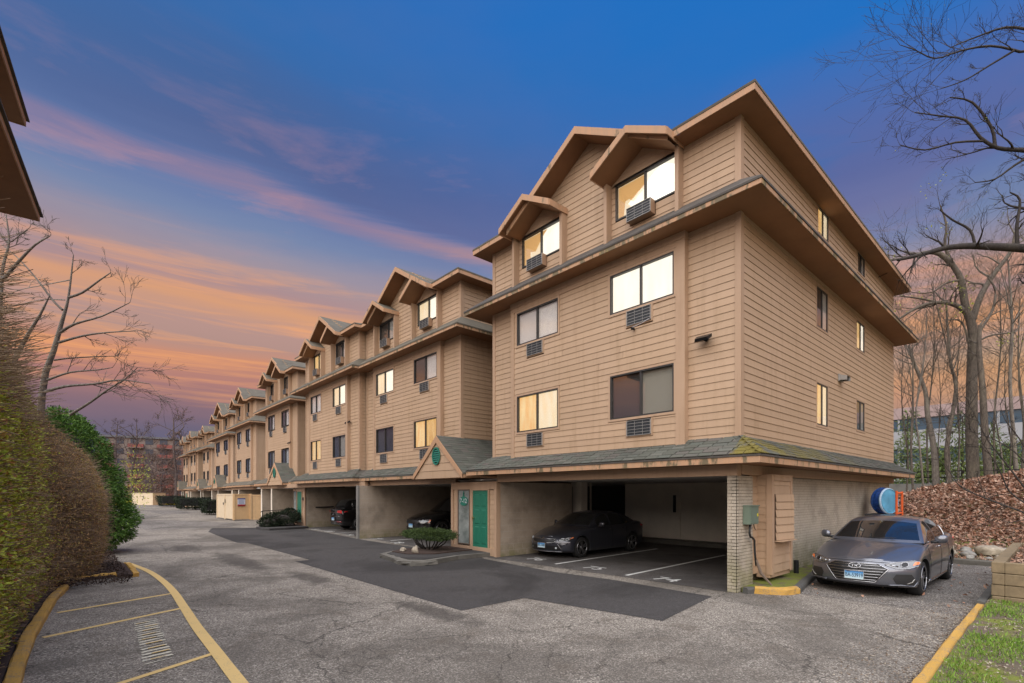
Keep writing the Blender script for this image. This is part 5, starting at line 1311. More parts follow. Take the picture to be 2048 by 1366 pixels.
        for sg in (1, -1):
            hl = mir([(.44, .605), (.60, .545), (.76, .545), (.86, .585), (.885, .66), (.80, .685), (.60, .652)], sg)
            h = panel(hl, 'headlight', 'lamp_clear', .007, 20); line(hl, .006, 'lamp_rim', 'chrome', .010, h, True)
            ring_ = [(sg*.70+.048*math.cos(a*math.pi/8), .612+.043*math.sin(a*math.pi/8)) for a in range(16)]; line(ring_, .006, 'lamp_ring', 'chrome', .014, h, True); panel(ring_, 'lamp_lens', 'grille_black', .012, 8, 2, h)
            line(mir([(.52, .600), (.62, .580)], sg), .012, 'lamp_reflector', 'chrome', .010, h)
            panel(mir([(.80, .60), (.885, .628), (.88, .663), (.82, .665)], sg), 'indicator', 'lamp_amber', .013, 6, 3, h)
            panel(mir([(.56, .36), (.60, .44), (.80, .44), (.86, .30), (.82, .24), (.60, .26)], sg), 'fog_recess', 'trim_black', .004, 14)
            line(mir([(.50, .235), (.66, .245), (.82, .225), (.865, .30)], sg), .012, 'bumper_lip', paint, .012)
            line(mir([(.74, .27), (.80, .30), (.83, .36)], sg), .008, 'fog_lamp', 'ac_metal', .008)
        panel([(-.62, .20), (.62, .20), (.62, .235), (-.62, .235)], 'lower_intake', 'grille_black', .005)
        line([(-.50, .635), (0, .648), (.50, .635)], .004, 'hood_gap', 'arch', .0035)
        pz = .385
    elif front == 'nose':
        hx = [(-.40, .60), (0, .585), (.40, .60), (.50, .57), (.46, .49), (-.46, .49), (-.50, .57)]
        gr = panel(hx, 'grille', 'grille_black', .006, 24); line([(-.47, .60), (-.1, .60), (0, .585), (.1, .60), (.47, .60)], .010, 'grille_surround', 'chrome', .012, gr); line([(-.50, .56), (-.42, .49), (-.06, .47), (.06, .47), (.42, .49), (.50, .56)], .010, 'grille_surround', 'chrome', .012, gr)
        el = [(.05*math.cos(a*math.pi/8), .63+.018*math.sin(a*math.pi/8)) for a in range(16)]; panel(el, 'emblem', 'chrome', .012, 8, 2)
        for sg in (1, -1):
            hl = mir([(.54, .56), (.62, .54), (.80, .58), (.84, .64), (.76, .65), (.60, .605)], sg); h = panel(hl, 'headlight', 'lamp_clear', .008, 16); line(hl, .006, 'lamp_rim', 'chrome', .010, h, True)
            for cy in (.64, .755):
                rg_ = [(sg*cy+.036*math.cos(a*math.pi/6), .598+.03*math.sin(a*math.pi/6)) for a in range(12)]; line(rg_, .009, 'lamp_ring', 'plate_white', .014, h, True)
            panel(mir([(.80, .60), (.86, .635), (.86, .67), (.82, .65)], sg), 'indicator', 'lamp_amber', .014, 6, 2, h)
            line(mir([(.54, .50), (.60, .46), (.80, .49)], sg), .010, 'bumper_blade', 'rim', .012); line(mir([(.54, .46), (.66, .26)], sg), .012, 'bumper_blade', 'rim', .010)
            rg_ = [(sg*.50+.03*math.cos(a*math.pi/6), .33+.03*math.sin(a*math.pi/6)) for a in range(12)]; panel(rg_, 'fog_lamp', 'plate_white', .010, 6, 2)
            line(mir([(.60, .43), (.78, .45)], sg), .010, 'fog_bar', 'chrome', .010)
        panel([(-.60, .26), (.60, .26), (.66, .40), (-.66, .40)], 'lower_intake', 'grille_black', .005); line([(-.66, .22), (0, .215), (.66, .22)], .010, 'bumper_lip', 'rim', .010)
        pz = .40
    else:
        zt = zt_; hx = [(-.45, zt-.22), (-.40, zt-.09), (.40, zt-.09), (.45, zt-.22)]; gr = panel(hx, 'grille', 'grille_black', .006, 18); line(hx, .008, 'grille_surround', 'chrome' if front != 'jeep' else 'trim_black', .012, gr, True)
        for sg in (1, -1):
            hl = mir([(.50, zt-.20), (.60, zt-.21), (.84, zt-.17), (.84, zt-.07), (.56, zt-.08)], sg); h = panel(hl, 'headlight', 'lamp_clear', .008, 14); line(hl, .006, 'lamp_rim', 'chrome', .010, h, True)
            panel(mir([(.80, zt-.19), (.86, zt-.17), (.86, zt-.07), (.81, zt-.07)], sg), 'indicator', 'lamp_amber', .013, 5, 2, h)
        panel([(-.62, .30), (.62, .30), (.70, .48), (-.70, .48)], 'lower_intake', 'grille_black', .005)
        pz = .52
    # plates
    def plate_at(x, z, txt, mat, flip):
        s_ = -1 if not flip else 1
        g = MB(); g.box(x-.006, x+.006, -.152, .152, z-.077, z+.077); pl = put(g, 'licence_plate', mat, T, False)
        g = MB()
        for a in ((-.155, .155, z+.072, z+.079), (-.155, .155, z-.079, z-.072), (-.158, -.150, z-.079, z+.079), (.150, .158, z-.079, z+.079)): g.box(x-.009, x+.008, *a)
        put(g, 'plate_frame', 'ac_metal', pl, False)
        if txt:
            mt = Matrix.Scale(k, 4) @ Matrix.Translation(Vector((x+s_*.0085, 0, z-.006))) @ Matrix.Rotation(R(-90 if not flip else 90), 4, 'Z') @ Matrix.Rotation(R(90), 4, 'X') @ Matrix.Diagonal((.80, 1.15, 1, 1))
            text_mesh('plate_number', txt, .088, 'plate_ink', pl, mt, .0012)
            g = MB(); g.box(x+s_*.0075, x+s_*.0085, .06, .12, z+.055, z+.068); put(g, 'plate_mark', 'plate_ink', pl, False)
    if plate is not None and front != 'suv_rear': plate_at(F(0, pz)-.02, pz, plate, 'plate_blue', False)
    # rear lamps
    for sg in (1, -1):
        zt2 = spec['body'][-1][4]
        panel(mir([(.36 if spec is SEDAN else .42, zt2-.16), (.80, zt2-.20), (.80, zt2-.05), (.50, zt2-.06)], sg), 'tail_light', 'lamp_red', .007, 14, 4, T, True)
        g = MB(); pts = [bp(Lg-.34+.06*i, 6.2, sg)+Vector((0, sg*.004, 0)) for i in range(5)]; g.tube([q-Vector((0, sg*.012, 0)) for q in pts], .022, 6); put(g, 'tail_light', 'lamp_red')
    if front == 'suv_rear':
        plate_at(Rr(0, .62)+.015, .60, None, 'plate_blue', True)
        for z_, w_, m_ in ((.47, .74, 'chrome'), (.74, .66, 'chrome'), (.935, .5, 'chrome')):
            g = MB(); g.tube([(Rr(y, z_)+.012, y, z_) for y in [w_*(i/8-1) for i in range(17)]], .014, 5); put(g, 'chrome_strip', m_)
        for sg in (1, -1): panel(mir([(.42, .44), (.76, .44), (.76, .49), (.42, .49)], sg), 'reflector', 'lamp_red', .012, 8, 2, T, True)
        g = MB(); g.tube([(Rr(0, .88)+.012, .045*math.cos(a*math.pi/8), .84+.045*math.sin(a*math.pi/8)) for a in range(17)], .008, 5); put(g, 'emblem', 'chrome')
    # --- wheels
    for wx in spec['wheels']:
        for sg in (1, -1):
            w = MB(); n = 36; pr = [(.60, wr-.10), (.62, wr-.02), (.655, wr), (.80, wr), (.835, wr-.02), (.85, wr-.06), (.846, wr-.105)]
            yo = .025
            for y, r_ in pr: w.v += [(wx+r_*math.cos(2*math.pi*i/n), sg*(y+yo), wr+r_*math.sin(2*math.pi*i/n)) for i in range(n)]
            for j in range(len(pr)-1):
                for i in range(n): w.f.append((j*n+i, j*n+(i+1) % n, (j+1)*n+(i+1) % n, (j+1)*n+i)); w.mi.append(0)
            wo = put(w, 'wheel', 'tyre')
            r1 = wr-.10; g = MB(); g.tube([(wx+r1*math.cos(2*math.pi*i/n), sg*.868, wr+r1*math.sin(2*math.pi*i/n)) for i in range(n+1)], .013, 6); put(g, 'rim', 'rim', wo)
            g = MB(); g.tube([(wx, sg*.70, wr), (wx, sg*.80, wr)], r1, 30); put(g, 'brake_disc', 'arch', wo)
            for q in range(5):
                for dq in (-.14, .14):
                    a = 2*math.pi*q/5+.3+dq; a2 = 2*math.pi*q/5+.3+dq*1.25; c, s_ = math.cos(a), math.sin(a); c2, s2 = math.cos(a2), math.sin(a2)
                    px_, pz_ = -s_, c; h0, h1 = .020, .013
                    P_ = [(wx+c*.05+px_*h0, wr+s_*.05+pz_*h0), (wx+c2*r1+px_*h1, wr+s2*r1+pz_*h1), (wx+c2*r1-px_*h1, wr+s2*r1-pz_*h1), (wx+c*.05-px_*h0, wr+s_*.05-pz_*h0)]
                    g = MB(); g.add([(p, sg*.855, q_) for p, q_ in P_]+[(p, sg*.83, q_) for p, q_ in P_], [(0, 1, 2, 3), (4, 5, 6, 7), (0, 1, 5, 4), (1, 2, 6, 5), (2, 3, 7, 6), (3, 0, 4, 7)]); put(g, 'spoke', 'rim', wo, False)
            g = MB(); g.tube([(wx, sg*.82, wr), (wx, sg*.862, wr)], [.06, .045], 16); put(g, 'hub_cap', 'rim', wo)
    # --- door gaps, handles, mirrors
    sd = spec['sides']
    for sg in (1, -1):
        for x in (sd[0][0]-.28, sd[0][1]+.05, sd[1][1]+.12):
            g = MB(); g.tube([bp(x+(.10 if (x > 3 and v < 4.5) else 0)*0, v, sg)+Vector((0, sg*.0005, 0)) for v in (2.2, 2.6, 3, 3.5, 4, 4.5, 5, 5.5, 6, 6.5, 7)], .0038, 4); put(g, 'door_gap', 'arch')
        for x in (sd[0][1]-.12, sd[1][1]-.05):
            g = MB(); g.tube([bp(x-.09, 6.05, sg)+Vector((0, sg*.008, 0)), bp(x-.05, 6.05, sg)+Vector((0, sg*.032, 0)), bp(x+.06, 6.05, sg)+Vector((0, sg*.032, 0)), bp(x+.09, 6.05, sg)+Vector((0, sg*.008, 0))], [.010, .013, .013, .010], 6); put(g, 'door_handle', 'chrome' if front == 'hex' else paint)
        mx_ = sd[0][0]+.02; mz = spec['cab'][3][3]+.065; m_ = MB(); n = 14
        for t, r_ in ((0, .02), (.12, .062), (.4, .085), (.7, .088), (.92, .07), (1, .03)):
            for i in range(n):
                a = 2*math.pi*i/n; m_.v.append((mx_+.06+r_*.62*math.cos(a)+.05*t*t, sg*(.90+.20*t), mz+r_*.95*math.sin(a)+.015*t))
        for j in range(5):
            for i in range(n): m_.f.append((j*n+i, j*n+(i+1) % n, (j+1)*n+(i+1) % n, (j+1)*n+i)); m_.mi.append(0)
        m_.f += [tuple(range(n)), tuple(5*n+i for i in range(n))]; m_.mi += [0, 0]
        mo = put(m_, 'wing_mirror', paint); g = MB(); g.tube([(mx_+.06, sg*.84, mz-.055), (mx_+.06, sg*.96, mz-.045)], .028, 8); put(g, 'mirror_stalk', 'trim_black', mo)
        g = MB(); g.tube([bp(x, 2.3, sg)+Vector((0, sg*.004, 0)) for x in [spec['wheels'][0]+wr+.1+i*.2 for i in range(int((spec['wheels'][1]-spec['wheels'][0]-2*wr-.2)/.2)+1)]], .010, 5); put(g, 'sill_strip', 'chrome' if front == 'hex' else 'trim_black')
    # wipers and cowl
    for y in (-.28, .30):
        g = MB(); g.tube([cpt(spec['ws'][0]+.0, 2-abs(y-.1), 1 if y > 0 else -1)+Vector((-.03, 0, .012)), cpt(spec['ws'][0]+.02, 2-abs(y)*.2, 1)+Vector((0, -.42 if y > 0 else -.4, .012))], .006, 4); put(g, 'wiper', 'black')
    return T
car('sedan', 'grey sedan with a chrome-barred grille parked beside the brick side wall', (11.60, 2.80, .0), R(-1.2), SEDAN, 'paint_grey', 1.05, 'hex', 'BA-53919')
car('sedan', 'dark blue-grey sedan in the garage next to the green door wall', (11.0, 10.92, .01), R(.3), SEDAN, 'paint_kia', 1.0, 'nose', 'BN-17606')
car('suv', 'black upright SUV facing out in the dark second garage bay', (11.4, 19.55, .01), 0, SUV, 'paint_black', 1.12, 'jeep', '')
sv_ = car('suv', 'black SUV parked tail-out with a bright red tail light', (15.52, 26.85, .01), R(180), SUV, 'paint_black', 1.05, 'suv_rear', '')
car('sedan', 'pale silver car nosed out behind the hand rail', (11.6, 34.6, .01), 0, SEDAN, 'paint_silver', 1.05, 'nose', '')
# ================================================================== vegetation and the rest
RG = np.random.default_rng(11)
# ---- budding hedge on the left: horizontal whippy stems
hg = thing('hedge', 'tall budding deciduous hedge of bare brown twigs with yellow-green new leaves', 'hedge', (-1.4, 10, 0))
def hedge_face(y):      # street face of the hedge at ground to top
    return np.interp(y, [2, 6, 9.4, 12.5, 14.2, 15.6, 17.0, 18.2], [-.76, -.68, -.58, -.42, .0, .40, .64, .30])
def hedge_top(y): return np.interp(y, [2, 5, 8, 10, 12, 14, 16, 17.4, 18.4], [3.7, 3.85, 3.95, 3.9, 3.7, 3.35, 2.9, 2.3, 1.2])
def hedge_x(y, z):      # face bulges mid height, falls back at top and foot
    zt = hedge_top(y); t = np.clip(z/zt, 0, 1.1); return hedge_face(y)+.10-.55*np.clip(t-.72, 0, 1)**1.3*2.2-.30*np.clip(.25-t, 0, 1)*2.0
def hedge_pts(n, y0, y1, inset):
    y = y0+(y1-y0)*RG.random(n); zt = hedge_top(y); z = zt*RG.random(n)**.9; x = hedge_x(y, z)-inset*RG.random(n); return np.stack([x, y, z], 1)
# dark inner mass
ys = np.linspace(2, 18, 40); V = []; F = []
for i, y in enumerate(ys):
    zt = float(hedge_top(y))-.35
    V += [(float(hedge_x(y, z))-.42, y, z) for z in (0.1, zt*.5, zt*.8)]+[(float(hedge_face(y))-1.2, y, zt), (float(hedge_face(y))-2.2, y, zt)]
for i in range(len(ys)-1):
    for j in range(4): a = i*5+j; F.append((a, a+1, a+6, a+5))
np_mesh('inner_stems', V, F, 'bark_dark', hg)
A = hedge_pts(23000, 2.2, 18.0, .45); n = len(A); d = np.stack([.75+.5*RG.random(n), -.5+RG.normal(size=n)*.30, .10+RG.normal(size=n)*.28], 1)
d[:, 1] += .6*(A[:, 1] > 15.5); L = (.20+.30*RG.random(n))[:, None]*np.clip((A[:, 1:2])/9, .7, 1.0)
o = sticks('twigs', A-d*L*.5, A+d*L*.5, (.003+.004*RG.random(n))*np.where(A[:, 1] < 9, 1.5, 1.), 'hedge_twig', hg); o['kind'] = 'stuff'
# longer unruly shoots at the top near the picture's left edge
A = hedge_pts(900, 4.0, 9.5, .2); A[:, 2] = hedge_top(A[:, 1])*(.72+.30*RG.random(900)); A[:, 0] = hedge_x(A[:, 1], A[:, 2])-.2
n = 900; d = np.stack([.8+RG.random(n)*.4, -.1+RG.normal(size=n)*.35, .35+RG.normal(size=n)*.25], 1); L = (.3+.35*RG.random(n))[:, None]
o = sticks('shoots', A, A+d*L, .006, 'hedge_twig', hg); o['kind'] = 'stuff'
A = hedge_pts(15000, 9.5, 18.2, .06); n = len(A); A[:, 0] += .02
o = leaves('tips', A, 'hedge_tip', .045, hg, RG); o['kind'] = 'stuff'
P = hedge_pts(17000, 2.5, 13.0, .16); P[:, 0] += .06; keep = RG.random(len(P)) < np.interp(P[:, 1], [2, 8, 10.5, 13], [1, .9, .5, .12]); P = P[keep]
P = (P[:, None]+RG.normal(size=(len(P), 3, 3))*.016).reshape(-1, 3); d = RG.normal(size=P.shape)*.6+np.array([.7, -.3, .3])
o = leaves('new_leaves', P, 'hedge_leaf', .050, hg, RG, dirs=d, aspect=.5); o['kind'] = 'stuff'
# ---- evergreen behind it
def leafy(name, label, cat, blobs, nl, size, mat, loc, core=None, stems=(), grp=None, aspect=.35, droop=0., surf=.35, corem='bark_dark', stemm='bark_dark'):
    """leaf clusters spread through lumpy ellipsoids"""
    T = thing(name, label, cat, loc, grp); vol = np.array([b_[3]*b_[4]*b_[5] for b_ in blobs])**(2/3); P_ = []; D_ = []
    for b_, m_ in zip(blobs, (nl*vol/vol.sum()).astype(int)):
        v = RG.normal(size=(m_, 3)); v /= np.linalg.norm(v, axis=1, keepdims=True); lump = 1+.10*np.sin(v[:, 0]*7+b_[0]*5)*np.sin(v[:, 2]*6+b_[1])+.06*np.sin(v[:, 1]*15+v[:, 2]*11)
        r_ = (1-surf*RG.random(m_)**1.6)*lump; p = v*r_[:, None]*np.array(b_[3:6])+np.array(b_[:3]); P_.append(p); D_.append(v+RG.normal(size=v.shape)*.45+np.array([0, 0, -droop]))
    P_ = np.concatenate(P_); D_ = np.concatenate(D_); ok = P_[:, 2] > .08; P_, D_ = P_[ok], D_[ok]
    # clump gaps
    h = np.sin(P_[:, 0]*5.3+P_[:, 2]*3.1)*np.sin(P_[:, 1]*4.7-P_[:, 2]*4.3)*np.sin(P_[:, 2]*6.1+P_[:, 0]*2.0); ok = RG.random(len(P_)) < np.clip(.9+h*1.3, .12, 1); P_, D_ = P_[ok], D_[ok]
    o = leaves('foliage', P_, mat, size, T, RG, dirs=D_, aspect=aspect); o['kind'] = 'stuff'
    g = MB()
    for b_ in blobs:
        bm = bmesh.new(); bmesh.ops.create_icosphere(bm, subdivisions=2, radius=1)
        g.add([(b_[0]+v.co.x*b_[3]*.62, b_[1]+v.co.y*b_[4]*.62, max(.05, b_[2]+v.co.z*b_[5]*.62)) for v in bm.verts], [tuple(v.index for v in f.verts) for f in bm.faces]); bm.free()
    if core is not False: g.build('inner_mass', corem, T)
    if stems:
        s_ = MB()
        for st in stems: s_.tube(st[0], st[1], 6)
        s_.build('stems', stemm, T, True)
    return T
leafy('evergreen_shrub', 'big rounded dark green evergreen shrub at the far end of the hedge', 'shrub',
    [(.25, 22.2, 1.9, 1.35, 1.6, 1.5), (-.1, 22.6, 3.3, 1.2, 1.4, 1.3), (-.4, 23.0, 4.1, .95, 1.1, .8), (.80, 21.8, 1.0, 1.0, 1.2, .85), (-.9, 23.5, 2.8, 1.2, 1.2, 1.6)], 95000, .10, 'evergreen', (.8, 22.4, 0), stems=[([(.8, 22.4, 0), (.8, 22.4, 1.5)], .12)], aspect=.30, droop=.3)
# clipped shrub on the entry island, with bare legs and rocks
isl = MB(); isl.prism([(7.25, 14.35), (7.05, 13.2), (6.98, 12.3), (7.25, 11.98), (7.6, 11.93), (8.8, 12.3), (10.0, 12.25), (10.0, 14.8), (8.2, 14.95)], .0, .13); struct(isl.build('island', 'kerb_old'))
isl = MB(); isl.prism([(7.42, 14.2), (7.25, 13.2), (7.2, 12.5), (7.5, 12.15), (8.75, 12.45), (9.98, 12.4), (9.98, 13.1), (8.4, 12.95), (7.9, 13.5), (8.0, 14.7)], .10, .142); struct(isl.build('island_path', 'asphalt_new'))
isl = MB(); isl.prism([(8.4, 13.0), (9.98, 13.15), (9.98, 14.7), (8.25, 14.85), (7.7, 14.4), (7.75, 13.5)], .10, .165); struct(isl.build('mulch_bed', 'mulch'))
st = []
r5 = random.Random(8)
for i in range(11):
    a = 2*math.pi*i/11; x, y = 9.0+.15*math.cos(a), 14.25+.2*math.sin(a); ex, ey = 9.0+r5.uniform(.5, .75)*math.cos(a), 14.25+r5.uniform(.55, 1.05)*math.sin(a)
    st.append(([(x, y, .12), ((x+ex)/2+r5.uniform(-.05, .05), (y+ey)/2+r5.uniform(-.08, .08), .33), (ex, ey, .62)], [.028, .02, .012]))
leafy('clipped_shrub', 'flat-topped clipped shrub on bare stems in front of the sidelight', 'shrub', [(9.0, 14.25, .66, .74, 1.22, .17), (8.95, 13.65, .64, .60, .62, .15), (9.05, 14.95, .63, .6, .60, .15)], 16000, .055, 'box_green', (9, 14.25, .13), stems=st, core=False, aspect=.35, surf=.8)
def rock(name, label, c, s, mat, seed, grp=None):
    bm = bmesh.new(); bmesh.ops.create_icosphere(bm, subdivisions=3, radius=1); rr_ = random.Random(seed); ph = [rr_.uniform(0, 6) for _ in range(6)]
    for v in bm.verts:
        p = v.co; k = 1+.16*math.sin(p.x*2.7+ph[0])*math.sin(p.y*2.9+ph[1])+.12*math.sin(p.z*4.1+ph[2]+p.x*2)+.05*math.sin(p.x*9+ph[3])*math.sin(p.y*8+ph[4]); v.co = Vector((p.x*s[0]*k, p.y*s[1]*k, max(-.3*s[2], p.z*s[2]*k)))
    me = bpy.data.meshes.new(name); bm.to_mesh(me); bm.free(); o = link(name, me, None, mat); o.location = c
    for p in me.polygons: p.use_smooth = seed % 2 == 0
    return tag(o, label, 'rock', grp)
rock('rock', 'pale standing rock at the foot of the clipped shrub', (8.05, 13.55, .22), (.09, .12, .17), 'rock', 3)
rock('rock', 'flat tan rock on the mulch left of the standing rock', (7.98, 14.2, .20), (.09, .13, .08), 'rock', 5)
kerb('kerb', dens([(7.34, 14.35), (7.2, 13.4), (7.02, 12.5), (7.1, 12.1), (7.45, 11.93), (7.75, 11.95)], .16), .20, .13, 'kerb_old', 'rough crumbling grey kerb round the nose of the entry island', jit=.028)
# dark clipped hedges in front of the far entries
def dark_box(label, c, s, n, seed):
    T = thing('clipped_hedge', label, 'hedge', (c[0], c[1], 0), 'dark clipped hedges along the row')
    u = RG.random((n, 3))*2-1; ax = RG.integers(0, 3, n); sg = np.sign(RG.random(n)-.5); u[np.arange(n), ax] = sg*(1-.10*RG.random(n)); P_ = u*np.array(s)+np.array(c); P_[:, 2] = np.maximum(P_[:, 2], .25)
    tt = np.clip((P_[:, 2]-.2)/1.0, 0, 1)[:, None]; P_[:, :2] = np.array(c)[:2]+(P_[:, :2]-np.array(c)[:2])*(.86+.14*tt)
    o = leaves('foliage', P_, 'dark_hedge', .13, T, RG, aspect=.5); o['kind'] = 'stuff'
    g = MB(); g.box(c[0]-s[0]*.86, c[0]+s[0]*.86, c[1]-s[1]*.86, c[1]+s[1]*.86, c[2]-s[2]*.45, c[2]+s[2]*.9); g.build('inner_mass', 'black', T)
    g = MB(); r_ = random.Random(seed)
    for i in range(14): x, y = c[0]+r_.uniform(-.6, .6)*s[0], c[1]+r_.uniform(-.8, .8)*s[1]; g.tube([(x, y, 0), (x+r_.uniform(-.1, .1), y+r_.uniform(-.1, .1), .6)], .03, 4)
    g.build('stems', 'bark_grey', T)
dark_box('dark clipped hedge just left of the dumpster enclosure', (10.9, 55.2, .80), (1.5, 1.6, .62), 5200, 1)
dark_box('dark clipped hedge in the middle of the far three', (12.0, 73.2, .85), (2.3, 2.0, .68), 5200, 2)
dark_box('farthest dark clipped hedge, nearest the small tan enclosure', (12.6, 93, .9), (2.6, 2.6, .8), 5200, 3)
leafy('low_shrub', 'low dark green shrub spreading under the hand rail by the second entry', 'shrub', [(9.3, 30.9, .55, 1.0, .9, .38), (8.6, 30.6, .4, .6, .6, .3), (10.0, 31.3, .75, .6, .6, .35)], 9000, .10, 'dark_hedge', (9.2, 30.9, .1), core=None)
isl = MB(); isl.prism([(7.95, 30.9), (7.8, 29.4), (8.1, 28.95), (10.3, 29.2), (10.4, 32.2), (8.6, 31.9)], 0, .12); struct(isl.build('island', 'asphalt_new'))
hr = thing('hand_rail', 'thin black hand rail over the low shrub by the second entry', 'railing', (9.0, 31.2, .1))
for n_, pts in (('post', [(8.38, 31.3, .05), (8.38, 31.3, 1.0)]), ('post', [(10.75, 32.9, .05), (10.75, 32.9, 1.02)]), ('rail', [(8.28, 31.22, .94), (8.38, 31.3, 1.0), (10.75, 32.9, 1.04), (10.8, 32.93, .9)])): g = MB(); g.tube(pts, .022, 6); g.build(n_, 'black_metal', hr)

# ---- dumpster enclosure
de = thing('dumpster_enclosure', 'tan board dumpster enclosure with a white and red sign', 'fence', (9.8, 43, 0))
def board_fence(T, p, q, z0, z1, mat, w=.30, cap=True, t=.03):
    p, q = Vector(p), Vector(q); L = (q-p).length; d = (q-p)/L; n_ = Vector((-d.y, d.x)); k = max(1, round(L/w))
    for i in range(k):
        a = p+d*(L*i/k+.004); b_ = p+d*(L*(i+1)/k-.004); g = MB(); g.prism([tuple(a), tuple(b_), tuple(b_+n_*t), tuple(a+n_*t)], z0, z1); g.build('board', mat, T)
    if cap: g = MB(); g.prism([tuple(p-d*.03-n_*.03), tuple(q+d*.03-n_*.03), tuple(q+d*.03+n_*(t+.03)), tuple(p-d*.03+n_*(t+.03))], z1, z1+.09); g.build('cap_rail', mat, T)
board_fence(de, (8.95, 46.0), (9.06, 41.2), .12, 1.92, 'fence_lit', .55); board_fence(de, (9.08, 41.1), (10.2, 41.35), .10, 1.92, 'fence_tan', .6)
board_fence(de, (10.35, 41.3), (12.6, 40.9), .04, 1.86, 'fence_tan', .22)
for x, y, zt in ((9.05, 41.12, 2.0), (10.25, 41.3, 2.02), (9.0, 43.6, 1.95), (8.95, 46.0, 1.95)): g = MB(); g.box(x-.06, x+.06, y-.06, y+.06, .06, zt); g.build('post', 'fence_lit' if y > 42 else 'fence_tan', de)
g = MB(); g.box(8.93, 8.96, 43.9, 44.0, 1.15, 1.35); g.box(8.93, 8.96, 43.3, 43.4, 1.3, 1.6); g.build('latch', 'black_metal', de)
sg = thing('dumpster_sign', 'white notice with a red lower band on the dumpster enclosure', 'sign', (9.6, 41.15, 1.4))
SGM = lambda u, z: Vector((9.30+u*.976, 41.10+u*.218, z))
def sgbox(u0, u1, z0, z1, off, nm, mat):
    nrm = Vector((.218, -.976, 0)); g = MB(); q = [SGM(u0, z0), SGM(u1, z0), SGM(u1, z1), SGM(u0, z1)]; g.add([v+nrm*off for v in q]+[v+nrm*(off-.012) for v in q], [(0,1,2,3),(4,5,6,7),(0,1,5,4),(1,2,6,5),(2,3,7,6),(3,0,4,7)]); return g.build(nm, mat, sg)
sgbox(0, .56, 1.10, 1.68, .02, 'board', 'sign_white'); sgbox(.0, .56, 1.10, 1.22, .026, 'red_band', 'red_dark'); sgbox(0, .56, 1.60, 1.68, .026, 'top_band', 'pool_dark')
for i in range(5): sgbox(.07, .49-.05*(i % 2), 1.28+.062*i, 1.30+.062*i, .025, 'text_line', 'pool_dark')
# second small enclosure far off
d2 = thing('dumpster_enclosure', 'small tan enclosure at the far end of the lane', 'fence', (9.5, 104, 0))
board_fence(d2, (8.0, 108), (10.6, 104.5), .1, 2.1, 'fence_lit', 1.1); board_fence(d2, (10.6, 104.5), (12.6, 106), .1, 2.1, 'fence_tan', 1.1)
g = MB(); g.box(9.3, 9.32, 105.6, 105.95, 1.2, 1.75)
g.v = [(a+.06, b_+.3, c) for a, b_, c in g.v]; g.build('notice', 'sign_white', d2)

simple('trim_black_bin', (.03, .03, .032), .6)
# ---- pool toys and folded frame behind the grey sedan
t = thing('folded_frame', 'orange steel frame standing beside the wall behind the grey sedan', 'frame', (19.9, 3.3, 0))
fa = lambda u, v: Vector((19.4+.45*u, 3.56-.10*u, .1+v))
for nm_, a, b_, r_ in (('upright', fa(0, 0), fa(0, 2.0), .035), ('upright', fa(.75, 0), fa(.75, 1.98), .035), ('crossbar', fa(0, 1.93), fa(.75, 1.93), .035), ('crossbar', fa(0, 1.28), fa(.75, 1.30), .03), ('crossbar', fa(0, .5), fa(.75, .5), .03), ('brace', fa(.2, .9), fa(.72, 1.35), .02)):
    g = MB(); g.tube([a, b_], r_, 6); g.build(nm_, 'orange' if nm_ != 'brace' else 'black', t)
def disc(name, label, c, r_, th, nrm, mat, rimmat):
    T = thing(name, label, 'pool toy', c); N_ = Vector(nrm).normalized(); u = N_.cross(Vector((0, 0, 1))).normalized(); w = u.cross(N_); c = Vector(c)
    g = MB(); n = 32; g.v = [tuple(c+(u*math.cos(a)+w*math.sin(a))*rr_+N_*h) for rr_, h in ((r_*.93, th*.3), (r_, th/2), (r_, -th/2), (r_*.93, -th*.3)) for a in [2*math.pi*i/n for i in range(n)]]
    g.f = [tuple(range(n)), tuple(range(3*n, 4*n))[::-1]]+[(j*n+i, j*n+(i+1) % n, (j+1)*n+(i+1) % n, (j+1)*n+i) for j in range(3) for i in range(n)]; g.mi = [0]*len(g.f); g.build('disc', mat, T)
    g = MB(); g.tube([c+(u*math.cos(a)+w*math.sin(a))*r_ for a in [2*math.pi*i/n for i in range(n+1)]], th*.35, 6); g.build('rim', rimmat, T)
    return T
disc('kiddie_pool', 'round light blue moulded pool standing on edge by the orange frame', (19.6, 3.80, 1.77), .39, .10, (-.38, -.926, .05), 'pool_blue', 'pool_pale')
disc('kiddie_pool', 'dark blue and white patterned pool standing on edge against the wall', (20.0, 4.03, 1.77), .40, .14, (-.55, -.83, .04), 'pool_dark', 'pool_dark')

sb = thing('storage_bin', 'dark storage bin behind the grey sedan that carries the two pools', 'bin', (19.6, 3.9, 0))
g = MB(); g.box(19.1, 20.1, 3.55, 4.3, .0, 1.30); g.build('box', 'pool_dark' if False else 'trim_black_bin', sb); g = MB(); g.box(19.06, 20.14, 3.51, 4.32, 1.30, 1.36); g.build('lid', 'trim_black_bin', sb)
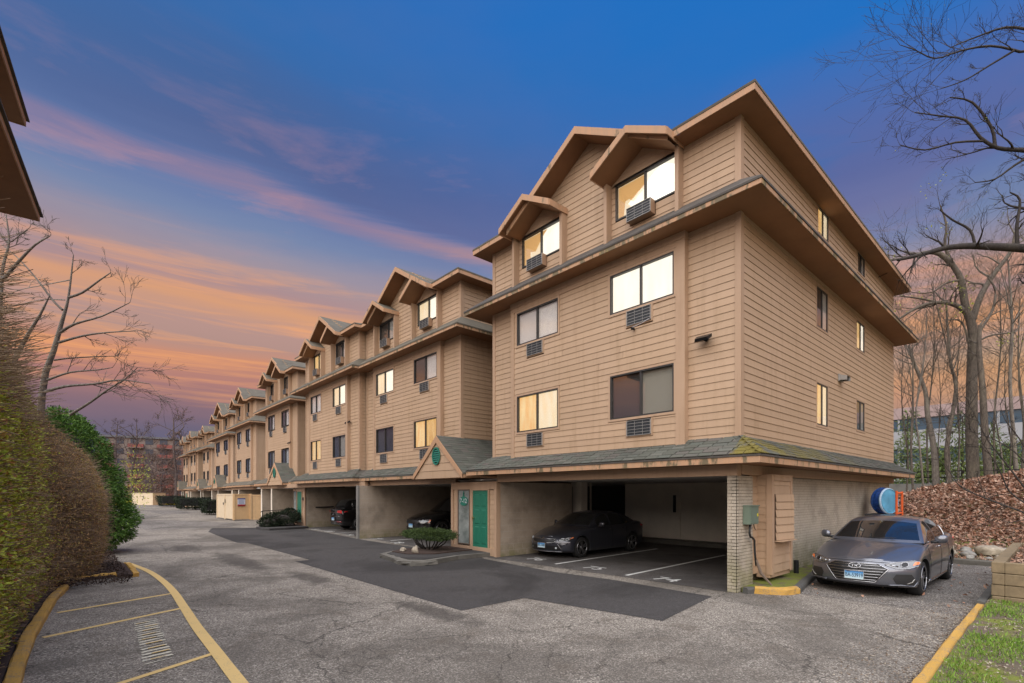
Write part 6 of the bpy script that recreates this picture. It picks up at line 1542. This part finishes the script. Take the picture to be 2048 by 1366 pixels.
# ---- timber planter, front right
pl = thing('timber_planter', 'raised bed of four stacked green-brown timbers', 'planter', (14, .4, 0))
for i in range(4):
    z = .2*i; j_ = .01*(i % 2)
    for a in ((12.2+j_, 17.5, .72, .88+j_), (12.2+j_, 12.36+j_, -2.6, .72), (17.34, 17.5, -2.6, .72)):
        g = MB(); g.box(a[0], a[1], a[2], a[3], z+.004, z+.196); o = g.build('timber', 'timber', pl); b_ = o.modifiers.new('b', 'BEVEL'); b_.width = .012; b_.segments = 2
g = MB(); g.box(12.35, 17.35, -2.6, .73, .1, .68); o = g.build('soil', 'mulch', pl)
nL = 2600; P_ = np.stack([12.4+4.9*RG.random(nL), -2.0+2.7*RG.random(nL), .69+.07*RG.random(nL)], 1); o = leaves('leaf_litter', P_, 'leaf_litter', .10, pl, RG, aspect=.6, flat=.5); o['kind'] = 'stuff'
# ---- fallen leaves on the hill
def scatter_ground(n, fx, size, mat, name, fz, aspect=.6, flat=.45, lift=.02):
    X, Y = fx(n); Z = fz(X, Y)+lift*RG.random(len(X)); o = leaves(name, np.stack([X, Y, Z], 1), mat, size, None, RG, aspect=aspect, flat=flat); return struct(o, 'stuff')
def lf(n):
    X = 22.3+13.5*RG.random(n)**.85; Y = -3.5+11*RG.random(n); e = np.clip((X-22.3)/3.0, 0, 1)**1.5; ok = (RG.random(n) < e) & ~((X < 24.2) & (Y > 4.0)); return X[ok], Y[ok]
scatter_ground(70000, lf, .10, 'leaf_litter', 'fallen_leaves', lambda x, y: hill(x, y)+.01, lift=.05, flat=.62)
scatter_ground(30000, lf, .15, 'leaf_litter', 'fallen_leaves', lambda x, y: hill(x, y)+.01, lift=.07, flat=.5)
X, Y = lf(900); Z = hill(X, Y)+.05; d = RG.normal(size=(len(X), 3)); d[:, 2] *= .12; d /= np.linalg.norm(d, axis=1, keepdims=True); A = np.stack([X, Y, Z], 1); struct(sticks('fallen_sticks', A, A+d*(.2+.9*RG.random((len(X), 1))**2), .012, 'bark'), 'stuff')
def lf2(n): X = 19.2+4.5*RG.random(n); Y = -3+7*RG.random(n); return X, Y
scatter_ground(2600, lf2, .09, 'leaf_litter', 'fallen_leaves', lambda x, y: hill(x, y)+.01)
scatter_ground(6000, lf2, .06, 'chips', 'wood_chips', lambda x, y: hill(x, y)+.005)
def lf3(n): X = 10.8+8*RG.random(n); Y = 1.1+3.2*RG.random(n)**2; ok = RG.random(n) < .9; return X[ok], Y[ok]
scatter_ground(60, lf3, .08, 'leaf_litter', 'fallen_leaves', lambda x, y: 0*x+.012)
for i, (x, y, s_) in enumerate([(21.2, 1.55, .42), (20.4, 2.0, .22), (20.0, 2.5, .16), (20.9, 2.45, .18), (19.7, 1.9, .14), (21.9, 2.2, .2), (20.3, 1.3, .13), (19.6, 2.9, .10), (22.4, 1.3, .2), (21.6, 2.9, .14), (19.8, 1.5, .11), (20.6, 2.9, .12)]):
    rock('rock', 'large pale boulder on the mossy bank behind the parking bay' if i == 0 else 'small stone scattered on the mossy bank behind the parking bay', (x, y, .10+s_*.25), (s_, s_*.8, s_*.55), 'rock' if i % 3 == 0 else 'rock_grey', 40+2*i, None if i == 0 else 'stones on the mossy bank')
# ---- grass and wood chips in the front right corner
def gx(n): X = 5.4+7.2*RG.random(n); Y = .90-4.5*RG.random(n); return X, Y
X, Y = gx(60000); k = np.sin(X*2.3+Y*1.1)*np.sin(Y*3.1-X*.7)+.45*np.sin(X*6.1)*np.sin(Y*7.3); ok = RG.random(len(X)) < np.clip(.55+k*.9, .04, 1); X, Y = X[ok], Y[ok]
Z = fgrass(X, Y); A = np.stack([X, Y, Z], 1); n = len(A); d = RG.normal(size=(n, 3))*.5; d[:, 2] = 1; o = leaves('grass', A, 'grass', .055, None, RG, dirs=d, aspect=.16); struct(o, 'stuff')
scatter_ground(12000, gx, .028, 'chips', 'wood_chips', lambda x, y: fgrass(x, y)+.004, aspect=.7, flat=.6, lift=.01)
def gk(n): X = 5.2+6.8*RG.random(n); Y = 1.1+.75*RG.random(n)**2.2; return X, Y
scatter_ground(2600, gk, .024, 'chips', 'wood_chips', lambda x, y: 0*x+.006, aspect=.7, flat=.7, lift=.004)
def gm(n): X = -.35+1.5*RG.random(n); Y = 13.9+3.4*RG.random(n); return X, Y
scatter_ground(4000, gm, .035, 'bark_dark' if False else 'chips', 'mulch_chips', lambda x, y: 0*x+.065, flat=.6) if False else None
X, Y = -.35+1.4*RG.random(7000), 13.9+8*RG.random(7000); o = leaves('mulch_chips', np.stack([X, Y, .06+.02*RG.random(7000)], 1), 'mulch', .05, None, RG, flat=.5); struct(o, 'stuff')

# ================================================================== trees
def grow(P_, D_, L_, R_, lev, maxlev, rnd_, segs, out, spread=.6, up=.05, kids=(3, 5), wob=.16):
    n = 5 if lev == 0 else 4 if lev < 3 else 3; p = Vector(P_); d = Vector(D_).normalized(); pts = [p.copy()]; rs = [R_]; steps = segs[min(lev, len(segs)-1)]
    for i in range(steps):
        d = (d+Vector((rnd_.gauss(0, wob), rnd_.gauss(0, wob), rnd_.gauss(0, wob)+up))).normalized(); p = p+d*(L_/steps); pts.append(p.copy()); rs.append(R_*(1-.72*(i+1)/steps))
    out.append((pts, rs, lev))
    if lev < maxlev:
        for k in range(rnd_.randint(*kids)):
            t = rnd_.uniform(.25, 1.0); i = min(steps-1, int(t*steps)); q = pts[i].lerp(pts[i+1], t*steps-i); dd = (pts[i+1]-pts[i]).normalized()
            a = dd.orthogonal().normalized(); a.rotate(Matrix.Rotation(rnd_.uniform(0, 6.28), 3, dd)); nd = (dd+a*rnd_.uniform(spread*.6, spread*1.6)).normalized()
            grow(q, nd, L_*rnd_.uniform(.42, .72), max(.004, rs[i]*rnd_.uniform(.45, .7)), lev+1, maxlev, rnd_, segs, out, spread, up, kids, wob)
def fast_tubes(name, paths, mat, parent, minr=.003):
    VV = []; FF = []; base = 0
    for pts, rs, lev in paths:
        n = 8 if rs[0] > .12 else 5 if rs[0] > .03 else 3; P_ = np.array([p[:] for p in pts]); T_ = np.gradient(P_, axis=0); T_ /= (np.linalg.norm(T_, axis=1, keepdims=True)+1e-9)
        ref = np.array([0, 0, 1.]) if abs(T_[0, 2]) < .9 else np.array([1., 0, 0]); U = np.cross(T_, ref); U /= (np.linalg.norm(U, axis=1, keepdims=True)+1e-9); Wv = np.cross(T_, U); r_ = np.maximum(np.array(rs), minr)[:, None, None]
        a = 2*np.pi*np.arange(n)/n; V = P_[:, None]+(U[:, None]*np.cos(a)[None, :, None]+Wv[:, None]*np.sin(a)[None, :, None])*r_; VV.append(V.reshape(-1, 3)); k = len(pts)
        i = (np.arange(k-1)[:, None]*n+np.arange(n)[None]).reshape(-1); j = (np.arange(k-1)[:, None]*n+((np.arange(n)+1) % n)[None]).reshape(-1); FF.append(np.stack([i, j, j+n, i+n], 1)+base); base += k*n
    return np_mesh(name, np.concatenate(VV), np.concatenate(FF), mat, parent, smooth=True)
def limb(pts, r0, r1, sub=3):
    q = []
    for i in range(len(pts)-1):
        p0, p1, p2, p3 = (Vector(pts[max(0, i-1)]), Vector(pts[i]), Vector(pts[i+1]), Vector(pts[min(len(pts)-1, i+2)]))
        for k in range(sub): t = k/sub; q.append(.5*((2*p1)+(-p0+p2)*t+(2*p0-5*p1+4*p2-p3)*t*t+(-p0+3*p1-3*p2+p3)*t**3))
    q.append(Vector(pts[-1])); n = len(q)-1; return (q, [r0+(r1-r0)*i/n for i in range(n+1)], 0)
def tree(name, label, trunk, limbs, seed, tw=(5, 3), mat='bark', kids=(3, 5), twl=.35, grp=None, leaf=None, spread=.6, up=.04, every=.55, minr=.003, cat='tree'):
    """trunk/limbs: (points, r0, r1). twigs are grown from every limb"""
    rn = random.Random(seed); base = Vector(trunk[0][0]); T = thing(name, label, cat, tuple(base), grp)
    fast_tubes('trunk', [limb(*trunk)], mat, T); paths = [limb(*l) for l in limbs]; tw_ = []
    for pts, rs, _ in paths+[(limb(*trunk)[0][-6:], limb(*trunk)[1][-6:], 0)]:
        L = sum((b_-a).length for a, b_ in zip(pts, pts[1:])); m_ = max(2, int(L/every))
        for k in range(m_):
            t = rn.uniform(.18, 1.0) if k else 1.0; i = min(len(pts)-2, int(t*(len(pts)-1))); q = pts[i].lerp(pts[i+1], t*(len(pts)-1)-i); dd = (pts[i+1]-pts[i]).normalized(); a = dd.orthogonal().normalized(); a.rotate(Matrix.Rotation(rn.uniform(0, 6.28), 3, dd))
            nd = (dd*.7+a*rn.uniform(.4, 1.1)).normalized(); grow(q, nd, L*twl*rn.uniform(.5, 1.1), max(.008, rs[i]*.5), 0, 2, rn, tw, tw_, spread, up, kids, .15)
    if paths: fast_tubes('branches', paths, mat, T)
    o = fast_tubes('twigs', tw_, mat, T, minr); o['kind'] = 'stuff'
    if leaf:
        P_ = []
        for pts, rs, lev in tw_:
            if rn.random() < leaf[1]: P_ += [pts[-1][:], pts[len(pts)//2][:]]
        if P_:
            P_ = np.array(P_); P_ = (P_[:, None]+RG.normal(size=(len(P_), leaf[3], 3))*leaf[2]*1.5).reshape(-1, 3); o = leaves('buds', P_, leaf[0], leaf[2], T, RG); o['kind'] = 'stuff'
    return T
def ats(L, d): return [tuple(at(x, y, d if len(q) < 1 else q[0])) for x, y, *q in L]
# big tree on the hill, right
D = 27.
tree('bare_tree', 'largest bare tree on the leafy hill, with limbs reaching left behind the roof', (ats([(1947, 975), (1943, 860), (1944, 740), (1945, 660), (1930, 610), (1922, 560), (1905, 530)], D), .29, .12),
    [(ats([(1905, 530), (1880, 508), (1850, 505), (1822, 514), (1780, 520)], D), .15, .05), (ats([(1945, 640), (1915, 612), (1875, 605), (1835, 615), (1795, 640)], D), .14, .05), (ats([(1875, 605), (1840, 597), (1800, 592)], D), .07, .03),
     (ats([(1945, 640), (1962, 590), (1990, 545), (2020, 505), (2030, 470)], D), .16, .07), (ats([(1925, 560), (1895, 565), (1862, 585), (1825, 585)], D), .07, .025), (ats([(1905, 530), (1890, 490), (1893, 450), (1880, 410)], D), .10, .03),
     (ats([(1940, 700), (1925, 645), (1895, 640)], D), .06, .03), (ats([(1960, 680), (1985, 670), (2030, 665)], D), .06, .03)], 3, mat='bark', leaf=('bud_green', .16, .10, 2), every=.75)
tree('bare_tree', 'second thick trunk just right of the largest tree on the hill', (ats([(1978, 962), (1970, 870), (1965, 780), (1958, 700), (1960, 650)], 26.), .19, .08),
    [(ats([(1960, 660), (1985, 620), (1990, 580), (1975, 555)], 26.), .08, .03)], 5, mat='bark', every=.7)
tree('bare_tree', 'leaning bare tree with a long pale limb crossing high over the roof corner', (ats([(2100, 960), (2095, 800), (2085, 650), (2070, 500)], 17.), .32, .22),
    [(ats([(2070, 498), (2000, 494), (1940, 492), (1890, 496), (1840, 510), (1795, 520)], 17.), .15, .045), (ats([(2035, 494), (2034, 450), (2040, 400), (2020, 385)], 17.), .07, .02), (ats([(1950, 490), (1940, 460), (1905, 440), (1880, 420)], 17.), .05, .02),
     (ats([(2095, 560), (2090, 330), (2085, 300)], 17.), .16, .12), (ats([(2085, 305), (2040, 300), (1995, 296), (1960, 275), (1930, 240), (1880, 232), (1830, 225)], 17.), .085, .014), (ats([(1990, 292), (1983, 255), (1945, 205), (1900, 195)], 17.), .06, .02),
     (ats([(1970, 282), (1910, 285), (1850, 300), (1800, 290)], 17.), .04, .015), (ats([(2085, 330), (2075, 120), (2040, 104), (1980, 92), (1920, 102), (1870, 117), (1830, 100), (1800, 90)], 17.), .055, .010),
     (ats([(2060, 60), (2010, 55), (1950, 75), (1900, 95)], 17.), .05, .012), (ats([(2030, 100), (1980, 130), (1930, 160), (1880, 178)], 17.), .04, .012), (ats([(2080, 300), (2030, 330), (1990, 358), (1950, 365)], 17.), .05, .015)], 9, mat='bark_dark', every=.42, twl=.26, leaf=('bud_green', .03, .035, 1), minr=.004)
for i, (pts, r_, d, lab) in enumerate([([(1872, 1000), (1868, 900), (1855, 830), (1850, 780), (1825, 720), (1818, 690)], .17, 28, 'slender curved bare tree nearest the long roof overhang'), ([(1828, 1000), (1822, 900), (1826, 780), (1824, 660)], .07, 27, 'thin straight sapling beside the building corner'),
    ([(1849, 1002), (1840, 900), (1832, 820), (1850, 700), (1853, 620)], .06, 27, 'thin crooked sapling between the building and the curved tree'), ([(1903, 985), (1893, 900), (1912, 780), (1900, 720), (1892, 600)], .13, 27, 'medium bare tree left of the largest trunk'),
    ([(2034, 960), (2028, 880), (2020, 760), (2024, 640), (2016, 520)], .12, 27, 'bare tree near the right picture edge'), ([(1890, 990), (1900, 920), (1893, 860), (1905, 815)], .05, 25, 'small crooked sapling in front of the pines'),
    ([(2010, 965), (2002, 900), (1990, 830), (1988, 780)], .05, 26, 'thin sapling between the two right hand trunks')]):
    P0 = ats(pts, d); tree('sapling', lab, (P0, r_, r_*.3), [(P0[-3:-1]+[tuple(Vector(P0[-1])+Vector((.8*(-1)**i, .5, .8)))], r_*.5, r_*.15)], 30+i, mat='bark' if i % 2 else 'bark_grey', every=.5, twl=.5, tw=(4, 3), grp='saplings on the leafy hill')
for i, (x, y0, x1, y1, r_, d, lab) in enumerate([(1812, 1000, 1806, 700, .05, 29, 'very thin sapling hard against the building corner'), (1858, 990, 1866, 560, .06, 30, 'thin pole tree behind the curved tree'), (1915, 975, 1922, 640, .06, 31, 'thin straight tree just left of the thickest trunk'),
    (1992, 965, 1999, 560, .07, 30, 'straight pole tree right of the two thick trunks'), (2044, 955, 2040, 600, .08, 29, 'straight trunk cut by the right picture edge'), (1880, 985, 1874, 700, .04, 28, 'whip-thin sapling before the dark pines'), (2018, 960, 2012, 700, .05, 31, 'faint far sapling beside the edge trunks')]):
    P0 = ats([(x, y0), (x+4*(-1)**i, y0*.7+y1*.3), (x*.4+x1*.6-5*(-1)**i, y0*.35+y1*.65), (x1, y1)], d); tree('sapling', lab, (P0, r_, r_*.3), [(P0[-3:-1]+[tuple(Vector(P0[-1])+Vector((.9*(-1)**i, -.6, .6)))], r_*.5, r_*.15)], 130+i, mat='bark', every=.45, twl=.5, tw=(4, 3), grp='saplings on the leafy hill')
# foreground bare shrub reaching in from the right edge
F_ = 9.5
tree('bare_shrub', 'dark bare branches reaching in from the right edge over the planter', (ats([(2130, 1100), (2110, 1080), (2085, 1050)], F_), .05, .04),
    [(ats([(2085, 1050), (2048, 1026), (2000, 1008), (1960, 992), (1922, 975), (1900, 945), (1880, 920)], F_), .026, .005), (ats([(2085, 1050), (2060, 1015), (2020, 985), (2003, 950), (1990, 925), (1960, 880), (1935, 855)], F_), .022, .004),
     (ats([(2090, 1030), (2048, 975), (2010, 925), (1975, 880), (1952, 835), (1938, 810)], F_), .024, .004), (ats([(2090, 1000), (2045, 920), (1990, 880), (1930, 860), (1880, 845)], F_), .018, .003),
     (ats([(2085, 1050), (2050, 1040), (2020, 1045), (2000, 1040)], F_), .014, .003), (ats([(2090, 960), (2040, 880), (2010, 840), (2000, 810)], F_), .018, .003)], 14, mat='bark_dark', every=.28, twl=.20, tw=(4, 3), kids=(2, 4), minr=.002, cat='shrub')
P0 = np.stack([12.9+.3*RG.random(60), .2+.3*RG.random(60), .7+0*RG.random(60)], 1); dd = RG.normal(size=(60, 3))*.35; dd[:, 2] = 1; T = thing('bare_shrub', 'tuft of short bare stems growing at the planter corner', 'shrub', (13, .35, .7)); o = sticks('stems', P0, P0+dd*(.25+.3*RG.random((60, 1))), .006, 'bark_grey', T); o['kind'] = 'stuff'
# left trees
D = 14.
tree('bare_tree', 'tall slim bare tree rising behind the hedge, its branches spread to the right', (ats([(70, 1080), (84, 790), (108, 700), (125, 640), (137, 595), (147, 510)], D), .105, .012),
    [(ats([(137, 595), (165, 585), (200, 560), (222, 545)], D), .04, .012), (ats([(120, 665), (150, 648), (205, 632), (260, 605)], D), .045, .01), (ats([(118, 685), (165, 672), (215, 665), (272, 662)], D), .04, .01), (ats([(108, 720), (140, 716), (195, 713), (235, 712)], D), .03, .01),
     (ats([(95, 760), (140, 745), (195, 740), (225, 735)], D), .035, .01), (ats([(85, 785), (130, 773), (190, 768), (240, 760), (300, 768)], D), .05, .01), (ats([(140, 830), (180, 805), (215, 780), (250, 758), (275, 735)], D), .04, .01),
     (ats([(125, 620), (105, 600), (75, 560), (40, 520), (5, 490)], D), .035, .01), (ats([(130, 600), (80, 600), (30, 612)], D), .02, .008), (ats([(142, 560), (90, 570), (40, 580), (10, 595)], D), .02, .008)], 21, mat='bark_grey', every=.45, twl=.3, tw=(4, 3), minr=.004)
tree('bare_tree', 'second bare tree at the left edge leaning right', (ats([(10, 1080), (20, 770), (45, 690), (80, 630), (100, 590)], 13.), .09, .012),
    [(ats([(0, 640), (5, 540), (18, 485), (12, 430)], 13.), .05, .012), (ats([(5, 560), (40, 520), (70, 490), (100, 472)], 13.), .05, .012), (ats([(0, 470), (18, 485), (40, 470), (60, 455)], 13.), .02, .008)], 22, mat='bark_grey', every=.45, twl=.3, tw=(4, 3), minr=.004)
# far trees at the end of the lane
for i, (x, y0, y1, d, r_, lab) in enumerate([(352, 1003, 838, 105, .35, 'tall bare tree just left of the end of the row'), (262, 1003, 850, 110, .28, 'forked dark bare tree in front of the far brick flats'), (235, 1003, 850, 115, .25, 'bare tree behind the evergreen shrub'), (300, 1003, 955, 100, .15, 'small spreading bare tree over the yellow flowers'), (325, 1003, 900, 120, .22, 'thin bare tree before the far red balconies')]):
    b_ = at(x, y0, d); t_ = at(x+(12 if i == 1 else -2), y1, d); P0 = [tuple(b_.lerp(t_, k)+Vector((rnd.uniform(-.3, .3), rnd.uniform(-.3, .3), 0))) for k in (0, .2, .4, .6, .8, 1)]
    lb = []
    for k in range(9): q = b_.lerp(t_, .25+.07*k); lb.append(([tuple(q), tuple(q+Vector((rnd.uniform(-2, 2), rnd.uniform(-1.5, 1.5), rnd.uniform(1, 2.2)))), tuple(q+Vector((rnd.uniform(-4, 4), rnd.uniform(-2, 2), rnd.uniform(2.5, 5))))], r_*.4, .04))
    tree('bare_tree', lab, (P0, r_, r_*.3), lb, 60+i, mat='bark_far', every=1.6, twl=.4, tw=(3, 2), minr=.02, leaf=('red_bud', .35, .22, 2) if i in (0, 4) else None)
leafy('budding_shrub', 'hazy yellow-brown budding shrub beside the evergreen', 'shrub', [tuple(at(272, 960, 60))+(1.6, 1.6, 4.2)], 650, .25, 'bud_green', (at(272, 1003, 60).x, at(272, 1003, 60).y, 0), core=False, surf=.9)
leafy('brown_thicket', 'brown thicket at the foot of the far flats', 'shrub', [tuple(at(x, 985, 122))+(6, 4, 4.6) for x in (285, 315, 345, 365)]+[tuple(at(312, 955, 128))+(8, 4, 5.5), tuple(at(345, 945, 128))+(6, 4, 6.)], 9500, .42, 'red_bud', (at(320, 1000, 122).x, at(320, 1000, 122).y, 0), core=False, surf=.9)
X, Y = 2.0+13*RG.random(9000), 112+6*RG.random(9000); o = leaves('daffodil_bed', np.stack([X, Y, .05+.55*RG.random(9000)], 1), 'daffodil', .24, None, RG, aspect=.9); struct(o, 'stuff')
X, Y = -5+40*RG.random(6000), 118+9*RG.random(6000); o = leaves('rough_grass', np.stack([X, Y, .05+.7*RG.random(6000)], 1), 'grass', .4, None, RG, aspect=.4); struct(o, 'stuff')
# ---- far flats with red balconies
simple('far_wall', (.21, .17, .145), .9, var=.1, vs=.2); simple('far_brick', (.19, .10, .08), .9, var=.15, vs=.3); simple('far_win', (.07, .08, .10), .25); simple('far_balcony', (.26, .075, .06), .8); simple('far_roof', (.14, .14, .15), .8)
ff = thing('apartment_building', 'distant beige flats with red brick bands and balconies', 'building', (12, 175, 0))
c0 = at(190, 1000, 150); c1 = at(420, 1000, 165); dv = Vector((c1.x-c0.x, c1.y-c0.y)); LW = dv.length; dv /= LW; nv_ = Vector((dv.y, -dv.x))
if nv_.dot(Vector((c0.x, c0.y))) > 0: nv_ = -nv_
def fbox(u0, u1, z0, z1, d0, d1, nm, mat, par=ff):
    a = Vector((c0.x, c0.y)); q = [a+dv*u0+nv_*d0, a+dv*u1+nv_*d0, a+dv*u1+nv_*d1, a+dv*u0+nv_*d1]; g = MB(); g.prism([tuple(p) for p in q], z0, z1); return g.build(nm, mat, par)
fbox(0, LW, 0, 19.5, -12, 0, 'wall', 'far_wall'); fbox(-.5, LW+.5, 19.5, 20.1, -12.5, .5, 'roof', 'far_roof')
for fl in range(6):
    z = .9+3.15*fl
    for k in range(8):
        u = 1.2+k*LW/8
        w_ = fbox(u, u+2.0, z+1.0, z+2.6, 0, .12, 'window', 'far_win')
        if k % 2 == 0: bl_ = fbox(u-.6, u+3.4, z-.1, z+.95, .2, 1.6, 'balcony', 'far_balcony'); fbox(u-.6, u+3.4, z-.3, z-.1, 0, 1.6, 'balcony_slab', 'far_wall', bl_)
    if fl < 5: fbox(LW*.62, LW, z-.1, z+3.0, .02, .10, 'brick_panel', 'far_brick')
# ---- low wall, white building and pines behind the hill
cw = thing('retaining_wall', 'brown concrete wall behind the leafy hill, topped with a thin railing', 'wall', (38, 8, 0))
g = MB(); g.box(38, 38.4, -25, 30, 0, 2.62); g.build('wall', 'concrete', cw); g = MB()
for z in (2.95, 3.3): g.box(38.18, 38.22, -25, 30, z, z+.05)
g.build('rail', 'black_metal', cw)
for i in range(22): g = MB(); g.box(38.17, 38.23, -25+2.5*i, -24.94+2.5*i, 2.62, 3.35); g.build('post', 'black_metal', cw)
simple('office_white', (.29, .295, .315), .6, var=.06, vs=.3); simple('office_glass', (.06, .09, .12), .12, spec=.8); simple('office_mauve', (.34, .25, .24), .8, var=.08, vs=.2)
ob = thing('office_building', 'long white office building with dark ribbon windows seen through the trees', 'building', (80, 0, 0))
OX = 78.
def obx(y0, y1, z0, z1, x0, nm, mat, par=ob): g = MB(); g.box(x0, x0+.6, y0, y1, z0, z1); return g.build(nm, mat, par)
g = MB(); g.box(OX+1, OX+22, -60, 30, 0, 12.7); g.build('wall', 'office_mauve', ob)
zt_ = [(0.0, 1.6, 'office_white'), (1.6, 3.6, 'office_glass'), (3.6, 5.9, 'office_white'), (5.9, 7.6, 'office_glass'), (7.6, 9.9, 'office_white'), (9.9, 11.4, 'office_glass'), (11.4, 12.8, 'office_mauve')]
for i, (z0, z1, m_) in enumerate(zt_): obx(-60, 30, z0, z1, OX+.2*(m_ == 'office_glass'), 'ribbon_window' if m_ == 'office_glass' else 'band', m_)
for z0, z1, m_ in zt_:
    if m_ == 'office_glass':
        for k in range(30): g = MB(); y = -58+3*k; g.box(OX+.1, OX+.25, y, y+.22, z0, z1); g.build('mullion', 'office_white', ob)
for i, (px_, py_, d, s_, lab) in enumerate([(1925, 900, 40, 1.5, 'bright green pine just left of the largest trunk'), (1815, 890, 44, 1.3, 'dark green pine beside the building corner'), (1975, 905, 42, 1.3, 'green pine between the two thick trunks'), (1870, 940, 41, 1.0, 'low bright pine behind the curved tree'), (2025, 925, 44, 1.4, 'green pine near the right edge')]):
    b_ = at(px_, 985, d); z0 = 2.2; topz = 2+ (988-[825, 820, 850, 890, 880][i])*d/990
    bl_ = []; r_ = random.Random(i)
    for k in range(11):
        z = z0+1.0+(topz-z0-1.4)*k/10; rad = s_*(1.5-1.1*k/10); a = r_.uniform(0, 6.28); bl_.append((b_.x+rad*.5*math.cos(a), b_.y+rad*.5*math.sin(a), z, rad, rad, .32))
    leafy('pine_tree', lab, 'tree', bl_, 2300, .38, 'pine', (b_.x, b_.y, 1.8), stems=[([(b_.x, b_.y, 1.0), (b_.x, b_.y, topz-.3)], [.16, .04])], core=False, aspect=.22, grp='pines behind the hill', surf=.9)
